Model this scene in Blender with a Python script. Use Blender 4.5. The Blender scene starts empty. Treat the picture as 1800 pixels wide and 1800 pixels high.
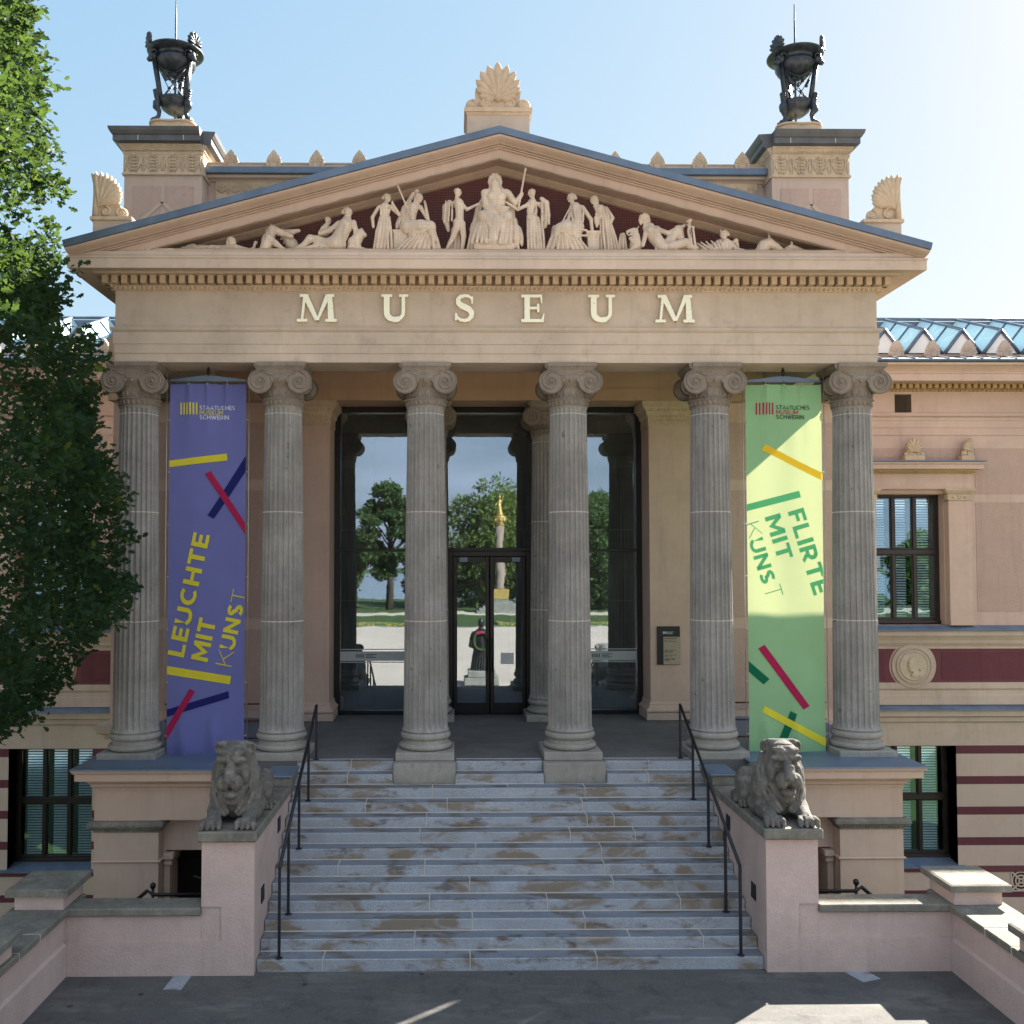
import bpy, math, random
import numpy as np
from mathutils import Vector, Matrix
random.seed(7); RNG = np.random.default_rng(11)
SC = bpy.context.scene
COL = SC.collection
PI = math.pi
for _m in list(bpy.data.meshes): bpy.data.meshes.remove(_m)

# ------------------------------------------------------------------ scene graph helpers
def link(o, parent=None):
    COL.objects.link(o)
    if parent is not None:
        o.parent = parent; L = Vector(); p = parent
        while p is not None: L += p.location; p = p.parent
        o.location = Vector(o.location) - L
    return o

def tag(o, label=None, cat=None, group=None, kind=None):
    if label: o['label'] = label
    if cat: o['category'] = cat
    if group: o['group'] = group
    if kind: o['kind'] = kind
    return o

def empty(name, loc, label=None, cat=None, group=None, rz=0):
    o = bpy.data.objects.new(name, None)
    o.location = loc; o.rotation_euler = (0, 0, rz); o.empty_display_size = .2
    link(o); tag(o, label, cat, group)
    return o

def dup(o, parent=None):
    c = o.copy(); COL.objects.link(c); c.parent = parent
    for ch in list(o.children): dup(ch, c)
    return c

# ------------------------------------------------------------------ mesh builder
class MB:
    def __init__(s): s.v = []; s.f = []; s.m = []; s.s = []
    def add(s, vs, fs, mat=0, smooth=False):
        b = len(s.v); s.v.extend([tuple(p) for p in vs])
        for f in fs: s.f.append([b + i for i in f]); s.m.append(mat); s.s.append(smooth)
        return s
    def box(s, x0, x1, y0, y1, z0, z1, mat=0):
        if x0 > x1: x0, x1 = x1, x0
        if y0 > y1: y0, y1 = y1, y0
        vs = [(x0,y0,z0),(x1,y0,z0),(x1,y1,z0),(x0,y1,z0),(x0,y0,z1),(x1,y0,z1),(x1,y1,z1),(x0,y1,z1)]
        return s.add(vs, [(0,3,2,1),(4,5,6,7),(0,1,5,4),(1,2,6,5),(2,3,7,6),(3,0,4,7)], mat)
    def cbox(s, x0, x1, y0, y1, z0, z1, c=.012, mat=0):
        "box with chamfered edges (8 corner triangles, 12 edge quads)"
        if x0 > x1: x0, x1 = x1, x0
        if y0 > y1: y0, y1 = y1, y0
        c = min(c, (x1-x0)*.45, (y1-y0)*.45, (z1-z0)*.45)
        X=(x0,x1); Y=(y0,y1); Z=(z0,z1); vs=[]; idx={}
        for i in (0,1):
            for j in (0,1):
                for k in (0,1):
                    dx = c if i==0 else -c; dy = c if j==0 else -c; dz = c if k==0 else -c
                    idx[i,j,k]=(len(vs),len(vs)+1,len(vs)+2)
                    vs += [(X[i],Y[j]+dy,Z[k]+dz),(X[i]+dx,Y[j],Z[k]+dz),(X[i]+dx,Y[j]+dy,Z[k])]
        fs=[]
        def q(*a): fs.append(a)
        for i in (0,1):
            o=[(0,0),(0,1),(1,1),(1,0)]
            l=[idx[i,a,b][0] for a,b in o]; q(*(l if i==0 else l[::-1]))
            l=[idx[a,i,b][1] for a,b in o]; q(*(l[::-1] if i==0 else l))
            l=[idx[a,b,i][2] for a,b in o]; q(*(l if i==0 else l[::-1]))
        for a in (0,1):
            for b in (0,1):
                e=[idx[a,b,0][0],idx[a,b,1][0],idx[a,b,1][1],idx[a,b,0][1]]; q(*(e if (a==b) == False else e[::-1]))
                e=[idx[a,0,b][0],idx[a,1,b][0],idx[a,1,b][2],idx[a,0,b][2]]; q(*(e if a==b else e[::-1]))
                e=[idx[0,a,b][1],idx[1,a,b][1],idx[1,a,b][2],idx[0,a,b][2]]; q(*(e if (a==b)==False else e[::-1]))
        for (i,j,k),t in idx.items():
            q(*(t if (i+j+k)%2 else t[::-1]))
        return s.add(vs, fs, mat)
    def prism(s, poly, ax, a, b, mat=0, smooth=False):
        n = len(poly)
        def P(u, w, t): return {'x':(t,u,w),'y':(u,t,w),'z':(u,w,t)}[ax]
        vs = [P(u,w,a) for u,w in poly] + [P(u,w,b) for u,w in poly]
        ar = sum(poly[i][0]*poly[(i+1)%n][1]-poly[(i+1)%n][0]*poly[i][1] for i in range(n))
        flip = (ar > 0) ^ (b < a) ^ (ax == 'y')
        sides = [(i,(i+1)%n,n+(i+1)%n,n+i) for i in range(n)]
        caps = [tuple(range(n))[::-1], tuple(range(n,2*n))]
        if not flip: sides=[t[::-1] for t in sides]; caps=[t[::-1] for t in caps]
        s.add(vs, sides, mat, smooth); 
        b0 = len(s.v)-2*n
        for c in caps: s.f.append([b0+i for i in c]); s.m.append(mat); s.s.append(False)
        return s
    def lathe(s, prof, c=(0,0,0), n=32, mat=0, smooth=True, a0=0, a1=2*PI, cap=True):
        full = abs(a1-a0) > 2*PI-1e-6
        k = n if full else n+1
        vs=[]
        for r,z in prof:
            for i in range(k):
                a=a0+(a1-a0)*i/n; vs.append((c[0]+r*math.cos(a), c[1]+r*math.sin(a), c[2]+z))
        fs=[]
        for j in range(len(prof)-1):
            for i in range(n):
                i2=(i+1)%k; fs.append((j*k+i, j*k+i2, (j+1)*k+i2, (j+1)*k+i))
        s.add(vs, fs, mat, smooth)
        if cap and full:
            b=len(s.v)-len(vs)
            if prof[0][0]>1e-4: s.f.append([b+i for i in range(k)][::-1]); s.m.append(mat); s.s.append(False)
            if prof[-1][0]>1e-4: s.f.append([b+(len(prof)-1)*k+i for i in range(k)]); s.m.append(mat); s.s.append(False)
        return s
    def tube(s, pts, r, n=8, mat=0, smooth=True, flat=None, cap=True):
        pts=[Vector(p) for p in pts]; m=len(pts)
        rs = r if hasattr(r,'__len__') else [r]*m
        vs=[]; up=None
        for i,p in enumerate(pts):
            t=(pts[min(i+1,m-1)]-pts[max(i-1,0)]).normalized()
            if up is None:
                ref=Vector((0,0,1)) if abs(t.z)<.9 else Vector((0,1,0))
                up=(ref-t*ref.dot(t)).normalized()
            else:
                up=(up-t*up.dot(t)); up = up.normalized() if up.length>1e-6 else Vector((1,0,0))
            sd=t.cross(up)
            for k in range(n):
                a=2*PI*k/n; vs.append(p+(up*math.cos(a)+sd*math.sin(a)*(flat or 1))*rs[i])
        fs=[]
        for j in range(m-1):
            for k in range(n): fs.append((j*n+k, j*n+(k+1)%n, (j+1)*n+(k+1)%n, (j+1)*n+k))
        if cap: fs += [tuple(range(n))[::-1], tuple(range((m-1)*n, m*n))]
        return s.add(vs, fs, mat, smooth)
    def ell(s, c, r, nu=10, nv=7, mat=0, rot=None):
        vs=[]; R = rot or Matrix.Identity(3)
        for j in range(nv+1):
            b=-PI/2+PI*j/nv
            for i in range(nu):
                a=2*PI*i/nu
                vs.append(Vector(c)+R@Vector((r[0]*math.cos(a)*math.cos(b), r[1]*math.sin(a)*math.cos(b), r[2]*math.sin(b))))
        fs=[(j*nu+i, j*nu+(i+1)%nu, (j+1)*nu+(i+1)%nu, (j+1)*nu+i) for j in range(nv) for i in range(nu)]
        return s.add(vs, fs, mat, True)
    def sweep(s, path, prof, mat=0, mats=None, plane='xy'):
        "mitred moulding. path: 2D points; prof: closed loop of (outward offset, height). plane 'xz': path in x,z and prof=(normal offset, y)"
        m=len(path); n=len(prof); vs=[]
        nr=[]
        for i in range(m-1):
            dx=path[i+1][0]-path[i][0]; dy=path[i+1][1]-path[i][1]; L=math.hypot(dx,dy)
            nr.append((dy/L,-dx/L) if plane=='xy' else (-dy/L,dx/L))
        for i in range(m):
            if i==0: N=nr[0]
            elif i==m-1: N=nr[-1]
            else:
                a,b=nr[i-1],nr[i]; q=1+a[0]*b[0]+a[1]*b[1]; N=((a[0]+b[0])/q,(a[1]+b[1])/q)
            for o,h in prof:
                x=path[i][0]+N[0]*o; y=path[i][1]+N[1]*o
                vs.append((x,y,h) if plane=='xy' else (x,h,y))
        fs=[]; b0=len(s.v); s.v.extend(vs)
        ar=sum(prof[i][0]*prof[(i+1)%n][1]-prof[(i+1)%n][0]*prof[i][1] for i in range(n))
        fl=(ar<0) ^ (plane!='xy')
        for i in range(m-1):
            for k in range(n):
                f=[i*n+k,(i+1)*n+k,(i+1)*n+(k+1)%n,i*n+(k+1)%n]
                if fl: f=f[::-1]
                s.f.append([b0+t for t in f]); s.m.append(mats[k] if mats else mat); s.s.append(False)
        e0=list(range(n)); e1=list(range((m-1)*n,m*n))
        for e,r in ((e0,not fl),(e1,fl)):
            s.f.append([b0+t for t in (e[::-1] if r else e)]); s.m.append(mat); s.s.append(False)
        return s
    def ribbon(s, pts, ws, y0, y1, mat=0):
        "flat strip in x,z following pts with half-widths ws, extruded from y0 (front) to y1"
        m=len(pts); A=[];B=[]
        for i,(x,z) in enumerate(pts):
            a=pts[max(i-1,0)]; b=pts[min(i+1,m-1)]; dx=b[0]-a[0]; dz=b[1]-a[1]; L=math.hypot(dx,dz) or 1
            w=ws[i] if hasattr(ws,'__len__') else ws
            A.append((x-dz/L*w,z+dx/L*w)); B.append((x+dz/L*w,z-dx/L*w))
        vs=[]
        for i in range(m): vs += [(A[i][0],y0,A[i][1]),(B[i][0],y0,B[i][1]),(A[i][0],y1,A[i][1]),(B[i][0],y1,B[i][1])]
        fs=[]
        for i in range(m-1):
            a=4*i;b=4*i+4
            fs += [(a,a+1,b+1,b),(a+2,b+2,b+3,a+3),(a,b,b+2,a+2),(a+1,a+3,b+3,b+1)]
        fs += [(0,2,3,1),(4*m-4,4*m-3,4*m-1,4*m-2)]
        return s.add(vs,fs,mat)
    def mirror_x(s):
        t=MB(); t.v=[(-x,y,z) for x,y,z in s.v]; t.f=[f[::-1] for f in s.f]; t.m=list(s.m); t.s=list(s.s); return t
    def build(s, name, mats, parent=None, loc=None, fix=False):
        me=bpy.data.meshes.new(name); me.from_pydata([tuple(p) for p in s.v], [], s.f)
        if not isinstance(mats,(list,tuple)): mats=[mats]
        for m in mats: me.materials.append(m)
        me.polygons.foreach_set('material_index', s.m); me.polygons.foreach_set('use_smooth', s.s)
        me.update()
        o=bpy.data.objects.new(name, me)
        if loc: o.location=loc
        link(o, parent)
        return o

def np_obj(name, V, F, mats, parent=None, smooth=True, mi=None):
    me=bpy.data.meshes.new(name); n=len(V); F=np.asarray(F,dtype=np.int32); k=F.shape[1]
    me.vertices.add(n); me.vertices.foreach_set('co', np.asarray(V,dtype=np.float32).ravel())
    me.loops.add(F.size); me.loops.foreach_set('vertex_index', F.ravel())
    me.polygons.add(len(F)); me.polygons.foreach_set('loop_start', np.arange(0,F.size,k,dtype=np.int32))
    try: me.polygons.foreach_set('loop_total', np.full(len(F),k,dtype=np.int32))
    except Exception: pass
    me.polygons.foreach_set('use_smooth', np.full(len(F),smooth))
    if not isinstance(mats,(list,tuple)): mats=[mats]
    for m in mats: me.materials.append(m)
    if mi is not None: me.polygons.foreach_set('material_index', np.asarray(mi,dtype=np.int32))
    me.update(calc_edges=True); me.validate()
    o=bpy.data.objects.new(name, me); link(o,parent); return o

# ------------------------------------------------------------------ signed-distance sculpting + surface nets
class SDF:
    "sculpt from smooth-blended capsules and ellipsoids; units are the caller's"
    def __init__(s, lo, hi, h):
        s.lo=np.array(lo,float); s.h=h; s.n=np.ceil((np.array(hi,float)-s.lo)/h).astype(int)+1
        s.D=np.full(s.n, 1e3, dtype=np.float32)
    def _sub(s, lo, hi, pad):
        a=np.clip(np.floor((lo-pad-s.lo)/s.h).astype(int),0,s.n-1); b=np.clip(np.ceil((hi+pad-s.lo)/s.h).astype(int)+1,1,s.n)
        sl=tuple(slice(a[i],max(b[i],a[i]+1)) for i in range(3))
        g=[s.lo[i]+s.h*np.arange(sl[i].start,sl[i].stop) for i in range(3)]
        return sl, g[0][:,None,None], g[1][None,:,None], g[2][None,None,:]
    def _put(s, sl, d, k, cut):
        A=s.D[sl]
        if cut:
            h=np.clip(.5-.5*(A+d)/k,0,1); s.D[sl]=A+(-d-A)*h+k*h*(1-h)
        else:
            h=np.clip(.5+.5*(d-A)/k,0,1); s.D[sl]=np.where(A>900,d,d+(A-d)*h-k*h*(1-h))
    def cap(s, a, b, ra, rb=None, k=None, cut=False):
        rb=ra if rb is None else rb; a=np.array(a,float); b=np.array(b,float); R=max(ra,rb)
        k=k or .35*min(ra,rb)+1e-6
        sl,x,y,z=s._sub(np.minimum(a,b),np.maximum(a,b),R+3*k+2*s.h)
        d=b-a; L=d@d+1e-9
        t=np.clip(((x-a[0])*d[0]+(y-a[1])*d[1]+(z-a[2])*d[2])/L,0,1)
        q=np.sqrt((x-a[0]-t*d[0])**2+(y-a[1]-t*d[1])**2+(z-a[2]-t*d[2])**2)-(ra+(rb-ra)*t)
        s._put(sl,q,k,cut); return s
    def ell(s, c, r, k=None, rot=None, cut=False):
        c=np.array(c,float); r=np.array(r,float); R=r.max(); k=k or .3*r.min()
        sl,x,y,z=s._sub(c-R,c+R,3*k+2*s.h); x=x-c[0];y=y-c[1];z=z-c[2]
        if rot is not None:
            M=np.array(rot); x,y,z=(M[0,0]*x+M[1,0]*y+M[2,0]*z, M[0,1]*x+M[1,1]*y+M[2,1]*z, M[0,2]*x+M[1,2]*y+M[2,2]*z)
        k0=np.sqrt((x/r[0])**2+(y/r[1])**2+(z/r[2])**2); k1=np.sqrt((x/r[0]**2)**2+(y/r[1]**2)**2+(z/r[2]**2)**2)+1e-9
        s._put(sl,k0*(k0-1)/k1,k,cut); return s
    def box(s, c, hf, rd=.02, k=.02, cut=False):
        c=np.array(c,float); hf=np.array(hf,float)
        sl,x,y,z=s._sub(c-hf,c+hf,3*k+2*s.h+rd)
        qx=np.abs(x-c[0])-hf[0]+rd; qy=np.abs(y-c[1])-hf[1]+rd; qz=np.abs(z-c[2])-hf[2]+rd
        d=np.sqrt(np.maximum(qx,0)**2+np.maximum(qy,0)**2+np.maximum(qz,0)**2)+np.minimum(np.maximum(qx,np.maximum(qy,qz)),0)-rd
        s._put(sl,d,k,cut); return s
    def mesh(s):
        D=s.D.copy(); D[0]=D[-1]=1; D[:,0]=D[:,-1]=1; D[:,:,0]=D[:,:,-1]=1
        I=D<0; nx,ny,nz=D.shape
        cs=[(i,j,k) for i in (0,1) for j in (0,1) for k in (0,1)]
        cnt=sum(I[i:nx-1+i,j:ny-1+j,k:nz-1+k].astype(np.int8) for i,j,k in cs)
        cell=np.argwhere((cnt>0)&(cnt<8))
        val={c:D[cell[:,0]+c[0],cell[:,1]+c[1],cell[:,2]+c[2]] for c in cs}
        P=np.zeros((len(cell),3)); N=np.zeros(len(cell))
        for a in cs:
            for ax in range(3):
                if a[ax]: continue
                b=list(a); b[ax]=1; b=tuple(b); va,vb=val[a],val[b]; m=(va<0)!=(vb<0)
                t=np.where(m,va/np.where(m,va-vb,1),0)
                p=np.tile(np.array(a,float),(len(cell),1)); p[:,ax]+=t
                P+=p*m[:,None]; N+=m
        V=s.lo+s.h*(cell+P/N[:,None])
        idm=np.full((nx-1,ny-1,nz-1),-1,dtype=np.int64); idm[tuple(cell.T)]=np.arange(len(cell))
        Fs=[]
        for ax in range(3):
            u,w=[(1,2),(2,0),(0,1)][ax]
            sa=[slice(None)]*3; sb=[slice(None)]*3; sa[ax]=slice(0,-1); sb[ax]=slice(1,None)
            A=I[tuple(sa)];B=I[tuple(sb)]
            e=np.argwhere(A!=B)
            e=e[(e[:,u]>0)&(e[:,w]>0)&(e[:,u]<D.shape[u]-1)&(e[:,w]<D.shape[w]-1)]
            o=[]
            for du,dw in ((-1,-1),(0,-1),(0,0),(-1,0)):
                q=e.copy(); q[:,u]+=du; q[:,w]+=dw; o.append(idm[q[:,0],q[:,1],q[:,2]])
            F=np.stack(o,1); ins=A[e[:,0],e[:,1],e[:,2]]
            F[~ins]=F[~ins][:,::-1]; Fs.append(F)
        return V,np.concatenate(Fs)
# ------------------------------------------------------------------ materials (all procedural)
class NT:
    def __init__(s, name):
        s.m=bpy.data.materials.new(name); s.m.use_nodes=True; s.t=s.m.node_tree
        s.b=s.t.nodes['Principled BSDF']; s.out=s.t.nodes['Material Output']
        s.geo=s.t.nodes.new('ShaderNodeNewGeometry')
    def n(s, typ, **kw):
        o=s.t.nodes.new(typ)
        for k,v in kw.items():
            if k.startswith('_'): setattr(o,k[1:],v)
            else: s.set(o.inputs[k],v)
        return o
    def set(s, inp, v):
        if isinstance(v, bpy.types.NodeSocket): s.t.links.new(v, inp)
        else:
            if hasattr(inp.default_value,'__len__') and hasattr(v,'__len__') and len(v)==3 and len(inp.default_value)==4: v=(*v,1)
            inp.default_value=v
    def pos(s, scale=(1,1,1)):
        o=s.n('ShaderNodeVectorMath',_operation='MULTIPLY'); s.set(o.inputs[0],s.geo.outputs['Position']); o.inputs[1].default_value=scale; return o.outputs[0]
    def noise(s, scale, detail=4, rough=.6, vec=None, dist=0):
        o=s.n('ShaderNodeTexNoise',Scale=scale,Detail=detail,Roughness=rough,Distortion=dist); s.set(o.inputs['Vector'],vec or s.geo.outputs['Position']); return o.outputs['Fac']
    def vor(s, scale, vec=None, feat='F1'):
        o=s.n('ShaderNodeTexVoronoi',Scale=scale,_feature=feat); s.set(o.inputs['Vector'],vec or s.geo.outputs['Position']); return o.outputs['Distance']
    def ramp(s, fac, a, b, lo=0., hi=1.):
        o=s.n('ShaderNodeMapRange',_clamp=True); s.set(o.inputs[0],fac)
        for i,v in enumerate((a,b,lo,hi)): o.inputs[1+i].default_value=v
        return o.outputs[0]
    def mix(s, fac, a, b, blend='MIX'):
        o=s.n('ShaderNodeMix',_data_type='RGBA',_blend_type=blend); s.set(o.inputs[0],fac); s.set(o.inputs[6],a); s.set(o.inputs[7],b); return o.outputs[2]
    def math(s, op, a, b=0.):
        o=s.n('ShaderNodeMath',_operation=op); s.set(o.inputs[0],a); s.set(o.inputs[1],b); return o.outputs[0]
    def bump(s, h, strength=.3, dist=.01):
        o=s.n('ShaderNodeBump',Strength=strength,Distance=dist); s.set(o.inputs['Height'],h); s.set(s.b.inputs['Normal'],o.outputs[0]); return s
    def xyz(s):
        o=s.n('ShaderNodeSeparateXYZ'); s.set(o.inputs[0],s.geo.outputs['Position']); return o.outputs
    def fin(s, color=None, rough=.8, metal=0., spec=.3):
        if color is not None: s.set(s.b.inputs['Base Color'],color)
        s.set(s.b.inputs['Roughness'],rough); s.b.inputs['Metallic'].default_value=metal; s.b.inputs['Specular IOR Level'].default_value=spec
        return s.m

def mul(c,k): return tuple(min(1,x*k) for x in c)

def stucco(name, c, var=.16, grain=90, bs=.25, pebble=0., soot=0., tint=(1.05,.98,.92)):
    t=NT(name)
    n1=t.noise(.55,5,.65); n2=t.noise(6,4,.6); n3=t.noise(grain,3,.6)
    col=t.mix(t.ramp(n1,.3,.7), mul(c,1-var), mul(c,1+var*.6))
    col=t.mix(t.ramp(n2,.35,.75,0,.35), col, mul(tuple(c[i]*tint[i] for i in range(3)),.86))
    st=t.noise(1.,5,.72,t.pos((4,4,.3)))
    col=t.mix(t.ramp(st,.52,.78,0,.42), col, mul(c,.6))
    col=t.mix(t.ramp(t.noise(1.7,5,.7),.56,.74,0,.3), col, tuple(min(.85,x*1.22) for x in c))
    if soot: col=t.mix(t.ramp(t.noise(2.3,6,.72),.55,.78,0,soot), col, (.16,.15,.13))
    h=n3
    if pebble:
        v=t.vor(38); h=t.math('ADD',t.math('MULTIPLY',v,pebble),t.math('MULTIPLY',t.noise(14,3),.6))
        col=t.mix(t.ramp(v,.0,.55,.25,0), col, mul(c,.6))
    t.bump(h,bs,.012)
    return t.fin(col,.88,0,.2)

def stone(name, c, dark=.45, pits=0., streak=.5, bs=.35, light=None, scale=1., grain=.25):
    t=NT(name)
    n1=t.noise(1.3*scale,6,.7); n2=t.noise(11*scale,5,.7); sp=t.noise(55*scale,3,.7)
    col=t.mix(t.ramp(n1,.32,.7), mul(c,1-dark*.7), mul(c,1.12))
    if light: col=t.mix(t.ramp(t.noise(2.2*scale,5,.65),.5,.72,0,.8), col, light)
    st=t.noise(1.,5,.7,t.pos((7*scale,7*scale,.6*scale)))
    col=t.mix(t.ramp(st,.48,.75,0,streak), col, mul(c,.45))
    col=t.mix(t.ramp(n2,.4,.72,0,.4), col, mul(c,.6))
    col=t.mix(t.ramp(sp,.42,.68,0,grain), col, mul(c,.45))
    h=t.math('ADD',n2,t.math('MULTIPLY',sp,.6))
    if pits:
        vo=t.n('ShaderNodeTexVoronoi',Scale=7*scale); dv=t.n('ShaderNodeVectorMath',_operation='ADD'); t.set(dv.inputs[0],t.pos((1,1,.7))); nv=t.n('ShaderNodeTexNoise',Scale=9.,Detail=3.); t.set(nv.inputs['Vector'],t.geo.outputs['Position']); sv=t.n('ShaderNodeVectorMath',_operation='SCALE'); t.set(sv.inputs[0],nv.outputs['Color']); sv.inputs[3].default_value=.22; t.set(dv.inputs[1],sv.outputs[0]); t.set(vo.inputs['Vector'],dv.outputs[0])
        pick=t.ramp(vo.outputs['Color'],.72,.75)
        d=t.math('MULTIPLY',t.ramp(vo.outputs['Distance'],.06,.20,.85,0),pick)
        d2=t.ramp(t.vor(26*scale),.06,.16,.7,0)
        d=t.math('MAXIMUM',d,t.math('MULTIPLY',d2,t.ramp(t.noise(3*scale),.5,.6)))
        col=t.mix(t.math('MULTIPLY',d,pits), col, (.06,.055,.048))
        h=t.math('SUBTRACT',h,t.math('MULTIPLY',d,2.))
    t.bump(h,bs,.012)
    return t.fin(col,.85,0,.25)

def plain(name, c, rough=.5, metal=0., spec=.4, var=.12, sc=4., bs=0.):
    t=NT(name); n=t.noise(sc,4,.6)
    col=t.mix(t.ramp(n,.3,.7), mul(c,1-var), mul(c,1+var))
    if bs: t.bump(t.noise(sc*12,3),bs,.01)
    return t.fin(col, t.ramp(n,.3,.7,max(0,rough-.08),min(1,rough+.08)) if rough>.02 else rough, metal, spec)

M={}
M['facade']=stucco('facade_beige_stucco',(.52,.42,.34),.2,80,.15,soot=.25)
M['frieze']=stucco('frieze_beige_stone',(.50,.42,.34),.26,60,.2,soot=.4)
M['rake']=stucco('cornice_peach',(.49,.375,.31),.18,80,.1,soot=.12)
M['peach']=stucco('wing_peach_stucco',(.55,.405,.335),.17,80,.12,soot=.1)
M['rough']=stucco('rough_cast_panel',(.46,.33,.275),.1,80,.5,pebble=1.2)
M['olive']=stucco('ochre_moulding',(.45,.32,.17),.2,70,.2,soot=.25)
M['pink']=stucco('pink_render_wall',(.56,.435,.395),.2,45,.5,pebble=.6,soot=.16)
M['podium']=stucco('podium_render',(.54,.415,.335),.12,80,.12,soot=.1)
M['striped']=stucco('base_render',(.54,.425,.35),.1,80,.15)
M['burg']=stucco('burgundy_render',(.135,.047,.058),.2,80,.4,pebble=.8)
M['burgflat']=stucco('burgundy_border',(.155,.056,.066),.12,80,.1)
M['ornament']=stone('cast_ornament_stone',(.58,.45,.32),.3,0,.3,.2)
M['statue']=stone('figure_sandstone',(.76,.63,.505),.35,0,.6,.25,grain=.2)
M['cream']=stone('medallion_cream',(.55,.46,.33),.2,0,.2,.1)
M['column']=stone('column_grey_sandstone',(.345,.335,.315),.55,1.,.75,.5,grain=.35)
M['capital']=stone('capital_grey_sandstone',(.26,.22,.18),.35,.3,.6,.4)
M['base']=stone('column_base_stone',(.34,.325,.29),.35,.5,.4,.5)
M['lion']=stone('lion_weathered_stone',(.195,.185,.165),.8,.3,.95,.8,light=(.32,.305,.275),scale=3.)
M['coping']=stone('mossy_coping_stone',(.235,.225,.19),.6,.3,.5,.7,light=(.33,.31,.265),scale=2)
M['mortar']=plain('pale_mortar',(.55,.5,.44),.9)
M['slate']=plain('zinc_slate_sheet',(.13,.18,.26),.45,.25,.5,.25,3)
M['zincroof']=plain('zinc_roof_sheet',(.11,.15,.205),.42,.35,.5,.2,2)
M['lead']=plain('lead_cap',(.10,.10,.105),.55,.2,.5,.25,3)
M['bronze']=plain('dark_bronze',(.046,.054,.066),.38,.6,.5,.5,9,.3)
M['statuebronze']=plain('statue_bronze',(.030,.030,.027),.4,.7,.5,.5,3,.2)
M['blackmetal']=plain('black_metal',(.012,.012,.014),.4,.3,.5)
M['windowframe']=plain('dark_brown_frame',(.014,.009,.008),.4,0,.5)
M['handrail']=plain('anthracite_rail',(.017,.02,.026),.45,.3,.5)
M['rustrail']=plain('orange_brown_rail',(.22,.07,.03),.5,0,.4)
M['gold']=plain('gold_letter',(.88,.82,.60),.3,.35,.5,.04,3)
M['goldleaf']=plain('gilding',(.42,.30,.09),.5,.6,.5,.1,3)
M['white']=plain('white_paint',(.78,.78,.76),.5,0,.4,.04)
M['whitefilm']=plain('pale_window_film',(.42,.46,.47),.6,0,.4,.04)
M['paper']=plain('paper_notice',(.66,.68,.7),.8,0,.2,.05)
M['cable']=plain('steel_cable',(.45,.44,.43),.4,.7,.5)
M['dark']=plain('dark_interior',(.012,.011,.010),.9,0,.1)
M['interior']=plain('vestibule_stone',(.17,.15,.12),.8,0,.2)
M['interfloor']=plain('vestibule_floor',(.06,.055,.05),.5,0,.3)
M['blind']=plain('window_blind_slat',(.84,.92,.95),.5,0,.3,.05)
M['vent']=plain('vent_cover',(.012,.014,.018),.5,.2,.4)
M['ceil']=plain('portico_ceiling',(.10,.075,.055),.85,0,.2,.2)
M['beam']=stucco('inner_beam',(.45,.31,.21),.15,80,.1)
M['porchfloor']=stone('porch_floor_slabs',(.155,.155,.155),.4,0,.15,.3,scale=1.4)
M['bark']=stone('oak_bark',(.09,.07,.05),.5,0,.6,1.,scale=3)
M['signdark']=plain('sign_anthracite',(.018,.022,.027),.4,0,.4,.05)
M['signbeige']=plain('sign_beige',(.36,.30,.22),.5,0,.4,.05)
M['signtext']=plain('sign_print',(.05,.05,.05),.6,0,.3,.02)
M['signwhite']=plain('sign_white_print',(.7,.7,.7),.6,0,.3,.02)
M['net']=plain('bird_net_cord',(.27,.21,.165),.9,0,.1,.1)
M['netedge']=plain('bird_net_edge_cord',(.36,.27,.19),.9,0,.1,.1)
M['monument']=plain('monument_stone',(.20,.15,.115),.8,0,.2,.2,3)
M['water']=plain('lake_water',(.12,.17,.2),.15,0,.5,.2,.05)

# granite stair: grey speckle, rusty brown wash marks
def granite(dark=0):
    t=NT('dark_granite_tread' if dark else 'stair_granite')
    sp=t.noise(150,2,.7); n=t.noise(2.,5,.65,t.pos((1,2.5,2.5)))
    col=t.mix(t.ramp(sp,.36,.64),(.20,.225,.26),(.49,.53,.585))
    col=t.mix(t.ramp(t.noise(1.6,5,.7),.35,.75,0,.5),col,(.19,.18,.165))
    rust=t.noise(1.,6,.62,t.pos((1.25,2.6,2.9)),.6)
    col=t.mix(t.ramp(rust,.51,.60,0,.78),col,(.20,.145,.085))
    rust2=t.noise(1.,5,.65,t.pos((1.9,4,4.6)))
    col=t.mix(t.ramp(rust2,.58,.68,0,.7),col,(.085,.055,.032))
    col=t.mix(t.ramp(t.noise(1.,4,.7,t.pos((.8,5,5))),.58,.75,0,.45),col,(.56,.56,.55))
    if dark: col=t.mix(1,col,(.60,.63,.68),'MULTIPLY')  # tread copy tinted darker and bluer to set it off the risers
    t.bump(t.math('ADD',sp,t.noise(25,3)),.35,.008)
    return t.fin(col,.6 if dark else .75,0,.3)
M['granite']=granite(); M['tread']=granite(1)

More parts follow.
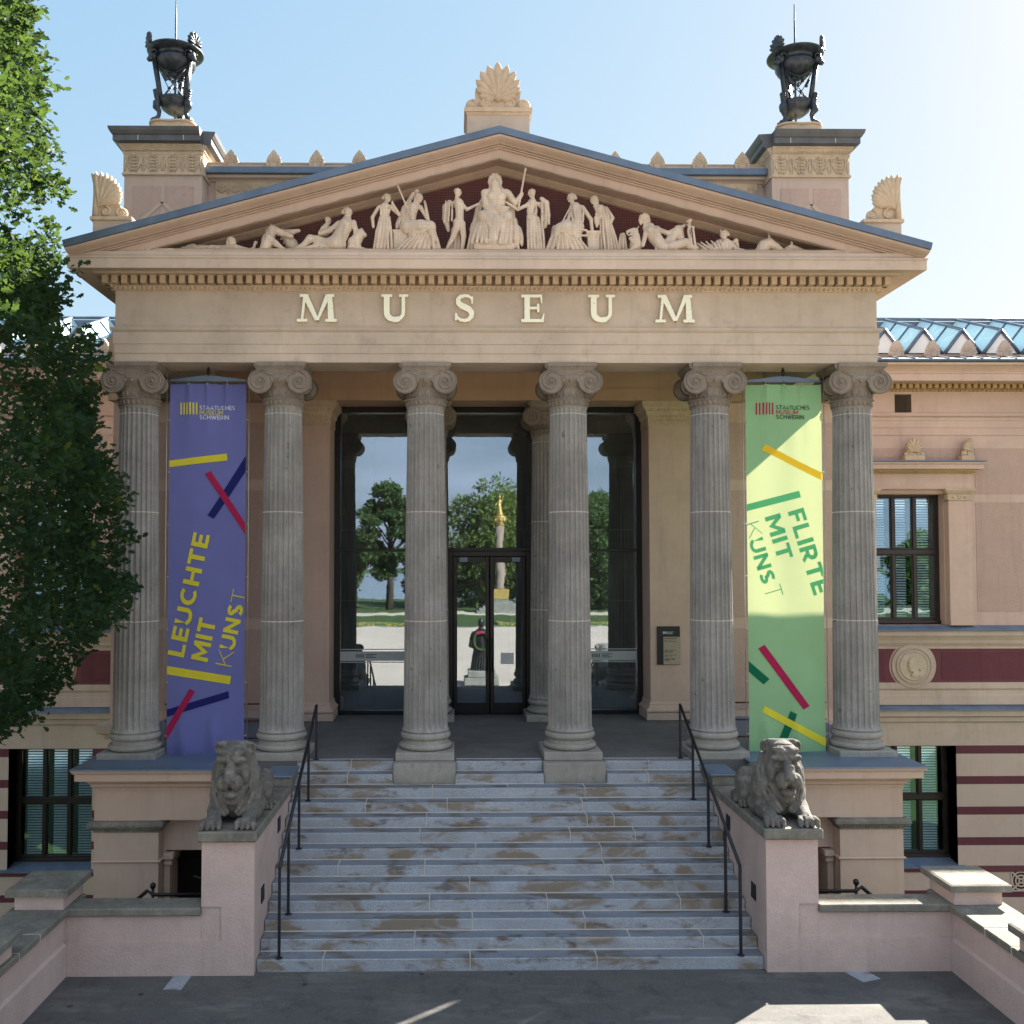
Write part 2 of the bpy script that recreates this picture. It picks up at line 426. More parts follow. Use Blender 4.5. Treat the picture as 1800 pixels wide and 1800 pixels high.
def asphalt():
    t=NT('forecourt_asphalt')
    sp=t.noise(190,2,.8); n=t.noise(.9,5,.65); n2=t.noise(5,5,.7)
    col=t.mix(t.ramp(sp,.4,.75),(.045,.044,.043),(.27,.26,.24))
    col=t.mix(t.ramp(n,.35,.65,0,.75),col,(.085,.085,.087))
    col=t.mix(t.ramp(t.noise(1.,6,.72,t.pos((.5,2.2,1))),.52,.72,0,.6),col,(.235,.228,.215))
    col=t.mix(t.ramp(t.noise(2.4,5,.7),.52,.68,0,.7),col,(.05,.05,.05))
    col=t.mix(t.ramp(n2,.55,.75,0,.35),col,(.22,.21,.195))
    v=t.n('ShaderNodeTexVoronoi',Scale=1.7); t.set(v.inputs['Vector'],t.geo.outputs['Position'])
    d=t.math('MULTIPLY',t.ramp(v.outputs['Distance'],.05,.085,1,0),t.ramp(v.outputs['Color'],.5,.55))
    col=t.mix(t.math('MULTIPLY',d,.8),col,(.02,.019,.018))
    col=t.mix(t.ramp(t.noise(60,2,.6),.62,.70,0,.5),col,(.38,.37,.35))
    t.bump(sp,.6,.01)
    return t.fin(col,.82,0,.35)
M['asphalt']=asphalt()

def plaza():
    t=NT('plaza_gravel'); n=t.noise(.25,5,.6); sp=t.noise(40,2,.7)
    col=t.mix(t.ramp(n,.3,.7),(.42,.335,.265),(.51,.42,.335)); col=t.mix(t.ramp(sp,.4,.7,0,.3),col,(.34,.28,.23))
    return t.fin(col,.95,0,.2)
M['plaza']=plaza()
def lawn():
    t=NT('mown_grass'); n=t.noise(.6,5,.7); sp=t.noise(30,3,.8)
    col=t.mix(t.ramp(n,.3,.7),(.035,.06,.018),(.06,.09,.027)); col=t.mix(t.ramp(sp,.35,.7,0,.5),col,(.03,.06,.012))
    t.bump(sp,.6,.03); return t.fin(col,.9,0,.2)
M['grass']=lawn()
def flowers():
    t=NT('flower_bed'); v=t.n('ShaderNodeTexVoronoi',Scale=4.); t.set(v.inputs['Vector'],t.geo.outputs['Position'])
    col=t.mix(t.ramp(v.outputs['Distance'],.25,.4),(.62,.30,.03),(.07,.12,.03)); return t.fin(col,.9)
M['flowers']=flowers()

def glass(name, refl=.42, tint=(.9,.95,1.), wav=.0, trans=(.75,.8,.8), rgh=0., veil=0.):
    t=NT(name); g=t.n('ShaderNodeBsdfGlossy',Roughness=rgh); t.set(g.inputs['Color'],tint)
    tr=t.n('ShaderNodeBsdfTransparent'); t.set(tr.inputs['Color'],trans)
    mx=t.n('ShaderNodeMixShader'); fr=t.n('ShaderNodeLayerWeight',Blend=.25)
    fac=t.math('ADD',t.math('MULTIPLY',fr.outputs['Fresnel'],.8),refl)
    t.set(mx.inputs[0],fac); t.t.links.new(tr.outputs[0],mx.inputs[1]); t.t.links.new(g.outputs[0],mx.inputs[2])
    if wav:
        b=t.n('ShaderNodeBump',Strength=wav,Distance=.02); t.set(b.inputs['Height'],t.noise(1.6,2,.5)); t.t.links.new(b.outputs[0],g.inputs['Normal'])
    res=mx
    if veil:
        df=t.n('ShaderNodeBsdfDiffuse'); t.set(df.inputs['Color'],(.55,.55,.52)); m2=t.n('ShaderNodeMixShader'); t.set(m2.inputs[0],t.ramp(t.noise(1.2,5,.7,t.pos((3,3,.6))),.35,.75,veil*.5,veil*1.6)); t.t.links.new(mx.outputs[0],m2.inputs[1]); t.t.links.new(df.outputs[0],m2.inputs[2]); res=m2  # pale streaky veil mixed in to haze and soften the reflections
    t.t.links.new(res.outputs[0],t.out.inputs[0]); return t.m
M['glass']=glass('entrance_glass',.27,(.70,.84,1.),.03,(.75,.8,.8),.012,.05)
M['oldglass']=glass('old_window_glass',.17,(.62,.85,1.),.10,(.9,.95,.97))
M['skyglass']=plain('skylight_glass',(.50,.68,.72),.25,0,.5,.06,2)

def fabric(name, c, tl=.24, tc=None):
    t=NT(name); n=t.noise(1.5,4,.6); w=t.noise(220,2,.5)
    col=t.mix(t.ramp(n,.3,.7),mul(c,.94),mul(c,1.05))
    d=t.n('ShaderNodeBsdfDiffuse',Roughness=.5); t.set(d.inputs['Color'],col)
    l=t.n('ShaderNodeBsdfTranslucent'); t.set(l.inputs['Color'],tc or mul(c,1.25))
    mx=t.n('ShaderNodeMixShader'); mx.inputs[0].default_value=tl
    t.t.links.new(d.outputs[0],mx.inputs[1]); t.t.links.new(l.outputs[0],mx.inputs[2]); t.t.links.new(mx.outputs[0],t.out.inputs[0]); return t.m
M['fblue']=fabric('banner_blue',(.175,.195,.46)); M['fgreen']=fabric('banner_green',(.28,.52,.29),.24,(.56,.55,.29))
M['fyellow']=fabric('print_yellow',(.72,.66,.06)); M['fnavy']=fabric('print_navy',(.025,.03,.16)); M['fred']=fabric('print_crimson',(.42,.03,.10))
M['fwhite']=fabric('print_white',(.72,.74,.82)); M['flettergreen']=fabric('print_mid_green',(.12,.50,.25)); M['fdgreen']=fabric('print_dark_green',(.015,.16,.085))
M['famber']=fabric('print_amber',(.78,.55,.05)); M['fblack']=fabric('print_dark',(.03,.06,.04))

def leaf(name, c1, c2, sc=1.6, tl=.45):
    t=NT(name); n=t.noise(sc,4,.7); n2=t.noise(9,2,.6)
    col=t.mix(t.ramp(n,.35,.65),c1,c2); col=t.mix(t.ramp(n2,.35,.7,0,.5),col,mul(c1,.6))
    d=t.n('ShaderNodeBsdfPrincipled',Roughness=.5); t.set(d.inputs['Base Color'],col); d.inputs['Specular IOR Level'].default_value=.12
    l=t.n('ShaderNodeBsdfTranslucent'); t.set(l.inputs['Color'],t.mix(.5,col,(.13,.20,.02)))
    mx=t.n('ShaderNodeMixShader'); mx.inputs[0].default_value=tl
    t.t.links.new(d.outputs[0],mx.inputs[1]); t.t.links.new(l.outputs[0],mx.inputs[2]); t.t.links.new(mx.outputs[0],t.out.inputs[0]); return t.m
M['oak']=leaf('oak_leaf',(.015,.042,.027),(.035,.075,.034)); M['oakyoung']=leaf('oak_young_leaf',(.10,.15,.03),(.13,.17,.03))
M['parkleaf']=leaf('park_leaf',(.11,.16,.045),(.17,.22,.06),.25)
M['parkdark']=leaf('park_dark_leaf',(.065,.11,.045),(.10,.15,.055),.25)
# ------------------------------------------------------------------ the museum
BLD = empty('museum_building',(0,0,0),'peach stucco museum with a six-column temple portico, pediment and two recessed side wings','museum')

def arc(cx, cz, r, a0, a1, n):
    return [(cx+r*math.cos(a0+(a1-a0)*i/n), cz+r*math.sin(a0+(a1-a0)*i/n)) for i in range(n+1)]

def spiral_tube(mb, cx, cz, y, r0, r1, turns, a0, rad, sgn=1, n=40, mat=0):
    pts=[]; rs=[]
    for i in range(n+1):
        t=i/n; r=r0*(r1/r0)**t; a=a0+sgn*2*PI*turns*t
        pts.append((cx+r*math.cos(a), y, cz+r*math.sin(a))); rs.append(rad*(1-.55*t))
    mb.tube(pts, rs, 6, mat)

def petal(mb, bx, bz, ang, L, w, yf, th, mat=0, tipw=.62):
    "one raised palmette petal rooted at (bx,bz), pointing at ang from vertical, bulging forward of yf"
    d=(math.sin(ang),math.cos(ang)); nn=(d[1],-d[0]); N=9; vs=[]
    for i in range(N):
        t=i/(N-1)
        if t<tipw: hw=w*(.22+.78*(t/tipw)**.9)
        else:
            u=(t-tipw)/(1-tipw); hw=w*math.sqrt(max(0,1-u**1.7))
        c=(bx+d[0]*L*t, bz+d[1]*L*t)
        for q,dep in ((-1,0),(-.55,.75),(0,1),(.55,.75),(1,0)):
            vs.append((c[0]+nn[0]*hw*q, yf-th*dep*min(1,hw/w*1.2+.1), c[1]+nn[1]*hw*q))
    fs=[(i*5+k,i*5+k+1,(i+1)*5+k+1,(i+1)*5+k) for i in range(N-1) for k in range(4)]
    mb.add(vs,fs,mat,True)
    # back and sides so the petal has body
    vb=[(v[0],yf+.05,v[2]) for v in (vs[0::5]+vs[4::5][::-1])]
    vf=[(v[0],yf,v[2]) for v in (vs[0::5]+vs[4::5][::-1])]
    n=len(vb); mb.add(vf+vb,[(i,(i+1)%n,n+(i+1)%n,n+i) for i in range(n)]+[tuple(range(n,2*n))],mat)

def palmette(mb, cx, z0, w, h, yf, n=13, side=0, mat=0, volute=True):
    "fan of petals above a scrolled base; side=-1/+1 gives a half palmette that rises to that side"
    zb=z0+h*.26
    for i in range(n):
        t=(i/(n-1))*2-1
        if side and t*side<-.08 and False: continue
        a=t*1.75
        if side:
            a=(i/(n-1))*1.5*(-side)
        L=(h-.26*h)*(1-.62*(abs(a)/1.75)**1.5)
        petal(mb,cx,zb,a,L,w*.062*(1.2-.35*abs(a)/1.75)*(13/n if not side else 1.25),yf-.012*((i+1)%2),.045)
    if volute:
        for s_ in ((-1,1) if not side else (-side,)):
            spiral_tube(mb,cx+s_*w*.19,z0+h*.115,yf-.02,w*.085,w*.012,1.6,PI/2,w*.022,-s_)
            spiral_tube(mb,cx+s_*w*.40,z0+h*.10,yf-.02,w*.085,w*.012,1.6,PI/2,w*.022,s_)
            mb.ell((cx+s_*w*.19,yf+.01,z0+h*.115),(w*.10,.04,w*.10),14,8,mat)
            mb.ell((cx+s_*w*.40,yf+.01,z0+h*.10),(w*.105,.04,w*.105),14,8,mat)
        x0,x1=(-.46,.46) if not side else ((-.46,.05) if side>0 else (-.05,.46))
        mb.box(cx+x0*w,cx+x1*w,yf-.005,yf+.09,z0,z0+h*.09,mat)
        mb.box(cx+x0*.62*w,cx+x1*.62*w,yf+.002,yf+.08,z0+h*.09,z0+h*.22,mat)
    mb.ell((cx,yf-.02,zb),(w*.07,.06,h*.09),10,8,mat)
    return mb

def eggs(mb, x0, x1, y, z, pitch, rx, rz, ry=.03, mat=0, ax='x'):
    n=max(1,int(round((x1-x0)/pitch)))
    for i in range(n):
        u=x0+(i+.5)*(x1-x0)/n
        c=(u,y,z) if ax=='x' else (y,u,z); r=(rx,ry,rz) if ax=='x' else (ry,rx,rz)
        mb.ell(c,r,6,4,mat)

# ---- columns -------------------------------------------------------------
ZB, ZS0, ZS1, ZC = 2.29, 2.61, 8.29, 9.03
def shaft_mb(NF=24, seg=7):
    mb=MB(); R0,R1=.388,.325
    zs=[ZS0,ZS0+.03,ZS0+.05,ZS0+.09,ZS0+.13]+[ZS0+.13+(ZS1-.29-ZS0)*i/10 for i in range(1,11)]+[ZS1-.12,ZS1-.09,ZS1-.05,ZS1-.02,ZS1]
    n=NF*seg; vs=[]
    for z in zs:
        t=(z-ZS0)/(ZS1-ZS0); R=R0+(R1-R0)*(t**1.35)
        fl=1
        if z-ZS0<.13: fl=max(0,(z-ZS0-.03)/.10)
        if ZS1-z<.12: fl=max(0,(ZS1-z-.02)/.10)
        fl=math.sqrt(max(0,fl)) if fl<1 else 1
        flare=.03*max(0,1-(z-ZS0)/.07)**2+.02*max(0,1-(ZS1-z)/.05)**2
        for k in range(n):
            u=(k%seg)/(seg-1 if seg>1 else 1); a=2*PI*(k//seg)/NF+ (2*PI/NF)*(.09+.82*u)
            d=math.sqrt(max(0,1-(2*u-1)**2))*.043*fl
            r=R+flare-d; vs.append((r*math.cos(a),r*math.sin(a),z))
    fs=[(j*n+k,j*n+(k+1)%n,(j+1)*n+(k+1)%n,(j+1)*n+k) for j in range(len(zs)-1) for k in range(n)]
    mb.add(vs,fs,0,False)
    for zj in (4.516,6.428,ZS0+.035,ZS1-.13):
        t=(zj-ZS0)/(ZS1-ZS0); R=R0+(R1-R0)*t**1.35
        w=.009 if zj in (4.516,6.428) else .006
        ring=[]
        for dz in (-w,w):
            for k in range(n):
                u=(k%seg)/(seg-1); a=2*PI*(k//seg)/NF+(2*PI/NF)*(.09+.82*u); d=math.sqrt(max(0,1-(2*u-1)**2))*.043*(1 if w>.008 else .6)
                ring.append(((R+.0025-d)*math.cos(a),(R+.0025-d)*math.sin(a),zj+dz))
        mb.add(ring,[(k,(k+1)%n,n+(k+1)%n,n+k) for k in range(n)],1)
    return mb
def base_mb():
    mb=MB()
    p=[(.40,ZS0+.002),(.40,ZS0-.025)]
    p+= [(.375+r,z) for r,z in arc(0,ZS0-.085,.065,PI/2,-PI/2,8)]
    p+= [(.40,ZS0-.16),(.385,ZS0-.18),(.40,ZS0-.205),(.425,ZS0-.21)]
    p+= [(.405+r*1.05,z) for r,z in arc(0,ZS0-.265,.055*1.0,PI/2,-PI/2,8)]
    p=[(r,z) for r,z in p if z>=ZB]+[(.42,ZB)]
    mb.lathe(p[::-1],(0,0,0),40,0,True,cap=False)
    return mb
def capital_mb():
    mb=MB()
    # collar of tongues, bead and palmette neck
    mb.lathe([(.326,ZS1-.01),(.335,ZS1),(.335,ZS1+.02),(.352,ZS1+.10),(.37,ZS1+.115),(.37,ZS1+.135),(.345,ZS1+.14),(.335,ZS1+.33),(.355,ZS1+.34),(.355,ZS1+.36),(.36,ZS1+.37),(.43,ZS1+.47),(.43,ZS1+.52)],(0,0,0),40)
    for i in range(24):
        a=2*PI*i/24; R=Matrix.Rotation(a,3,'Z')
        mb.ell(R@Vector((.342,0,ZS1+.06)),(.022,.034,.05),6,5,0,R)
    for i in range(40):
        a=2*PI*i/40; mb.ell((.372*math.cos(a),.372*math.sin(a),ZS1+.125),(.016,.016,.014),5,4)
        mb.ell((.357*math.cos(a),.357*math.sin(a),ZS1+.35),(.014,.014,.013),5,4)
    for i in range(10):
        a0=2*PI*(i+.5)/10
        for k in range(7):
            t=(k-3)/3; a=a0+t*.20; z=ZS1+.17+.10*math.cos(t*1.45)
            R=Matrix.Rotation(a,3,'Z')@Matrix.Rotation(t*1.1,3,'X')
            mb.ell(Vector((.340*math.cos((a+a0)/2),.340*math.sin((a+a0)/2),(z+ZS1+.17)/2)),(.022,.013,.055),5,4,0,R)
        mb.ell((.341*math.cos(a0+PI/10),.341*math.sin(a0+PI/10),ZS1+.21),(.02,.03,.055),6,5)
    for i in range(20):
        a=2*PI*i/20; R=Matrix.Rotation(a,3,'Z')@Matrix.Rotation(-.6,3,'Y'); mb.ell((.41*math.cos(a),.41*math.sin(a),ZS1+.435),(.03,.035,.055),7,5,0,R)
    zc=8.70
    for s_ in (-1,1):
        # bolsters (waisted rolls) and volute discs
        prof=[(.2,-.37),(.195,-.30),(.165,-.16),(.152,-.03),(.165,-.03),(.165,.03),(.152,.03),(.165,.16),(.195,.30),(.2,.37)]
        vs=[];n=24
        for r,y in prof:
            for i in range(n):
                a=2*PI*i/n; vs.append((s_*.345+r*math.cos(a),y,zc+r*math.sin(a)))
        fs=[(j*n+i,j*n+(i+1)%n,(j+1)*n+(i+1)%n,(j+1)*n+i) for j in range(len(prof)-1) for i in range(n)]
        mb.add(vs,fs,0,True)
        for yy,sg in ((-.37,-1),(.37,1)):
            c=[]; 
            for r,dy in ((.212,.0),(.214,.035),(.20,.045),(.19,.03),(.02,.03)):
                for i in range(n):
                    a=2*PI*i/n; c.append((s_*.345+r*math.cos(a),yy+sg*dy,zc+r*math.sin(a)))
            mb.add(c,[(j*n+i,j*n+(i+1)%n,(j+1)*n+(i+1)%n,(j+1)*n+i) for j in range(4) for i in range(n)]+[tuple(range(4*n,5*n))],0,False)
            spiral_tube(mb,s_*.345,zc,yy+sg*.034,.178,.03,2.2,PI/2,.021,-s_,64)
            spiral_tube(mb,s_*.345,zc,yy+sg*.030,.150,.025,2.2,PI/2,.007,-s_,64)
            mb.ell((s_*.345,yy+sg*.035,zc),(.032,.03,.032),8,6)
    # canalis: band that swags between the volutes
    for yy,sg in ((-.37,-1),(.37,1)):
        top=8.905; low=[]
        for i in range(13):
            t=i/12*2-1; low.append((t*.345, 8.79+.085*t*t-.0*(1-t*t)+.015*abs(t)))
        poly=[(.40,top),(-.40,top)]+low
        mb.prism(poly,'y',yy+sg*.03,yy-sg*.10)
        mb.tube([(x,yy+sg*.035,z) for x,z in low],.014,6)
        mb.tube([(x,yy+sg*.03,z+.05+.01*(1-(x/.345)**2)) for x,z in low],.007,5)
    mb.box(-.36,.36,-.36,.36,8.76,8.90)
    mb.sweep([(-.40,-.40),(.40,-.40),(.40,.40),(-.40,.40),(-.40,-.40)],[(-.2,8.90),(0,8.90),(.02,8.93),(.05,8.965),(.055,8.985),(.055,9.03),(-.2,9.03)])
    eggs(mb,-.42,.42,-.44,8.968,.055,.02,.022,.02)
    eggs(mb,-.42,.42,.44,8.968,.055,.02,.022,.02)
    return mb
col0=shaft_mb().build('column',[M['column'],M['mortar']],BLD)
b0=base_mb().build('column_base',M['base'],col0); c0=capital_mb().build('capital',M['capital'],col0)
pl=MB().cbox(-.505,.505,-.505,.505,2.145,ZB-.004,.012).build('plinth',M['base'],col0)
XC=[-6.368,-3.808,-1.274,1.274,3.808,6.368]
cols=[col0]
for i in range(7): cols.append(dup(col0,BLD))
for c,(x,y) in zip(cols,[(x,0) for x in XC]+[(-1.274,3.9),(1.274,3.9)]):
    c.location=(x,y,0)
    c.rotation_euler=(0,0,0)
# tall pedestal blocks that carry the two middle columns down on to the stair
for x in (-1.274,1.274):
    MB().cbox(x-.53,x+.53,-.70,.62,1.795,2.143,.012).build('pedestal_block',M['base'],BLD)

# ---- entablature -----------------------------------------------------------
PTH=[(-6.67,3.55),(-6.67,-.4),(6.67,-.4),(6.67,3.55)]
ent=MB()
ent.sweep(PTH,[(-.76,9.03),(0,9.03),(0,9.185),(.014,9.187),(.014,9.345),(.028,9.347),(.028,9.555),(.05,9.57),(.07,9.60),(.07,9.632),(.0,9.64),(.0,10.28),(-.76,10.28)])
ENT=ent.build('entablature',M['frieze'],BLD)
eg=MB(); eg.sweep(PTH,[(-.3,10.28),(.02,10.28),(.03,10.30),(.075,10.345),(.09,10.36),(-.3,10.36)])
eggs(eg,-6.70,6.70,-.46,10.318,.083,.03,.034,.03)
for s_ in (-1,1): eggs(eg,-.4,3.5,s_*6.73,10.318,.083,.03,.034,.03,0,'y')
eg.build('egg_moulding',M['ornament'],ENT)
dn=MB(); dn.sweep(PTH,[(-.3,10.36),(.012,10.36),(.012,10.512),(-.3,10.512)])
nd=82
for i in range(nd+1):
    x=-6.79+13.58*i/nd; dn.box(x-.05,x+.05,-.60,-.40,10.368,10.508)
for s_ in (-1,1):
    for k in range(24):
        y=-.42+k*.1656; dn.box(s_*6.67,s_*6.87,y-.05,y+.05,10.368,10.508)
dn.build('dentil_course',M['ornament'],ENT)
ge=MB(); ge.sweep(PTH,[(-.3,10.512),(.28,10.512),(.30,10.53),(.34,10.535),(.56,10.515),(.60,10.50),(.60,10.665),(.615,10.67),(.615,10.70),(.585,10.715),(.56,10.74),(.55,10.80),(-.3,10.80)])
ge.build('cornice',M['facade'],ENT)
# stepped ledge the sculptures stand on
MB().cbox(-6.0,6.0,-.90,-.12,10.79,10.875,.01).build('figure_ledge',M['facade'],BLD)

# ---- MUSEUM letters ---------------------------------------------------------
def letter(kind):
    mb=MB(); H=.485; f=-.075; bk=-.012; k=[0]
    def bar(poly):
        k[0]+=1; mb.prism(poly,'y',f-.0015*k[0],bk)
    def rect(x0,x1,z0,z1): bar([(x0,z0),(x1,z0),(x1,z1),(x0,z1)])
    if kind=='M':
        rect(-.345,-.165,0,.05); rect(.145,.345,0,.05); rect(-.30,-.15,H-.05,H); rect(.15,.30,H-.05,H)
        bar([(-.275,.045),(-.235,.045),(-.185,H-.03),(-.235,H-.03)])
        bar([(.185,H-.03),(.265,H-.03),(.30,.045),(.195,.045)])
        bar([(-.265,H-.01),(-.155,H-.01),(.045,.02),(-.03,.02)])
        bar([(.155,H-.01),(.245,H-.01),(.03,.02),(-.01,.02)])
    if kind=='U':
        rect(-.235,-.045,H-.045,H); rect(.075,.235,H-.045,H)
        pts=[(-.14,H-.03),(-.14,.2)]+[( .005+ .145*math.cos(a), .165+.125*math.sin(a)) for a in [PI+PI*i/14 for i in range(1,14)]]+[(.15,.2),(.15,H-.03)]
        mb.ribbon(pts,[.05]*6+[.045]*5+[.03]*(len(pts)-11),f-.01,bk)
    if kind=='S':
        pts=[(.135,.35),(.12,.41),(.07,.455),(0,.462),(-.07,.445),(-.11,.395),(-.105,.335),(-.06,.29),(.01,.258),(.08,.22),(.125,.165),(.12,.095),(.07,.04),(0,.024),(-.08,.04),(-.13,.085),(-.15,.14)]
        w=[.012,.02,.026,.028,.032,.04,.047,.052,.054,.052,.047,.04,.033,.028,.026,.02,.012]
        mb.ribbon(pts,w,f-.01,bk); rect(.115,.15,.325,.45); rect(-.168,-.13,.03,.155)
    if kind=='E':
        rect(-.20,.165,H-.05,H); rect(-.20,.19,0,.055); rect(-.145,-.05,.03,H-.03); rect(-.06,.10,.225,.27)
        bar([(.125,H-.03),(.165,H-.03),(.165,H-.155),(.15,H-.155)]); bar([(.14,.03),(.19,.03),(.205,.15),(.19,.15)]); rect(.075,.115,.175,.32)
    return mb
LX=[('M',-3.155),('U',-1.80),('S',-.585),('E',.605),('U',1.81),('M',3.095)]
lm={}
for ch,x in LX:
    if ch not in lm: o=letter(ch).build('letter',M['gold'],BLD); lm[ch]=o
    else: o=dup(lm[ch],BLD)
    o.location=(x,-.4,9.727)

# ---- pediment ----------------------------------------------------------------
RK=[(-7.3,10.916),(0,12.89),(7.3,10.916)]
rk=MB()
cy=[(-.125,-1.135),(-.135,-1.14),(-.155,-1.132),(-.175,-1.105),(-.195,-1.055),(-.21,-1.005),(-.222,-.985)]
rk.sweep(RK,cy+[(-.226,-.92),(-.234,-.92),(-.237,-.965),(-.252,-.96),(-.255,-.91),(-.263,-.91),(-.266,-.945),(-.281,-.94),(-.284,-.885),(-.425,-.88),(-.425,-.80),(-.30,-.78),(-.30,-.1),(-.125,-.1)],plane='xz')
RAK=rk.build('raking_cornice',M['rake'],BLD)
MB().sweep(RK,[(0,-1.155),(-.122,-1.165),(-.122,-.3),(0,-.3)],plane='xz').build('roof_edge_sheet',M['zincroof'],RAK)
MB().sweep([(-6.2,11.2135),(0,12.89),(6.2,11.2135)],[(-.302,-.27),(-.33,-.27),(-.37,-.2),(-.39,-.17),(-.39,-.1),(-.302,-.1)],plane='xz').build('bed_moulding',M['facade'],RAK)
MB().prism([(-6.9,10.795),(6.9,10.795),(0,12.66)],'y',-.1,.1).build('tympanum',M['burg'],BLD)
rf=MB()
for s_ in (-1,1): rf.prism([(0,12.884),(s_*7.29,10.912),(s_*7.29,10.80),(0,12.70)],'y',-.31,5.2)
rf.build('portico_roof',M['zincroof'],BLD)

# ---- acroteria -------------------------------------------------------------
ac=MB(); ac.box(-.54,.54,-.70,.1,12.6,13.285); 
ped=ac.build('acroterion',M['facade'],BLD)
a2=MB(); a2.sweep([(-.54,.1),(-.54,-.70),(.54,-.70),(.54,.1)],[(-.2,13.285),(.01,13.285),(.02,13.325),(.045,13.33),(.05,13.40),(-.2,13.40)]); a2.box(-.5,.5,-.66,.06,13.3,13.398)
palmette(a2,0,13.40,1.12,.87,-.62,13)
a2.prism([(-.36,13.45),(.36,13.45),(.40,13.75),(.28,13.98),(0,14.12),(-.28,13.98),(-.40,13.75)],'y',-.60,-.48)
a2.build('palmette',M['ornament'],ped)
for s_ in (-1,1):
    mb=MB(); x0=6.22; x1=6.87
    mb.box(x0,x1,-.95,-.35,10.95,11.32)
    p=mb.mirror_x() if s_<0 else mb
    ped=p.build('acroterion',M['facade'],BLD)
    q=MB(); q.cbox(x0-.02,x1+.04,-.99,-.33,11.32,11.385,.01)
    for i in range(10):
        a=-1.32+1.42*i/9; L=.62*(1-.40*abs(a/1.4)**1.3); petal(q,x1-.07,11.62-.03*i/9,a,L*(.98 if i<9 else 1.0),.058,-.86-.01*(i%2),.05)
    q.tube([(x1+.0,-.84,11.39),(x1-.01,-.84,11.8),(x1+.0,-.84,12.0),(x1+.05,-.84,12.15),(x1+.07,-.84,12.17)],[.06,.05,.045,.03,.015],8)
    q.prism([(x1-.55,11.385),(x1,11.385),(x1,11.95),(x1-.2,11.85),(x1-.42,11.62)],'y',-.83,-.70)
    spiral_tube(q,x1-.17,11.51,-.85,.10,.015,1.7,PI/2,.022,1); spiral_tube(q,x1-.44,11.49,-.85,.095,.015,1.7,PI/2,.022,-1)
    q.ell((x1-.17,-.80,11.51),(.11,.06,.11),14,8); q.ell((x1-.44,-.80,11.49),(.105,.06,.105),14,8)
    q.box(x1-.58,x1,-.86,-.68,11.38,11.43)
    p=q.mirror_x() if s_<0 else q
    p.build('palmette',M['ornament'],ped)

# ---- porch: floor, ceiling, back wall, antae ----------------------------------
MB().box(-6.75,6.75,-.50,4.6,1.9,2.145).build('porch_floor',M['porchfloor'],BLD)
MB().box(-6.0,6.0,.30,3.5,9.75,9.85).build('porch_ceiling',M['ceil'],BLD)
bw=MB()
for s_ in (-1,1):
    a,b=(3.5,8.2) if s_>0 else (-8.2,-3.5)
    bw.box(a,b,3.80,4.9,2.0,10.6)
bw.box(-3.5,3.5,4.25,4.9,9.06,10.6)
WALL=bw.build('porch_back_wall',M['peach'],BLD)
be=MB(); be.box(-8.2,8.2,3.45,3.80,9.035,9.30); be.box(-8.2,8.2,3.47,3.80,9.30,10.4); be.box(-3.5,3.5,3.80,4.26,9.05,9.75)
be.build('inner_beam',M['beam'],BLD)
pn=MB()
for s_ in (-1,1):
    for z0,z1 in ((4.35,7.11),(7.36,8.6),(2.35,4.1)):
        a,b=sorted((s_*4.45,s_*8.0)); pn=MB(); pn.box(a,b,3.78,3.85,z0,z1); pn.build('rough_panel',M['rough'],WALL)
# moulding band and plinth ledge of the block behind the porch
lg=MB()
for s_ in (-1,1):
    P=[(4.5,3.8),(8.2,3.8),(8.2,6.9)]
    t=MB(); t.sweep([(8.2,6.9),(8.2,3.8),(4.5,3.8)][::-1],[(-.1,1.75),(.08,1.75),(.1,1.85),(.22,1.9),(.25,2.06),(-.1,2.08)])
    if s_<0: t=t.mirror_x()
    t.build('plinth_ledge',M['facade'],WALL)
for s_ in (-1,1):
    mb=MB(); mb.box(3.46,4.34,3.60,4.62,2.145,8.60)
    A=(mb.mirror_x() if s_<0 else mb).build('anta_pilaster',M['peach'],BLD)
    mb=MB(); P=[(3.46,4.4),(3.46,3.60),(4.34,3.60),(4.34,3.79)]
    mb.sweep(P,[(-.1,8.50),(.012,8.50),(.02,8.53),(.015,8.56),(.02,8.70),(.05,8.74),(.055,8.77),(.06,8.80),(.11,8.86),(.12,8.89),(.16,8.90),(.16,9.03),(-.1,9.03)])
    mb.box(3.5,4.3,3.65,4.3,8.4,9.02)
    eggs(mb,3.46,4.34,3.57,8.72,.075,.028,.03,.025); eggs(mb,3.42,4.38,3.50,8.84,.075,.028,.03,.02)
    for i in range(9): 
        x=3.51+i*.0975
        for t in (-1,0,1): mb.ell((x+t*.02,3.585,8.62),(.012,.014,.05),5,4,0,Matrix.Rotation(t*.5,3,'Y'))
    (mb.mirror_x() if s_<0 else mb).build('capital',M['ornament'],A)
    mb=MB(); mb.sweep(P,[(-.1,2.16),(.10,2.16),(.10,2.30),(.08,2.31)]+[(.06+r,z) for r,z in arc(0,2.36,.05,-PI/2,PI/2,6)]+[(.06,2.42),(.045,2.44),(.03,2.47),(.03,2.50),(.01,2.54),(-.1,2.54)])
    (mb.mirror_x() if s_<0 else mb).build('column_base',M['peach'],A)

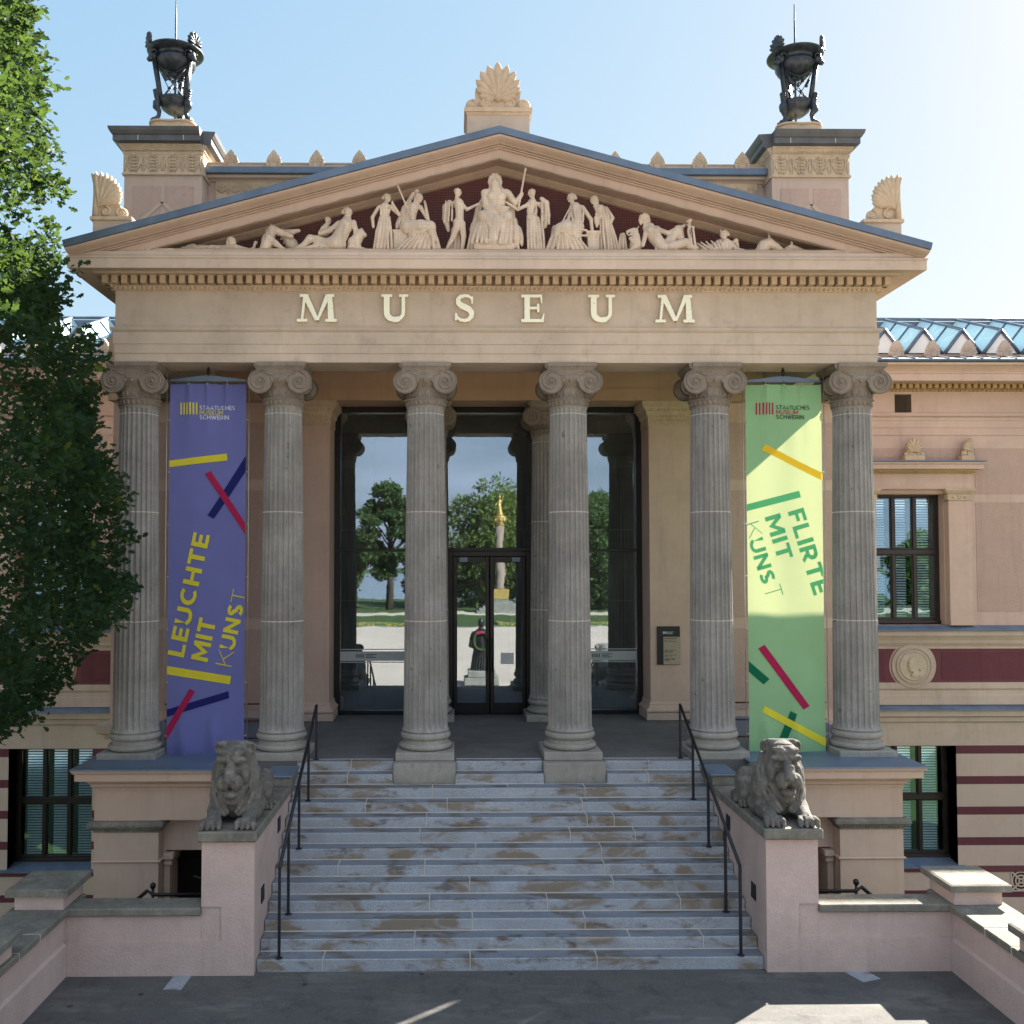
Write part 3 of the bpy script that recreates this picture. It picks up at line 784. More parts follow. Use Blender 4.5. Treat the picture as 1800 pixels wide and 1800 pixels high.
# ---- entrance glazing -----------------------------------------------------------
YG=4.5
fr=MB(); B=(YG-.09,YG+.06)
fr.cbox(-3.46,-3.325,B[0],B[1],2.15,9.05,.008); fr.cbox(3.335,3.46,B[0],B[1],2.15,9.05,.008); fr.cbox(-3.325,3.335,B[0],B[1],8.92,9.05,.008)
fr.cbox(-3.325,-.90,B[0]+.01,B[1],5.785,5.845,.006); fr.cbox(.92,3.335,B[0]+.01,B[1],5.785,5.845,.006)
fr.cbox(-1.02,1.06,B[0]-.12,B[1],5.80,5.87,.006)
fr.cbox(-.93,-.80,B[0]-.05,B[1],2.15,5.80,.006); fr.cbox(.84,.97,B[0]-.05,B[1],2.15,5.80,.006); fr.cbox(-.80,.84,B[0]-.05,B[1],5.68,5.80,.006)
fr.cbox(-3.325,-.93,B[0]+.01,B[1],2.15,2.24,.006); fr.cbox(.97,3.335,B[0]+.01,B[1],2.15,2.24,.006)
GF=fr.build('entrance_glazing',M['blackmetal'],BLD)
for x0,x1,z0,z1 in ((-3.325,3.335,5.845,8.92),(-3.325,-.93,2.24,5.785),(.97,3.335,2.24,5.785)):
    MB().box(x0,x1,YG-.012,YG+.012,z0,z1).build('pane',M['glass'],GF)
for s_ in (-1,1):
    fl=MB(); x0,x1=(-3.325,-.93) if s_<0 else (.97,3.335)
    fl.box(x0,x1,YG-.0165,YG-.0145,3.34,3.55); 
    for z in (3.30,3.585): fl.box(x0,x1,YG-.0165,YG-.0145,z,z+.02)
    FB=fl.build('frosted_strip',M['whitefilm'],GF)
    lg=MB(); cx=-2.75 if s_<0 else 2.55
    for k in range(5): lg.box(cx-.22+k*.038,cx-.20+k*.038,YG-.0195,YG-.0175,3.41,3.49)
    for k,(w) in enumerate((.24,.16,.22)): lg.box(cx,cx+w,YG-.0195,YG-.0175,3.475-k*.033,3.49-k*.033)
    lg.build('printed_logo',M['signdark'],FB)
for s_ in (-1,1):
    x0,x1=(-.79,.015) if s_<0 else (.035,.83)
    d=MB(); y0,y1=YG-.11,YG-.03
    d.cbox(x0,x0+.085,y0,y1,2.17,5.67,.006); d.cbox(x1-.085,x1,y0,y1,2.17,5.67,.006); d.cbox(x0+.085,x1-.085,y0,y1,5.54,5.67,.006); d.cbox(x0+.085,x1-.085,y0,y1,2.17,2.42,.006)
    D=d.build('door',M['blackmetal'],BLD)
    MB().box(x0+.085,x1-.085,YG-.08,YG-.06,2.42,5.54).build('pane',M['glass'],D)
    h=MB(); xh=x1-.05 if s_<0 else x0+.05
    h.tube([(xh,y0-.06,3.1),(xh,y0-.06,3.85)],.016,8); h.tube([(xh,y0,3.2),(xh,y0-.06,3.2)],.01,6); h.tube([(xh,y0,3.75),(xh,y0-.06,3.75)],.01,6)
    h.build('handle',M['blackmetal'],D)
    xc=x0+.14 if s_<0 else x1-.30
    MB().box(xc,xc+.18,y0-.02,y0-.002,5.555,5.655).build('door_closer',M['slate'],D)
MB().box(.27,.56,YG-.088,YG-.083,3.27,3.52).build('paper_notice',M['paper'],BLD)
# vestibule behind the glass
vb=MB(); vb.box(-5,5,8.9,9.1,2,10); vb.box(-5.1,-4.9,4.9,9,2,10); vb.box(4.9,5.1,4.9,9,2,10); vb.box(-5,5,4.9,9.1,9.4,9.6)
V=vb.build('vestibule',M['interior'],BLD)
MB().box(-5,5,4.62,9,2.0,2.14).build('vestibule_floor',M['interfloor'],V)
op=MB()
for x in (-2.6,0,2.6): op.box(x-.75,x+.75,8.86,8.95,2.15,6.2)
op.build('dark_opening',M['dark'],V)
pi_=MB()
for x in (-3.75,-1.35,1.35,3.75): pi_.box(x-.25,x+.25,8.6,8.9,2.14,8.9); pi_.box(x-.32,x+.32,8.53,8.9,8.2,8.9)
for s_ in (-1,1): pi_.box(s_*2.9-.2,s_*2.9+.2,5.6,6.0,2.14,8.9); pi_.box(s_*2.9-.27,s_*2.9+.27,5.53,6.07,8.3,8.9)
pi_.build('inner_pilaster',M['interior'],V)

# ---- podium -----------------------------------------------------------------------
for s_ in (-1,1):
    def B_(mb,name,mat,par): return (mb.mirror_x() if s_<0 else mb).build(name,mat,par)
    mb=MB(); mb.box(4.2,6.7,-1.0,3.7,1.30,2.0); mb.box(5.64,6.7,-1.0,3.7,-3.3,1.30); mb.box(5.60,5.64,-.72,3.7,-3.3,1.30); mb.box(4.2,5.60,-.72,3.7,.73,1.30)
    P=B_(mb,'podium',M['podium'],BLD)
    PT=[(4.22,-1.0),(6.7,-1.0),(6.7,3.7)]
    mb=MB(); mb.sweep(PT,[(-.1,1.78),(.01,1.78),(.02,1.83),(.05,1.86),(.055,1.90),(.11,1.95),(.115,1.985),(.24,1.99),(.24,2.10),(.265,2.11),(.285,2.15),(.285,2.165),(-.1,2.165)])
    B_(mb,'cornice',M['podium'],P)
    mb=MB(); mb.prism([(4.2,-1.30),(7.0,-1.30),(7.0,4.0),(4.2,4.0)],'z',2.163,2.188); B_(mb,'slate_cover',M['slate'],P)
    mb=MB(); mb.sweep([(5.64,-.72),(5.64,-1.0),(6.7,-1.0),(6.7,1.0)],[(-.05,1.10),(.01,1.10),(.015,1.13),(.05,1.17),(.06,1.19),(.10,1.21),(.10,1.25),(.06,1.29),(-.05,1.30)])
    eggs(mb,5.62,6.75,-1.045,1.165,.055,.018,.018,.018); B_(mb,'pilaster_capital',M['coping'],P)
    mb=MB(); mb.sweep([(5.64,-.72),(5.64,-1.0),(6.7,-1.0),(6.7,1.0)],[(-.05,.61),(.02,.61),(.04,.63),(.02,.65),(-.05,.65)]); B_(mb,'string_course',M['podium'],P)
    mb=MB(); mb.box(4.0,5.60,-.30,-.2,-3.3,.73); B_(mb,'cellar_doorway_dark',M['dark'],P)  # black panel paints the darkness inside the cellar doorway
    mb=MB(); mb.box(5.52,5.62,-.76,-.31,-3.3,.50); mb.cbox(5.48,5.62,-.80,-.31,.50,.56,.01); mb.cbox(5.45,5.62,-.83,-.31,.60,.70,.01); mb.box(5.50,5.62,-.78,-.31,.56,.60); B_(mb,'door_jamb',M['podium'],P)

# ---- towers, attic ---------------------------------------------------------------------
for s_ in (-1,1):
    def B_(mb,name,mat,par): return (mb.mirror_x() if s_<0 else mb).build(name,mat,par)
    X0,X1,Y0,Y1=6.43,8.17,4.2,5.95
    mb=MB(); mb.box(X0,X1,Y0,Y1,10.6,14.92); T=B_(mb,'corner_tower',M['rake'],BLD)
    ring=[(X0,Y0),(X1,Y0),(X1,Y1),(X0,Y1),(X0,Y0)]
    for xa,xb in ((6.62,7.26),(7.36,7.99)):
        pl_=MB(); pl_.prism([(xa,13.1),(xb,13.1),(xb,13.99),(xa,13.99)],'y',Y0-.012,Y0+.02); B_(pl_,'rough_panel',M['rough'],T)
    st=MB()
    for a in (-1,1): st.prism([(7.31-.05,13.62),(7.31+.05,13.62),(7.31+a*.75+.07,12.95),(7.31+a*.75-.07,12.95)],'y',Y0-.022,Y0+.02)
    B_(st,'cross_fillet',M['rake'],T)
    oc=MB(); oc.sweep(ring,[(-.05,14.24),(.045,14.24),(.045,14.285),(.02,14.29),(.015,14.70),(.03,14.72),(.035,14.745),(.02,14.75),(.02,14.77),(.05,14.79),(.05,14.82),(.08,14.86),(.10,14.92),(-.05,14.92)])
    for i in range(4):
        x=X0+(i+.5)*(X1-X0)/4
        for k in range(5):
            oc.ell((x,Y0-.03,14.36+.075*k),(.028,.03,.034),6,5)
            for a in (-1,1): oc.ell((x+a*.055,Y0-.028,14.36+.075*k-.005),(.042,.022,.017),6,4,0,Matrix.Rotation(-a*.6,3,'Y'))
        for a in (-1,1):
            oc.tube([(x+a*.04,Y0-.02,14.31),(x+a*.13,Y0-.03,14.45),(x+a*.15,Y0-.03,14.58),(x+a*.10,Y0-.03,14.66)],[.02,.02,.018,.008],6)
            oc.tube([(x+a*.20,Y0-.02,14.32),(x+a*.17,Y0-.03,14.52),(x+a*.20,Y0-.03,14.66)],[.012,.02,.012],6)
        oc.ell((x,Y0-.035,14.69),(.05,.04,.03),8,5)
    eggs(oc,X0-.05,X1+.05,Y0-.06,14.80,.06,.022,.022,.02); eggs(oc,X0-.08,X1+.08,Y0-.09,14.885,.05,.018,.02,.02)
    B_(oc,'leaf_frieze',M['ornament'],T)
    cp=MB(); cp.sweep(ring,[(-.3,14.92),(.12,14.92),(.20,14.95),(.20,15.07),(.225,15.09),(.27,15.16),(.29,15.235),(-.3,15.27)]); cp.box(X0+.2,X1-.2,Y0+.2,Y1-.2,15.0,15.268)
    for t in (.28,.72):
        x=X0-.28+(X1-X0+.56)*t; cp.box(x-.007,x+.007,Y0-.207,Y0-.19,14.955,15.07,1)
    B_(cp,'cap',[M['lead'],M['mortar']],T)
    tr=MB(); cxx,cyy=7.31,5.07; poly=[]
    for i in range(60):
        a=2*PI*i/60; r=.455+.085*math.cos(3*(a-PI/2)); poly.append((cxx+r*math.cos(a),cyy+r*math.sin(a)))
    big=[(cxx+(x-cxx)*1.12,cyy+(y-cyy)*1.12) for x,y in poly]
    tr.prism(big,'z',15.26,15.60); tr.prism(poly,'z',15.60,15.71); tr.prism([(cxx+(x-cxx)*1.08,cyy+(y-cyy)*1.08) for x,y in poly],'z',15.71,15.75)
    B_(tr,'trefoil_plinth',M['ornament'],T)
at=MB(); at.box(-6.43,6.43,4.75,5.1,10.6,14.5)
AT=at.build('attic_wall',M['rake'],BLD)
fz=MB(); fz.box(-6.25,6.25,4.69,4.76,13.85,14.30)
for i in range(42):
    x=-6.1+i*.2975
    if abs(x)>2.2:
        for k in range(5): fz.ell((x+(k-2)*.035,4.675,14.08+.06*math.cos((k-2)*.7)),(.018,.025,.09),6,5,0,Matrix.Rotation((k-2)*.42,3,'Y'))
        spiral_tube(fz,x+.15,14.05,4.68,.06,.012,1.3,PI/2,.014,1,18)
fz.build('ornament_frieze',M['ornament'],AT)
MB().sweep([(-6.43,4.75),(6.43,4.75)],[(-.02,14.30),(.05,14.30),(.09,14.335),(.20,14.345),(.22,14.40),(-.02,14.40)]).build('cornice',M['facade'],AT)
MB().box(-6.55,6.55,4.42,5.15,14.405,14.545).build('flashing',M['zincroof'],AT)
pr_=MB(); pr_.box(-6.43,6.43,4.62,4.85,14.55,14.69); pr_.box(-6.43,6.43,4.60,4.86,14.69,14.715)
pr_.build('parapet',M['facade'],AT)

def antefix_mb(w=.33,h=.40,th=.14):
    mb=MB(); out=[(-w/2,0),(w/2,0)]
    for i in range(9):
        t=i/8; out.append((w/2*(1.02-t**1.65*1.02)+.004*(1-t) if t<1 else .001, h*.22+h*.78*t**.92))
    L=[(-x,z) for x,z in out[2:]][::-1]
    mb.prism(out+L[1:],'y',-.005,th)
    for k in range(7):
        a=(k-3)*.42; petal(mb,0,h*.24,a,h*.62*(1-.10*abs(k-3)),w*.065,-.006,.018)
    for s_ in (-1,1): spiral_tube(mb,s_*w*.26,h*.14,-.01,w*.12,w*.03,1.2,PI/2,w*.03,-s_,14)
    return mb
an=antefix_mb().build('antefix',M['ornament'],AT); first=True
for i in range(7):
    for s_ in (-1,1):
        o=an if first else dup(an,AT); first=False
        o.location=(s_*(.0+5.88-.98*i) ,4.585,14.61)

# ---- wings -----------------------------------------------------------------------------------
def blinds(mb,x0,x1,y,z0,z1,p=.066):
    n=int((z1-z0)/p)
    for i in range(n):
        z=z0+(i+.5)*p; mb.add([(x0,y,z-.012),(x1,y,z-.012),(x1,y+.035,z+.02),(x0,y+.035,z+.02),(x0,y+.003,z-.016),(x1,y+.003,z-.016),(x1,y+.038,z+.016),(x0,y+.038,z+.016)],[(0,1,2,3),(4,7,6,5),(0,4,5,1),(3,2,6,7),(0,3,7,4),(1,5,6,2)])
def window(sg,cx,hw,z0,z1,zt,y,par,bt,frame_bottom=.10):
    "casement window with a transom and two mullions, panes, slatted blinds behind"
    f=MB(); x0,x1=cx-hw,cx+hw; f.cbox(x0,x0+.10,y-.05,y+.06,z0,z1,.01); f.cbox(x1-.10,x1,y-.05,y+.06,z0,z1,.01)
    f.cbox(x0+.1,x1-.1,y-.05,y+.06,z1-.07,z1,.01); f.cbox(x0+.1,x1-.1,y-.05,y+.06,z0,z0+frame_bottom,.01); f.cbox(x0-.02,x1+.02,y-.10,y-.051,z0-.03,z0+frame_bottom*.6,.01)
    f.cbox(x0+.1,x1-.1,y-.065,y+.05,zt-.07,zt+.07,.012)
    w=(x1-x0-.2)/3
    xs=[x0+.1+w,x0+.1+2*w]
    for x in xs: f.cbox(x-.045,x+.045,y-.06,y+.045,z0+frame_bottom,zt-.07,.01); f.cbox(x-.045,x+.045,y-.06,y+.045,zt+.07,z1-.07,.01)
    for a,b in ((x0+.1,xs[0]-.045),(xs[0]+.045,xs[1]-.045),(xs[1]+.045,x1-.1)):   # inner sash lines
        for za,zb in ((z0+frame_bottom,zt-.07),(zt+.07,z1-.07)):
            f.box(a,a+.022,y-.03,y+.03,za,zb); f.box(b-.022,b,y-.03,y+.03,za,zb); f.box(a+.022,b-.022,y-.03,y+.03,zb-.03,zb); f.box(a+.022,b-.022,y-.03,y+.03,za,za+.03)
    if sg<0: f=f.mirror_x()
    W=f.build('window',M['windowframe'],par)
    g=MB(); g.box(x0+.11,x1-.11,y-.004,y+.004,z0+.05,z1-.05); g=g.mirror_x() if sg<0 else g; g.build('pane',M['oldglass'],W)
    b=MB()
    for a,c in ((x0+.1,xs[0]-.045),(xs[0]+.045,xs[1]-.045),(xs[1]+.045,x1-.1)): blinds(b,a-.02,c-.12,y+.09,z0+.12,z1-.1)
    b=b.mirror_x() if sg<0 else b; b.build('blind',M['blind'],W)
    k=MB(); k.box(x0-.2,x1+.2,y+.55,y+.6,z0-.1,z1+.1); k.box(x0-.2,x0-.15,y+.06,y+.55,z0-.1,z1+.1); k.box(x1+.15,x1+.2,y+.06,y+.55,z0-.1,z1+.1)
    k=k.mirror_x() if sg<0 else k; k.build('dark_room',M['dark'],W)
    return W
WX1=23.
for sg in (1,-1):
    def B_(mb,name,mat,par): return (mb.mirror_x() if sg<0 else mb).build(name,mat,par)
    YW=6.9; cx=10.75
    w=MB()
    # wall with two openings
    w.box(8.2,9.82,YW,7.5,3.95,9.3); w.box(11.68,WX1,YW,7.5,3.95,9.3); w.box(9.82,11.68,YW,7.5,7.27,9.3)
    w.box(8.2,WX1,YW,7.5,.95,3.95)
    W=B_(w,'wing_wall',M['peach'],BLD)
    fr_=MB(); fr_.box(8.2,10.41,YW+.004,7.5,9.3,9.87); fr_.box(10.84,WX1,YW+.004,7.5,9.3,9.87); fr_.box(10.41,10.84,YW+.004,7.5,9.3,9.335); fr_.box(10.41,10.84,YW+.004,7.5,9.80,9.87); fr_.box(10.41,10.84,7.2,7.5,9.335,9.80); B_(fr_,'wing_frieze',M['peach'],W)
    # rusticated base with burgundy stripes
    bs=MB()
    def baserow(z0,z1,m):
        bs.box(8.2,9.72,YW-.05,7.5,z0,z1,m); bs.box(11.78,WX1,YW-.05,7.5,z0,z1,m)
    zz=.948
    rows=[]
    for k in range(4): rows += [(zz-.20,zz,1),(zz-.755,zz-.20,0)]; zz-=.755
    for a,b,m in rows:
        a=max(a,-2.02)
        if b>a: baserow(a,b,m)
    bs.box(8.2,WX1,YW-.07,7.5,-2.17,-2.02,2); bs.box(8.2,WX1,YW-.05,7.5,-2.62,-2.17,0); bs.box(8.2,WX1,YW-.05,7.5,-2.80,-2.62,1); bs.box(8.2,WX1,YW-.05,7.5,-3.4,-2.80,0)
    BS=B_(bs,'striped_base',[M['striped'],M['burg'],M['burgflat']],W)
    # string mouldings
    P=[(8.2,YW),(WX1,YW)]
    m1=MB(); m1.sweep(P,[(-.05,.95),(.05,.952),(.05,1.52),(.10,1.56),(.10,1.66),(.17,1.70),(.17,1.82),(.20,1.85),(-.05,1.85)])
    m1.sweep(P,[(-.05,1.97),(.06,1.97),(.06,2.20),(.045,2.21),(.045,2.32),(.03,2.33),(.03,2.52),(-.05,2.52)])
    m1.sweep(P,[(-.05,3.365),(.03,3.365),(.03,3.43),(.05,3.44),(.05,3.49),(.075,3.50),(.09,3.58),(.13,3.66),(.14,3.69),(.19,3.70),(.19,3.80),(.21,3.82),(-.05,3.83)])
    B_(m1,'string_course',M['facade'],W)
    bd=MB(); eggs(bd,8.2,16.,YW-.05,2.36,.055,.02,.022,.015); eggs(bd,8.2,16.,YW-.055,3.465,.055,.02,.018,.015); B_(bd,'bead_row',M['ornament'],W)
    sl=MB(); sl.sweep(P,[(-.05,1.853),(.24,1.853),(.24,1.875),(.02,1.965),(-.05,1.968)]); sl.sweep(P,[(-.05,3.832),(.25,3.832),(.25,3.855),(.02,3.948),(-.05,3.952)]); B_(sl,'slate_ledge',M['slate'],W)
    # burgundy frieze and medallion
    bf=MB(); bf.box(8.2,cx-.60,YW-.012,YW+.05,2.522,3.363); bf.box(cx+.60,WX1,YW-.012,YW+.05,2.522,3.363)
    for s2 in (-1,1):
        aa=[math.asin(max(-1,min(1,(2.522-2.94+.841*i/12)/.60))) for i in range(13)]
        poly=[(cx+s2*.60*math.cos(a),2.94+.60*math.sin(a)) for a in aa]+[(cx+s2*.60,3.363),(cx+s2*.60,2.522)]
        bf.prism(poly if s2>0 else poly,'y',YW-.0125,YW+.05)
    BF=B_(bf,'burgundy_frieze',M['burgflat'],W)
    for xa,xb in ((cx+.72,WX1),(8.2,cx-.72)): bp=MB(); bp.box(xa,xb,YW-.022,YW,2.60,3.28); B_(bp,'rough_panel',M['burg'],BF)
    md=MB(); md.lathe([(.0,.055),(.33,.05),(.345,.075),(.36,.075),(.37,.055),(.42,.055),(.43,.08),(.445,.075),(.45,.045),(.545,.045),(.545,0)],(0,0,0),64,0,False)
    md.v=[(cx+x,YW-.01-z,2.94+y) for x,y,z in md.v]
    MD=B_(md,'medallion',M['facade'],W)
    mf=MB(); mf.lathe([(0,0),(.345,0),(.345,.004),(0,.004)],(0,0,0),48,0,False); mf.v=[(cx+x,YW-.068-z,2.94+y) for x,y,z in mf.v]; B_(mf,'medallion_field',M['cream'],MD)
    prof=[(.06,.22),(-.03,.235),(-.10,.20),(-.135,.15),(-.145,.10),(-.15,.06),(-.185,-.005),(-.175,-.025),(-.15,-.03),(-.158,-.05),(-.15,-.065),(-.155,-.085),(-.14,-.10),(-.145,-.135),(-.12,-.165),(-.075,-.16),(-.05,-.18),(-.06,-.235),(-.11,-.275),(.0,-.30),(.12,-.285),(.20,-.235),(.12,-.20),(.115,-.12),(.17,-.07),(.185,.02),(.175,.12),(.13,.19)]
    pr=MB()
    for q,(sc_,yy) in enumerate(((1.,.0),(.93,.018),(.84,.032))):
        pr.prism([(cx+.01+(x-.01)*sc_,2.95+z*sc_) for x,z in prof],'y',YW-.066-yy-.02,YW-.06)
    for k in range(11):
        a=.15+k*.26; pr.tube([(cx+.02+.10*math.cos(a),YW-.10,2.95+.06+.08*math.sin(a)),(cx+.02+.16*math.cos(a+.2),YW-.095,2.95+.06+.14*math.sin(a+.2)),(cx+.02+.18*math.cos(a+.5),YW-.07,2.95+.05+.16*math.sin(a+.5))],[.02,.026,.012],6)
    for k in range(4): pr.ell((cx+.06+.03*k,YW-.10,2.95-.02-.03*k),(.03,.03,.022),7,5)
    pr.ell((cx-.085,YW-.095,2.95+.065),(.022,.012,.012),6,4); pr.tube([(cx-.12,YW-.098,2.95+.10),(cx-.05,YW-.10,2.95+.10)],.012,5)
    B_(pr,'portrait_relief',M['cream'],MD)
    # upper wall: rough panels, hood, pilasters
    for xa,xb,za,zb in ((12.42,17.5,4.29,7.05),(12.42,17.5,7.26,8.42),(8.25,12.40,8.05,8.42),(8.25,9.0,4.29,7.05),(8.25,9.0,7.26,7.9)):
        rp=MB(); rp.box(xa,xb,YW-.010,YW+.02,za,zb); B_(rp,'rough_panel',M['rough'],W)
    tp=MB(); tp.sweep(P,[(-.02,8.755),(.02,8.755),(.02,8.94),(.035,8.942),(.035,9.12),(.05,9.123),(.05,9.22),(.075,9.24),(.085,9.30),(.0,9.303),(-.02,9.303)])
    B_(tp,'architrave',M['peach'],W); bd=MB(); eggs(bd,8.2,16.,YW-.075,9.215,.05,.018,.016,.015); B_(bd,'bead_row',M['ornament'],W)
    cr=MB(); cr.sweep(P,[(-.02,10.03),(.30,10.03),(.62,10.035),(.66,10.02),(.66,10.19),(.68,10.20),(.69,10.24),(.67,10.25),(.70,10.29),(.78,10.35),(.86,10.38),(.88,10.43),(-.02,10.44)]); CR=B_(cr,'cornice',M['peach'],W)
    dd=MB(); dd.sweep(P,[(-.02,9.872),(.02,9.872),(.05,9.91),(.08,9.915),(.08,10.028),(-.02,10.028)]); eggs(dd,8.2,16.,YW-.05,9.885,.11,.04,.03,.025)
    for k in range(90):
        x=8.26+k*.164; dd.box(x-.05,x+.05,YW-.23,YW-.07,9.92,10.026)
    B_(dd,'dentil_course',M['olive'],CR)
    gt=MB(); gt.sweep(P,[(.2,10.443),(.90,10.443),(.93,10.47),(.93,10.50),(.2,10.51)]); B_(gt,'gutter',M['zincroof'],CR)
    er=MB(); er.prism([(6.0,10.515),(7.15,10.80),(7.15,10.70),(6.0,10.50)],'x',8.2,WX1)
    for k in range(36):
        x=8.4+k*.42; er.add([(x,6.02,10.522),(x+.03,6.02,10.522),(x+.33,7.1,10.80),(x+.30,7.1,10.80),(x,6.02,10.55),(x+.03,6.02,10.55),(x+.33,7.1,10.83),(x+.30,7.1,10.83)],[(0,1,5,4),(1,2,6,5),(3,0,4,7),(4,5,6,7)])
    B_(er,'eaves_roof',M['zincroof'],W)
    pp=MB(); pp.box(8.2,WX1,7.15,7.5,9.87,10.84); pp.box(8.2,WX1,7.13,7.5,10.84,10.87); PP=B_(pp,'parapet',M['rake'],W)
    an2=antefix_mb(.30,.44,.20).build('antefix',M['facade'],PP); 
    for k in range(11):
        o=an2 if k==0 else dup(an2,PP); o.location=(sg*(8.75+.935*k),7.125,10.82)
    # saw-tooth glass roof
    gr=MB(); gl=MB(); wt=MB()
    for k in range(13):
        xa=8.6+1.04*k; zr,zv=11.72,11.05; dz=.85; yf,yb=8.0,10.2; hw=.52
        for s2 in (-1,1):
            gl.add([(xa,yf,zr),(xa,yb,zr+dz),(xa+s2*hw,yb,zv+dz),(xa+s2*hw,yf,zv)],[(0,1,2,3)])
            gr.tube([(xa,yf-.03,zr),(xa+s2*hw,yf-.03,zv)],.05,4)
            for q in (.33,.67): gr.tube([(xa,yf+(yb-yf)*q,zr+dz*q+.015),(xa+s2*hw,yf+(yb-yf)*q,zv+dz*q+.015)],.03,4)
        gr.tube([(xa,yf-.03,zr),(xa,yb,zr+dz)],.045,4); gr.tube([(xa+hw,yf-.03,zv),(xa+hw,yb,zv+dz)],.05,4)
        wt.prism([(xa-hw+.05,zv+.05),(xa+hw-.05,zv+.05),(xa,zr-.06)],'y',yf,yf+.04)
    gr.tube([(8.0,10.2,12.58),(22.2,10.2,12.58)],.05,4)
    gr.box(8.2,22.2,7.5,7.95,10.4,10.95); gr.box(8.2,22.2,7.9,10.2,10.6,11.0); gr.box(8.2,22.2,10.15,10.3,10.6,12.5)
    GR=B_(gr,'glass_roof',M['zincroof'],W); B_(gl,'skylight_pane',M['skyglass'],GR); B_(wt,'gable_panel',M['white'],GR)
    # upper window with hood
    hd=MB(); yh=YW
    hd.box(cx-1.50,cx-.92,YW-.12,YW+.1,3.955,7.08); hd.box(cx+.92,cx+1.50,YW-.12,YW+.1,3.955,7.08); hd.box(cx-1.52,cx+1.52,YW-.13,YW+.1,7.38,7.76)
    hd.box(cx-1.49,cx-.93,YW-.11,YW+.1,7.08,7.38); hd.box(cx+.93,cx+1.49,YW-.11,YW+.1,7.08,7.38)
    hd.box(cx-1.53,cx-.915,YW-.145,YW+.1,3.956,4.08); hd.box(cx+.915,cx+1.53,YW-.145,YW+.1,3.956,4.08)
    hd.box(cx-1.0,cx-.90,YW+.1,7.3,3.96,7.35); hd.box(cx+.90,cx+1.0,YW+.1,7.3,3.96,7.35); hd.box(cx-.95,cx+.95,YW+.1,7.3,7.26,7.40)
    HD=B_(hd,'window_surround',M['peach'],W)
    hc=MB(); PH=[(cx-1.52,YW),(cx-1.52,YW-.13),(cx+1.52,YW-.13),(cx+1.52,YW)]
    hc.sweep(PH,[(-.1,7.865),(.16,7.865),(.20,7.87),(.20,7.97),(.23,8.0),(.24,8.04),(-.1,8.05)]); B_(hc,'hood_cornice',M['peach'],HD)
    ho=MB(); ho.sweep(PH,[(-.1,7.762),(.02,7.762),(.08,7.83),(.10,7.862),(-.1,7.862)]); eggs(ho,cx-1.56,cx+1.56,YW-.19,7.81,.07,.025,.03,.025); B_(ho,'egg_moulding',M['olive'],HD)
    hs=MB(); hs.sweep(PH,[(-.13,8.052),(.26,8.052),(.26,8.075),(-.13,8.11)]); B_(hs,'slate_cover',M['slate'],HD)
    hp=MB(); palmette(hp,cx+.02,8.20,.50,.46,YW-.24,11); hp.box(cx-.23,cx+.27,YW-.28,YW-.10,8.09,8.21); hp.prism([(cx-.15,8.22),(cx+.19,8.22),(cx+.20,8.42),(cx+.02,8.60),(cx-.16,8.42)],'y',YW-.235,YW-.15)
    B_(hp,'palmette',M['ornament'],HD)
    for s2 in (-1,1):
        t=MB(); xe=1.50
        for i in range(7):
            a=-1.3+1.3*i/6; petal(t,xe-.03,8.33,a,.33*(1-.25*abs(a)/1.3),.035,YW-.24,.04)
        t.box(xe-.30,xe+.02,YW-.28,YW-.10,8.09,8.21); t.ell((xe-.22,YW-.24,8.27),(.08,.05,.07),10,6); spiral_tube(t,xe-.2,8.27,YW-.28,.06,.01,1.5,PI/2,.015,1,20)
        t.prism([(xe-.12,8.2),(xe+.02,8.2),(xe+.02,8.68),(xe-.05,8.66),(xe-.12,8.45)],'y',YW-.22,YW-.12)
        if s2<0: t=t.mirror_x()
        t.v=[(x+cx,y,z) for x,y,z in t.v]; B_(t,'palmette',M['ornament'],HD)
    pc=MB()
    for s2 in (-1,1):
        xa=cx+s2*1.19; pc.box(xa-.30,xa+.30,YW-.145,YW+.05,7.10,7.25); pc.sweep([(xa-.30,YW),(xa-.30,YW-.145),(xa+.30,YW-.145),(xa+.30,YW)],[(-.05,7.25),(.01,7.25),(.04,7.29),(.05,7.32),(.075,7.33),(.075,7.385),(-.05,7.385)])
        pc.lathe([(.05,0),(.05,.02),(.035,.02),(.03,.005),(0,.02)],(0,0,0),12); 
        for v in range(len(pc.v)-60,len(pc.v)): x,y,z=pc.v[v]; pc.v[v]=(xa+x,YW-.145-z,7.175+y)
        eggs(pc,xa-.3,xa+.3,YW-.17,7.28,.05,.018,.02,.015)
        for q in (-1,1): pc.ell((xa+q*.15,YW-.15,7.175),(.05,.02,.04),8,5)
    B_(pc,'pilaster_capital',M['ornament'],HD)
    window(sg,cx,.92,4.0,7.27,5.80,7.3,W,0)
    # base window
    for xa,xb in ((9.66,9.72),(11.78,11.84)):
        rv=MB()
        for k,(a,b,m) in enumerate(rows):
            a=max(a,-2.0)
            if b>a: rv.box(xa,xb,YW-.046,7.45,a,b,m)
        B_(rv,'window_reveal',[M['striped'],M['burg']],BS)
    sl2=MB(); sl2.prism([(YW-.14,-2.06),(YW-.14,-2.015),(7.4,-1.90),(7.4,-2.06)],'x',9.55,11.95); B_(sl2,'slate_ledge',M['slate'],BS)
    window(sg,cx,1.03,-1.93,.95,-.42,7.33,W,0,.14)
    # vent grille in the frieze, pierced roundel vent in the base
    vg=MB()
    for k in range(17):
        t=k/16
        vg.box(10.41+.43*t-.004,10.41+.43*t+.004,YW+.03,YW+.038,9.335,9.80); vg.box(10.41,10.84,YW+.039,YW+.046,9.335+.465*t-.004,9.335+.465*t+.004)
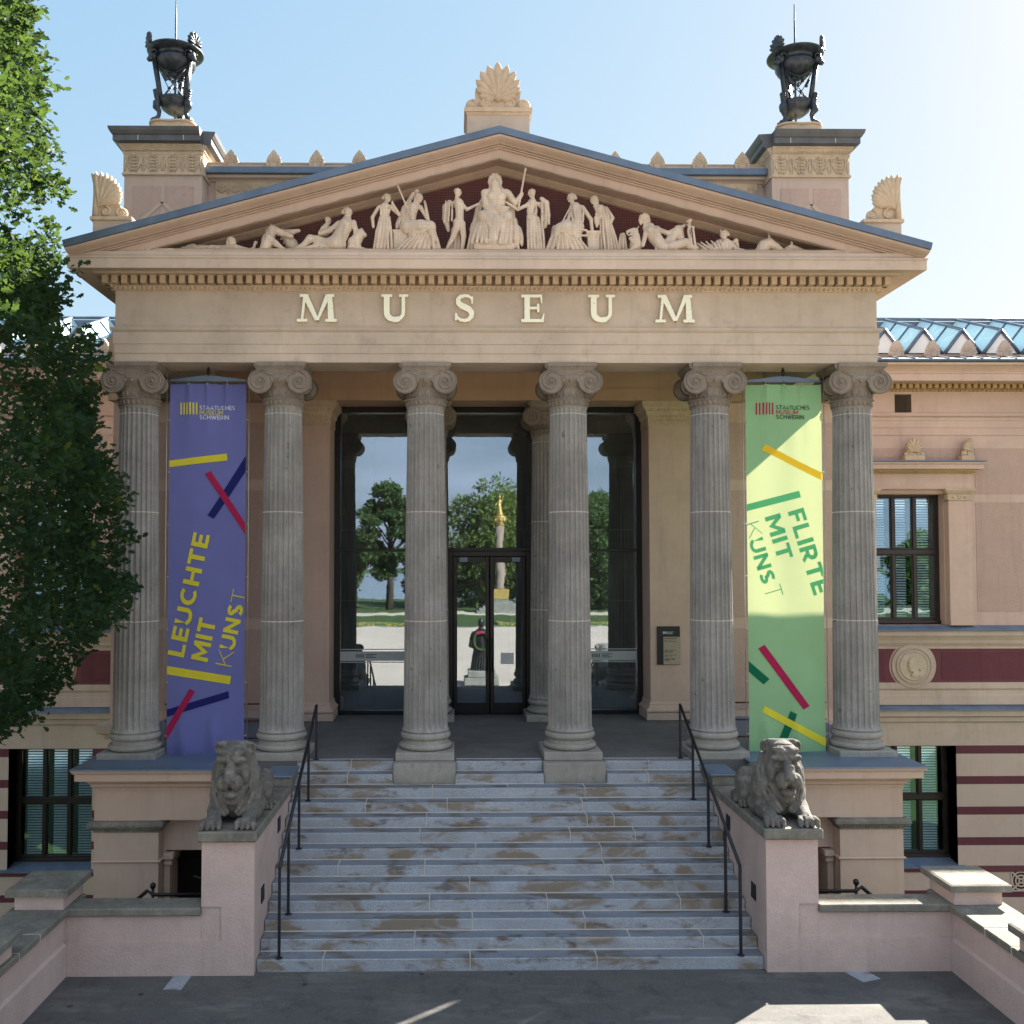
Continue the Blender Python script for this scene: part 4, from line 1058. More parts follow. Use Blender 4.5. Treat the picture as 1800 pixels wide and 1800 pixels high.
    VG=B_(vg,'vent_grille',M['ceil'],W); kb=MB(); kb.box(10.40,10.85,7.16,7.19,9.32,9.82); B_(kb,'vent_back',M['dark'],VG)
    rb=MB(); xc,zc=13.34,-2.395
    rv=MB(); ring_=lambda r0,r1:[rv.add([(xc+r*math.cos(a),y,zc+r*math.sin(a)) for a in (2*PI*k/28,2*PI*(k+1)/28) for r in (r0,r1) for y in (YW-.065,YW-.03)],[(0,2,6,4),(1,5,7,3),(0,4,5,1),(2,3,7,6)]) for k in range(28)]
    ring_(.03,.07); ring_(.115,.155); ring_(.20,.235)
    for k in range(4):
        a=PI/4+k*PI/2; rv.add([(xc+r*math.cos(a)-q*math.sin(a)*.022,y,zc+r*math.sin(a)+q*math.cos(a)*.022) for r in (.06,.31) for q in (-1,1) for y in (YW-.067,YW-.03)],[(0,2,6,4),(1,5,7,3),(0,4,5,1),(2,3,7,6),(4,6,7,5)])
    for a,b,c,d in ((-.26,.26,.225,.26),(-.26,.26,-.26,-.225),(-.26,-.225,-.225,.225),(.225,.26,-.225,.225)): rv.box(xc+a,xc+b,YW-.064,YW-.03,zc+c,zc+d)
    RV=B_(rv,'roundel_vent',M['striped'],BS); kb=MB(); kb.box(xc-.23,xc+.23,YW-.056,YW-.052,zc-.23,zc+.23); B_(kb,'vent_back',M['dark'],RV)
# black vertical pipe standing in for the dark strip beside the left porch corner
dp=MB(); dp.tube([(-5.95,3.72,2.2),(-5.95,3.72,8.9)],.06,10)
for z in (3.2,5.2,7.2): dp.lathe([(.075,0),(.075,.06)],(-5.95,3.72,z),10)
dp.build('dark_pipe',M['blackmetal'],BLD)
# ------------------------------------------------------------------ stairs, cheek walls, forecourt walls
RS=.165; TR=.271
def nose(k): return -.507-(13-k)*TR
ST=empty('entrance_stairs',(0,-3.76,0),'broad flight of rust-stained grey granite steps rising to the temple porch','staircase')
JT={1:[-.50,1.28,-2.6],2:[-1.2,1.7,2.6],3:[-.62,1.15],4:[-1.17,.62,2.5],5:[-.48,1.5],6:[-1.15,1.35,-2.4],7:[-.55,1.55],8:[-1.3,1.0,2.2],9:[-1.2,1.45,1.9],10:[-.9,1.2,-2.3],11:[-1.05,.2,1.4],12:[2.5,-2.6],13:[-2.4,2.7]}
def segs(k): return [(-3.452,3.452)] if k<12 else [(-3.452,-1.81),(-.738,.738),(1.81,3.452)]
_split=True
for k in range(1,14):
    y0=nose(k); y1=nose(k+1)+.02 if k<13 else -.30; z1=RS*k+(.002 if k==13 else 0); z0=RS*(k-1)-.02 if k>1 else -.05
    cuts=[j+random.uniform(-.15,.15) for j in JT[k]]
    for a,b in segs(k):
        mb=MB()
        xs=[a]+sorted(c for c in cuts if a+.3<c<b-.3)+[b]
        for i in range(len(xs)-1):
            dz=random.uniform(-.003,.003); dy=random.uniform(-.004,.004)
            xa,xb=xs[i]+(.003 if i else 0),xs[i+1]-(.003 if i<len(xs)-2 else 0); mb.cbox(xa,xb,y0+dy,y1+.0+dy,z0,z1+dz,.011,0); mb.add([(xa+.012,y0+dy+.014,z1+dz+.0012),(xb-.012,y0+dy+.014,z1+dz+.0012),(xb-.012,y1+dy-.03,z1+dz+.0012),(xa+.012,y1+dy-.03,z1+dz+.0012)],[(0,1,2,3)],2); mb.add([(xa,y0+dy-.0015,z0+.025),(xb,y0+dy-.0015,z0+.025),(xb,y0+dy-.0015,z0+.034),(xa,y0+dy-.0015,z0+.034)],[(0,1,2,3)],1)
            if i<len(xs)-2:
                x=xs[i+1]; mb.box(x-.006,x+.006,y0+.002,y1-.02,z0+.02,z1-.001,1)
        mb.box(a,b,y1-.028,y1-.012,z1-.02,z1+.0045,1)
        mb.build('step',[M['granite'],M['mortar'],M['tread']],ST)

for s_ in (-1,1):
    side='left' if s_<0 else 'right'
    W=empty('stair_cheek_wall',(s_*3.82,-3.87,0),f'pink rendered cheek wall with stone coping carrying the {side} lion beside the steps','wall','cheek walls flanking the steps')
    def B_(mb,name,mat,par): return (mb.mirror_x() if s_<0 else mb).build(name,mat,par)
    mb=MB()
    mb.box(3.46,4.17,-3.84,-1.0,-.1,1.79); mb.box(3.46,3.90,-3.87,-3.84,-.1,1.79); mb.box(3.90,4.17,-3.87,-3.84,.915,1.79); mb.box(3.90,4.17,-3.87,-3.84,-.1,.452)
    mb.box(3.46,4.17,-1.0,.2,-.1,1.9)
    B_(mb,'rendered_body',M['pink'],W)
    mb=MB(); mb.cbox(3.415,4.22,-3.96,-.98,1.79,1.935,.02); B_(mb,'coping',M['coping'],W)
    mb=MB(); mb.cbox(3.40,3.80,-1.45,-.70,1.935,2.09,.012); BX=B_(mb,'end_block',M['coping'],W)
    mb=MB(); mb.cbox(3.37,3.83,-1.48,-.68,2.09,2.115,.006); B_(mb,'slate_cover',M['slate'],BX)
    for y,z in ((-2.12,1.53),(-3.33,.90)):
        mb=MB(); mb.cbox(3.448,3.463,y-.10,y+.10,z-.11,z+.11,.004); B_(mb,'vent_cover',M['vent'],W)
    T=empty('forecourt_wall',(s_*5.1,-3.87,0),f'low pink rendered forecourt wall with grey coping {side} of the steps','wall','low forecourt walls')
    mb=MB(); mb.box(4.171,6.0,-3.86,-3.55,-.1,.452); mb.box(4.171,6.0,-3.83,-3.55,.452,.80); mb.box(4.171,5.97,-3.87,-3.86,-.1,.45)
    B_(mb,'rendered_body',M['pink'],T)
    mb=MB(); mb.cbox(4.172,5.99,-3.90,-3.48,.80,.905,.015); B_(mb,'coping',M['coping'],T)
    T=empty('terrace_wall',(s_*6.3,-3.9,0),f'pink terrace wall with stone-capped piers along the {side} edge of the forecourt','wall','side walls of the forecourt')
    mb=MB(); mb.box(6.0,6.62,-14,-3.3,-3.3,.81); mb.prism([(-.1,5.965),(.42,5.965),(.455,6.0),(-.1,6.0)][::1],'y',-14,-3.861) if False else mb.prism([(5.965,-.1),(6.0,-.1),(6.0,.455),(5.965,.42)],'y',-14,-3.875)
    mb.box(6.62,6.70,-14,-3.3,-3.3,.4)
    B_(mb,'rendered_body',M['pink'],T)
    mb=MB(); ys=[-3.28,-4.75,-5.32,-7.2,-9.1,-11.,-12.6,-14]
    for i in range(len(ys)-1):
        mb.cbox(5.93,6.72,ys[i+1]+.004,ys[i]-.004,.81,.908,.016,0)
        if i<len(ys)-2: mb.box(5.935,6.715,ys[i+1]-.006,ys[i+1]+.006,.80,.904,1)
    B_(mb,'coping',[M['coping'],M['mortar']],T)
    for y in (-3.27,-5.40,-7.5,-9.6):
        mb=MB(); mb.box(5.99,6.64,y-.66,y,.905,1.10); PR=B_(mb,'pier',M['pink'],T)
        mb=MB(); mb.add([(5.90,y-.75,1.10),(6.73,y-.75,1.10),(6.73,y+.08,1.10),(5.90,y+.08,1.10),(5.90,y-.75,1.185),(6.73,y-.75,1.185),(6.73,y+.08,1.185),(5.90,y+.08,1.185),(5.93,y-.72,1.20),(6.70,y-.72,1.20),(6.70,y+.05,1.20),(5.93,y+.05,1.20)],[(0,3,2,1),(0,1,5,4),(1,2,6,5),(2,3,7,6),(3,0,4,7),(4,5,9,8),(5,6,10,9),(6,7,11,10),(7,4,8,11),(8,9,10,11)]); B_(mb,'cap',M['coping'],PR)
    # stair handrail
    H=empty('handrail',(s_*3.15,-3.9,0),f'anthracite flat-bar handrail on five posts at the {side} side of the steps','handrail','handrails on the steps')
    rz=lambda y: 1.262+(y+3.97)*.503
    for y in (-3.96,-3.02,-2.12,-1.20,-.34):
        k=min(13,int((y+3.76)/TR+1.0001)) if y>-3.76 else 0; zf=max(k,0)*RS
        if y<-3.76: zf=RS; y=-3.72
        mb=MB(); mb.cbox(s_*3.15-.018,s_*3.15+.018,y-.026,y+.026,zf,rz(y)-.02,.005)
        PO=mb.build('post',M['handrail'],H)
        mb=MB(); mb.lathe([(.05,0),(.05,.008),(.03,.012)],(s_*3.15,y,zf+.003),12); mb.build('foot_plate',M['handrail'],PO)
    mb=MB(); mb.tube([(s_*3.15,-3.72,rz(-3.72)-.01),(s_*3.15,-.34,rz(-.34)-.01)],.026,4); mb.build('rail',M['handrail'],H)
    # orange-brown railing between the porch columns, behind the banner
    R=empty('porch_railing',(s_*5.09,.55,2.17),f'thin orange-brown railing behind the {"blue" if s_<0 else "green"} banner','railing','porch railings')
    mb=MB()
    for z in (2.35,2.66,2.97): mb.tube([(s_*4.15,.55,z),(s_*6.05,.55,z)],.014,6)
    mb.build('rail',M['rustrail'],R)
    for x in (4.25,5.1,5.95):
        mb=MB(); mb.tube([(s_*x,.55,2.15),(s_*x,.55,2.99)],.018,6); mb.build('post',M['rustrail'],R)
    # pipe railing of the cellar stair
    A=empty('area_railing',(s_*5.1,-2.6,-.3),f'black pipe railing of the cellar stair behind the {side} forecourt wall','railing','cellar stair railings')
    mb=MB(); x0,x1=4.2,5.22
    mb.tube([(s_*x0,-2.6,.64),(s_*x1,-2.6,.64),(s_*5.30,-2.6,.70),(s_*6.0,-2.6,.10)],.028,8)
    mb.tube([(s_*x0,-2.6,.78),(s_*(x1-.5),-2.2,.78)],.015,6)
    mb.build('rail',M['blackmetal'],A)
    mb=MB(); mb.tube([(s_*x1,-2.6,-.6),(s_*x1,-2.6,.74)],.022,8); mb.ell((s_*x1,-2.6,.77),(.045,.045,.05),10,7); mb.build('post',M['blackmetal'],A)
    mb=MB()
    for k in range(6): mb.tube([(s_*x0,-2.6,.55-.07*k),(s_*(x1+.03),-2.6,.55-.07*k),(s_*6.0,-2.6,-.05-.07*k)],.006,5)
    mb.build('wire_infill',M['blackmetal'],A)

# ------------------------------------------------------------------ banners
import bmesh
def wave(X,Z,x0,x1):
    u=(X-x0)/(x1-x0); d=8.72-Z; b=Z-2.18
    y=0.
    for c in (.26,.5,.74):
        y-=.08*math.exp(-((u-c)/(.022+.05*d))**2)*math.exp(-d/.42)
    y+=.026*math.sin(u*9+1.)*math.exp(-d/1.3)+.016*math.sin(u*5.5+Z*.5)*math.sin(PI*u)+.010*math.sin(Z*1.9+u*3.5)*math.sin(PI*u)+.012*math.sin(u*12+2-Z*.25)*math.exp(-b/1.6)
    for c in (.22,.62): y-=.10*math.exp(-((u-c)/.09)**2)*math.exp(-((b-.3)/.35)**2)
    return y
def dice_build(polys_or_bm, name, mat, x0, x1, yo, parent):
    bm=polys_or_bm
    if not isinstance(bm,bmesh.types.BMesh):
        b2=bmesh.new()
        for poly in bm: b2.faces.new([b2.verts.new((x,0,z)) for x,z in poly])
        bm=b2
    zmin=min(v.co.z for v in bm.verts); zmax=max(v.co.z for v in bm.verts)
    def cut(co,no): bmesh.ops.bisect_plane(bm,geom=bm.verts[:]+bm.edges[:]+bm.faces[:],plane_co=co,plane_no=no,dist=1e-6)
    def clip(co,no): bmesh.ops.bisect_plane(bm,geom=bm.verts[:]+bm.edges[:]+bm.faces[:],plane_co=co,plane_no=no,dist=1e-6,clear_outer=True)
    clip((x1-.001,0,0),(1,0,0)); clip((x0+.001,0,0),(-1,0,0))
    NX=26; NZ=84
    for i in range(1,NX): cut((x0+(x1-x0)*i/NX,0,0),(1,0,0))
    for i in range(1,NZ):
        z=2.18+6.54*i/NZ
        if zmin<z<zmax: cut((0,0,z),(0,0,1))
    for v in bm.verts: v.co.y=wave(v.co.x,v.co.z,x0,x1)+yo+v.co.y
    me=bpy.data.meshes.new(name); bm.to_mesh(me); bm.free(); me.materials.append(mat)
    o=bpy.data.objects.new(name,me); link(o,parent); return o
def text_bm(s, bold):
    cu=bpy.data.curves.new('t','FONT'); cu.body=s; cu.size=1; cu.offset=bold; cu.space_character=1.+bold*3; cu.resolution_u=4
    o=bpy.data.objects.new('t',cu); COL.objects.link(o); bpy.context.view_layer.update()
    me=bpy.data.meshes.new_from_object(o.evaluated_get(bpy.context.evaluated_depsgraph_get()))
    bm=bmesh.new(); bm.from_mesh(me); bpy.data.objects.remove(o); bpy.data.curves.remove(cu); bpy.data.meshes.remove(me)
    return bm
def text_at(s, p, d, L, H, bold=.03):
    "text along direction d (unit, world x,z) from p, fitted to length L and cap height H"
    bm=text_bm(s,bold); xs=[v.co.x for v in bm.verts]; ys=[v.co.y for v in bm.verts]; a,b=min(xs),max(xs); c,e=min(ys),max(ys)
    for v in bm.verts:
        u=(v.co.x-a)/(b-a)*L; w=(v.co.y-c)/(e-c)*H
        v.co=(p[0]+d[0]*u-d[1]*w,0,p[1]+d[1]*u+d[0]*w)
    return bm
def A_(cx,cy,rx,ry,a0,a1,n=14): return [(cx+rx*math.cos(math.radians(a0+(a1-a0)*i/n)),cy+ry*math.sin(math.radians(a0+(a1-a0)*i/n))) for i in range(n+1)]
def glyph_strokes(c,t):
    h=t/2
    return {'L':(.58,[[(h,1),(h,0)],[(t,h),(.58,h)]]),'E':(.62,[[(h,1),(h,0)],[(t,1-h),(.62,1-h)],[(t,.5),(.57,.5)],[(t,h),(.62,h)]]),
    'F':(.60,[[(h,1),(h,0)],[(t,1-h),(.60,1-h)],[(t,.48),(.55,.48)]]),'H':(.80,[[(h,1),(h,0)],[(.8-h,1),(.8-h,0)],[(t,.5),(.8-t,.5)]]),
    'T':(.70,[[(0,1-h),(.7,1-h)],[(.35,1-t),(.35,0)]]),'I':(t,[[(h,1),(h,0)]]),
    'U':(.78,[[(h,1),(h,.36)]+A_(.39,.36,.39-h,.36-h,180,360)+[(.78-h,1)]]),'C':(.80,[A_(.46,.5,.46-h,.5-h,52,308,22)]),
    'M':(.96,[[(h,0),(h,1)],[(.96-h,0),(.96-h,1)],[(t*.6,1-t*.2),(.48,.28),(.96-t*.6,1-t*.2)]]),'N':(.82,[[(h,0),(h,1)],[(.82-h,0),(.82-h,1)],[(t*.5,1-t*.3),(.82-t*.5,t*.3)]]),
    'K':(.74,[[(h,0),(h,1)],[(.70-h*.3,1),(t*.9,.40)],[(.30,.58),(.74-h,0)]]),
    'S':(.66,[A_(.33,.735,.33-h,.265-h,35,270,12)[:-1]+A_(.33,.265,.33-h,.265-h+.0,90,-145,12)]),
    'R':(.72,[[(h,0),(h,1)],[(t,1-h),(.36,1-h)]+A_(.36,.66,.32-h,.34-h,90,-90,10)+[(t,.32+h)],[(.38,.34),(.68-h*.4,0)]]),
    'A':(.86,[[(h*.7,0),(.43,1-h*.3),(.86-h*.7,0)],[(.2,.30),(.66,.30)]]),'W':(1.2,[[(h*.6,1),(.34,0)],[(.34,0),(.6,1)],[(.6,1),(.86,0)],[(.86,0),(1.2-h*.6,1)]])}[c]
def glyphs(s,p,d,L,H,bold):
    t=.205 if bold>.022 else .15 if bold>0 else .055
    bm=bmesh.new(); x=0.; k=0; adv=[]
    gap=.13 if bold>.022 else .16
    tot=sum(glyph_strokes(c,t)[0] for c in s)+gap*(len(s)-1); fx=L/tot
    for c in s:
        w,st=glyph_strokes(c,t)
        for pl in st:
            k+=1; m=len(pl); A=[];B=[]
            for i,(u,v) in enumerate(pl):
                a=pl[max(i-1,0)]; b=pl[min(i+1,m-1)]
                def nrm(q,r): q_=(r[0]-q[0],r[1]-q[1]); l=math.hypot(*q_) or 1; return (-q_[1]/l,q_[0]/l)
                n1=nrm(a,(u,v)) if i else nrm((u,v),b); n2=nrm((u,v),b) if i<m-1 else n1
                dt=1+n1[0]*n2[0]+n1[1]*n2[1]; n=((n1[0]+n2[0])/max(dt,.5),(n1[1]+n2[1])/max(dt,.5))
                A.append((u+n[0]*t/2,v+n[1]*t/2)); B.append((u-n[0]*t/2,v-n[1]*t/2))
            def W3(u,v):
                uu=(x+u)*fx; vv=min(max(v,0),1)*H; return bm.verts.new((p[0]+d[0]*uu-d[1]*vv,-.00025*k,p[1]+d[1]*uu+d[0]*vv))
            va=[W3(*q) for q in A]; vb=[W3(*q) for q in B]
            for i in range(m-1): bm.faces.new((va[i],va[i+1],vb[i+1],vb[i]))
        x+=w+gap
    return bm
def banner(side):
    s_=-1 if side=='left' else 1
    x0,x1=(-5.83,-4.47) if s_<0 else (4.46,5.82)
    if s_<0:
        def W(px,py): return (x0+(px-297.5)/133.5*1.36, 8.72-(py-676)/649*6.54)
        lab='blue hanging banner with yellow lettering between the two leftmost front columns'
    else:
        def W(px,py):
            t=(py-678)/643; L=1309.3+12*t; R=1440+13*t
            return (x0+(px-L)/(R-L)*1.36, 8.72-t*6.54)
        lab='green hanging banner, partly sunlit from behind, between the two rightmost front columns'
    B=empty('banner',((x0+x1)/2,0,2.18),lab,'banner','banners hanging in the porch')
    F=dice_build([[(x0,2.18),(x1,2.18),(x1,8.72),(x0,8.72)]],'fabric',M['fblue'] if s_<0 else M['fgreen'],x0,x1,0,B)
    def patch(pts,mat,k=0): dice_build([[W(*p) for p in pts]],'printed_bar',M[mat],x0,x1,-.010-.003*k,F)
    def text(s,p,ang,L,H,mat,bold,k=0):
        q=W(*p); sc=1.36/131; d=(math.cos(ang),math.sin(ang))
        dice_build(glyphs(s,q,d,L*sc,H*sc,bold),'printed_text',M[mat],x0,x1,-.012-.003*k,F)
    if s_<0:
        patch([(296.7,811.7),(397.3,799),(399,811),(296.7,823.3)],'fyellow'); patch([(431.5,802),(431.5,830),(376,914.3),(365,908.3)],'fnavy'); patch([(360,835),(370,830),(431.5,923),(431.5,943)],'fred',1)
        patch([(296.5,1172),(408.5,1190),(406,1204),(296.5,1186.5)],'fyellow'); patch([(404,1216),(405.3,1228),(296.5,1261),(296.5,1248)],'fnavy'); patch([(336.7,1211.7),(346.7,1216),(296.5,1303),(296.5,1281)],'fred',1)
        A=PI/2-.205
        text('LEUCHTE',(326,1157.5),A,212,28,'fyellow',.03); text('MIT',(367.5,1165.5),A,72,29,'fyellow',.03)
        text('K',(408.5,1174),A,27,27,'fyellow',-.012); text('UNS',(413.5,1146),A,78,26,'fyellow',.04); text('T',(430,1065),A,23,24,'fyellow',-.012)
        for i in range(6): x=316.2+5.55*i; patch([(x,709),(x+2.8,709),(x+2.8,730),(x,730)],'fyellow')
        text('STAATLICHES',(350.7,722),0,59,7.2,'fwhite',.02); text('MUSEUM',(350.7,730.5),0,39,7.2,'fyellow',.02); text('SCHWERIN',(350.7,739),0,49,7.2,'fwhite',.02)
    else:
        patch([(1337.3,793.3),(1344,783.3),(1445.5,835),(1445.5,848.5)],'famber'); patch([(1312,889.5),(1404,865),(1407.3,876.7),(1312,901.5)],'flettergreen')
        A=-(PI/2-.29)
        text('FLIRTE',(1384,903),A,150,29,'flettergreen',.03); text('MIT',(1343.5,912.5),A,78,28,'flettergreen',.03)
        text('K',(1310.5,925),A,25,24,'flettergreen',-.012); text('UNS',(1316,953),A,79,25,'flettergreen',.04); text('T',(1342,1037),A,19,30,'flettergreen',-.012)
        patch([(1316,1161),(1316,1179),(1344.5,1204),(1354.5,1194.5)],'fdgreen'); patch([(1335,1141.7),(1345.7,1135),(1424,1241.7),(1413,1247.7)],'fred')
        patch([(1390.7,1250),(1401,1255),(1383.5,1304),(1370.5,1300)],'fdgreen'); patch([(1341.7,1251.7),(1345.7,1240.7),(1454,1299),(1454,1313)],'fyellow',1)
        for i in range(6): x=1327.5+5.4*i; patch([(x,710),(x+2.4,710),(x+2.4,731),(x,731)],'fred')
        text('STAATLICHES',(1361.7,722),0,59,7.2,'fblack',.02); text('MUSEUM',(1362,730.5),0,39,7.2,'fred',.02); text('SCHWERIN',(1362,739),0,49,7.2,'fblack',.02)
    xc=(x0+x1)/2
    mb=MB(); mb.prism([(x0+.01,8.768),(x0+.01,8.80),(xc-.1,8.872),(xc+.1,8.872),(x1-.01,8.80),(x1-.01,8.768)],'y',-.02,.02); mb.build('spreader_bar',M['zincroof'],B)
    mb=MB(); mb.cbox(x0,x1,-.018,.018,2.07,2.12,.006); mb.build('bottom_bar',M['zincroof'],B)
    for x,zb in ((x0-.05,2.1),(x1+.05,2.1)):
        mb=MB(); mb.tube([(x,0,zb),(x,0,9.02)],.008,5); mb.build('side_cable',M['cable'],B)
    mb=MB(); mb.tube([(xc,0,8.86),(xc,0,9.03)],.014,6); mb.lathe([(.02,0),(.03,.02),(.03,.08),(.02,.1)],(xc,0,8.90),8); mb.build('hook',M['blackmetal'],B)
    def tie(a,b): MB().tube([a,b],.0085,5).build('tie',M['cable'],B)
    for u in (.25,.5,.75): x=x0+(x1-x0)*u; tie((x,wave(x,8.70,x0,x1),8.69),(x,-.02,8.785)); tie((x,wave(x,2.2,x0,x1),2.20),(x,-.02,2.10))
    for k in range(7):
        z=2.5+k*.93
        for xa,xb in ((x0+.01,x0-.05),(x1-.01,x1+.05)): tie((xa,wave(xa,z,x0,x1)-.006,z),(xb,0,z))
banner('left'); banner('right')

# ------------------------------------------------------------------ sign plaque
SG=empty('entrance_sign',(3.85,3.59,3.34),'small anthracite and beige entrance plaque on the right porch pilaster','sign')
mb=MB(); mb.cbox(3.60,4.095,3.565,3.597,3.34,4.16,.004); BO=mb.build('board',M['signdark'],SG)
mb=MB(); mb.cbox(3.735,4.0945,3.560,3.5645,3.345,3.935,.002); FP=mb.build('text_panel',M['signbeige'],SG)
def flat_text(s,x,z,L,H,y,mat,par,bold=.01):
    bm=text_at(s,(x,z),(1,0),L,H,bold)
    for v in bm.verts: v.co.y=y
    me=bpy.data.meshes.new('lettering'); bm.to_mesh(me); bm.free(); me.materials.append(M[mat]); o=bpy.data.objects.new('lettering',me); link(o,par)
flat_text('Haupteingang',3.755,3.88,.27,.042,3.5575,'signtext',FP,.02); flat_text('Main Entrance',3.755,3.825,.25,.036,3.5575,'signtext',FP,0)
mb=MB()
for k in range(5): mb.box(3.725+k*.017,3.735+k*.017,3.5615,3.5635,4.0,4.05)
mb.build('logo_bars',M['signwhite'],BO)
flat_text('STAATLICHES',3.815,4.033,.15,.016,3.562,'signwhite',BO); flat_text('MUSEUM',3.815,4.012,.10,.016,3.562,'signwhite',BO); flat_text('SCHWERIN',3.815,3.991,.125,.016,3.562,'signwhite',BO)
mb=MB(); R2=random.Random(3)
for z,ws in ((3.645,(.08,.09,.05)),(3.62,(.10,.08)),(3.59,(.07,.06)),(3.54,(.09,.07,.06)),(3.515,(.08,.05)),(3.46,(.11,.10)),(3.44,(.13,.07)),(3.415,(.10,))):
    x=3.755
    for w in ws: mb.box(x,x+w,3.5575,3.5595,z,z+.011); x+=w+R2.uniform(.015,.026)
mb.build('small_print',M['signtext'],FP)

# ------------------------------------------------------------------ bird net over the pediment
NET=empty('bird_net',(0,-.92,10.83),'fine dark bird-protection net stretched across the pediment opening','net')
mb=MB(); NY=-.925
for i in range(-135,136):
    x=i*.044; zt=12.46-.2705*abs(x)
    if zt>10.88: mb.box(x-.0005,x+.0005,NY,NY+.0016,10.84,zt)
for k in range(1,37):
    z=10.84+k*.044; xe=(12.46-z)/.2705
    if xe>.05: mb.box(-xe,xe,NY+.002,NY+.0036,z-.0005,z+.0005)
mb.build('mesh_cords',M['net'],NET)
mb=MB()
for s_ in (-1,1):
    pts=[]
    for k in range(61):
        x=s_*5.9*k/60; pts.append((x,NY-.012,12.435-.2705*abs(x)-.028*abs(math.sin(k*.62+s_))*(1-k/75)))
    mb.tube(pts,.006,5)
mb.tube([(x*.25,NY-.012,10.845+.012*abs(math.sin(x*1.3))) for x in range(-22,23)],.006,5)
mb.build('edge_cord',M['netedge'],NET)

# ------------------------------------------------------------------ braziers on the towers
def zm(z): return z*.86 if z<.82 else (.705+(z-.82)*1.21 if z<1.4 else z+.007)
def brazier(s_):
    cx,cy,zb=s_*7.31,5.07,15.76
    G=empty('tripod_brazier',(cx,cy,zb),f'dark bronze tripod brazier on the {"left" if s_<0 else "right"} roof tower with a thin lightning rod','brazier','bronze braziers on the towers')
    A=[math.radians(a) for a in (-150,-30,90)]
    P=lambda a,r,z,t=0.: (cx+r*math.cos(a)-t*math.sin(a), cy+r*math.sin(a)+t*math.cos(a), zb+zm(z)*.87)
    zf=lambda L:[(r,zm(z)*.87) for r,z in L]
    mb=MB(); mb.lathe(zf([(.02,1.38),(.12,1.385),(.28,1.44),(.40,1.55),(.455,1.66),(.455,1.74),(.455,1.78),(.44,1.79),(.45,1.88),(.47,1.89),(.50,1.91),(.56,1.93),(.625,1.955),(.645,1.98),(.645,2.0),(.61,2.01),(.55,1.97),(.35,1.80),(.1,1.75)]),(cx,cy,zb),48)
    for k in range(9):
        a=2*PI*k/9; mb.ell(P(a,.17,1.34),(.05,.05,.03),6,4)
    BW=mb.build('bowl',M['bronze'],G)
    for a in A:
        mb=MB(); q=MB()
        for i in range(7): petal(q,0,.08,(i-3)*.5,.28*(1-.09*abs(i-3)),.045,-.03,.035)
        q.prism([(x,z) for x,z in [(-.07,0),(.07,0),(.115,.12),(.11,.24),(.06,.34),(0,.36),(-.06,.34),(-.11,.24),(-.115,.12)]],'y',-.03,.03)
        for k in range(13): b=-.6+k*(PI+1.2)/12; q.ell((.115*math.cos(b),0,.19+.165*math.sin(b)),(.02,.03,.02),6,4)
        R=Matrix.Rotation(a+PI/2,3,'Z'); q.v=[tuple(R@Vector((x,y,z))+Vector(P(a,.60,1.97))) for x,y,z in q.v]
        q.build('rim_palmette',M['bronze'],BW)
        mb.tube([P(a,.325,.72),P(a,.47,1.66)],.062,4); 
        for t in (-.035,0,.035): mb.tube([P(a,.365,.80,t),P(a,.51,1.62,t)],.016,6)
        for k in range(6): z=.66+.055*k; mb.ell(P(a,.34+.012*k+.04,z),(.075,.075,.05),7,5)
        # animal paw
        mb.tube([P(a,.33,.70),P(a,.42,.60),P(a,.425,.48),P(a,.36,.36),P(a,.37,.22),P(a,.43,.10),P(a,.50,.055)],[.07,.095,.09,.055,.045,.06,.06],8)
        spiral_pts=[P(a,.40+.075*math.cos(b)*(1-b/16),.56+.075*math.sin(b)*(1-b/16)) for b in [i*.4 for i in range(26)]]; mb.tube(spiral_pts,.02,5)
        for t in (-.045,0,.03): mb.tube([P(a,.45,.075,t),P(a,.55,.03,t*1.3)],[.032,.028],6)
        LG=mb.build('leg',M['bronze'],G)
        rh=MB(); rh.ell(P(a,.50,1.78),(.11,.11,.12),10,7); rh.tube([P(a,.52,1.76),P(a,.62,1.62)],[.08,.05],8)
        for sg in (-1,1): rh.tube([P(a,.50+.05*math.cos(b)+.02,1.80+.08*math.sin(b),sg*(.09+.02*b)) for b in [i*.5 for i in range(11)]],[.035-.0024*i for i in range(11)],6)
        rh.build('ram_head',M['bronze'],LG)
    mb=MB(); mb.lathe(zf([(.03,.40),(.20,.43),(.31,.54),(.345,.66),(.36,.70),(.36,.74),(.375,.75),(.375,.81),(.35,.82),(.33,.79),(.24,.62),(.1,.55)]),(cx,cy,zb),40)
    for k in range(30): a=2*PI*k/30; mb.ell(P(a,.345,.775),(.014,.014,.02),5,4)
    mb.build('lower_dish',M['bronze'],G)
    mb=MB()
    for i in range(3):
        a,b=A[i],A[(i+1)%3]
        def Q(t,z):
            r0=.315+(.45-.315)*(z-.72)/.94; p=Vector(P(a,r0,z)); q=Vector(P(b,r0,z)); return p+(q-p)*t
        c=lambda t0,z0,t1,z1: mb.tube([Q(t0,z0),Q(t1,z1)],.011,5)
        c(.1,.85,.9,1.45); c(.9,.85,.1,1.45); c(.1,.85,.3,.81); c(.9,.85,.7,.81)
        mb.ell(Q(.5,1.15),(.04,.04,.04),8,6); mb.ell(Q(.33,1.02),(.025,.025,.025),6,5)
        mb.tube([Q(.08+.84*k/10,1.52-.16*math.sin(PI*k/10)) for k in range(11)],.013,5)
        for k in range(5): mb.ell(Q(.18+.02*k,1.32-.03*k),(.04,.03,.03),6,4)
    mb.build('cross_wire',M['bronze'],G)
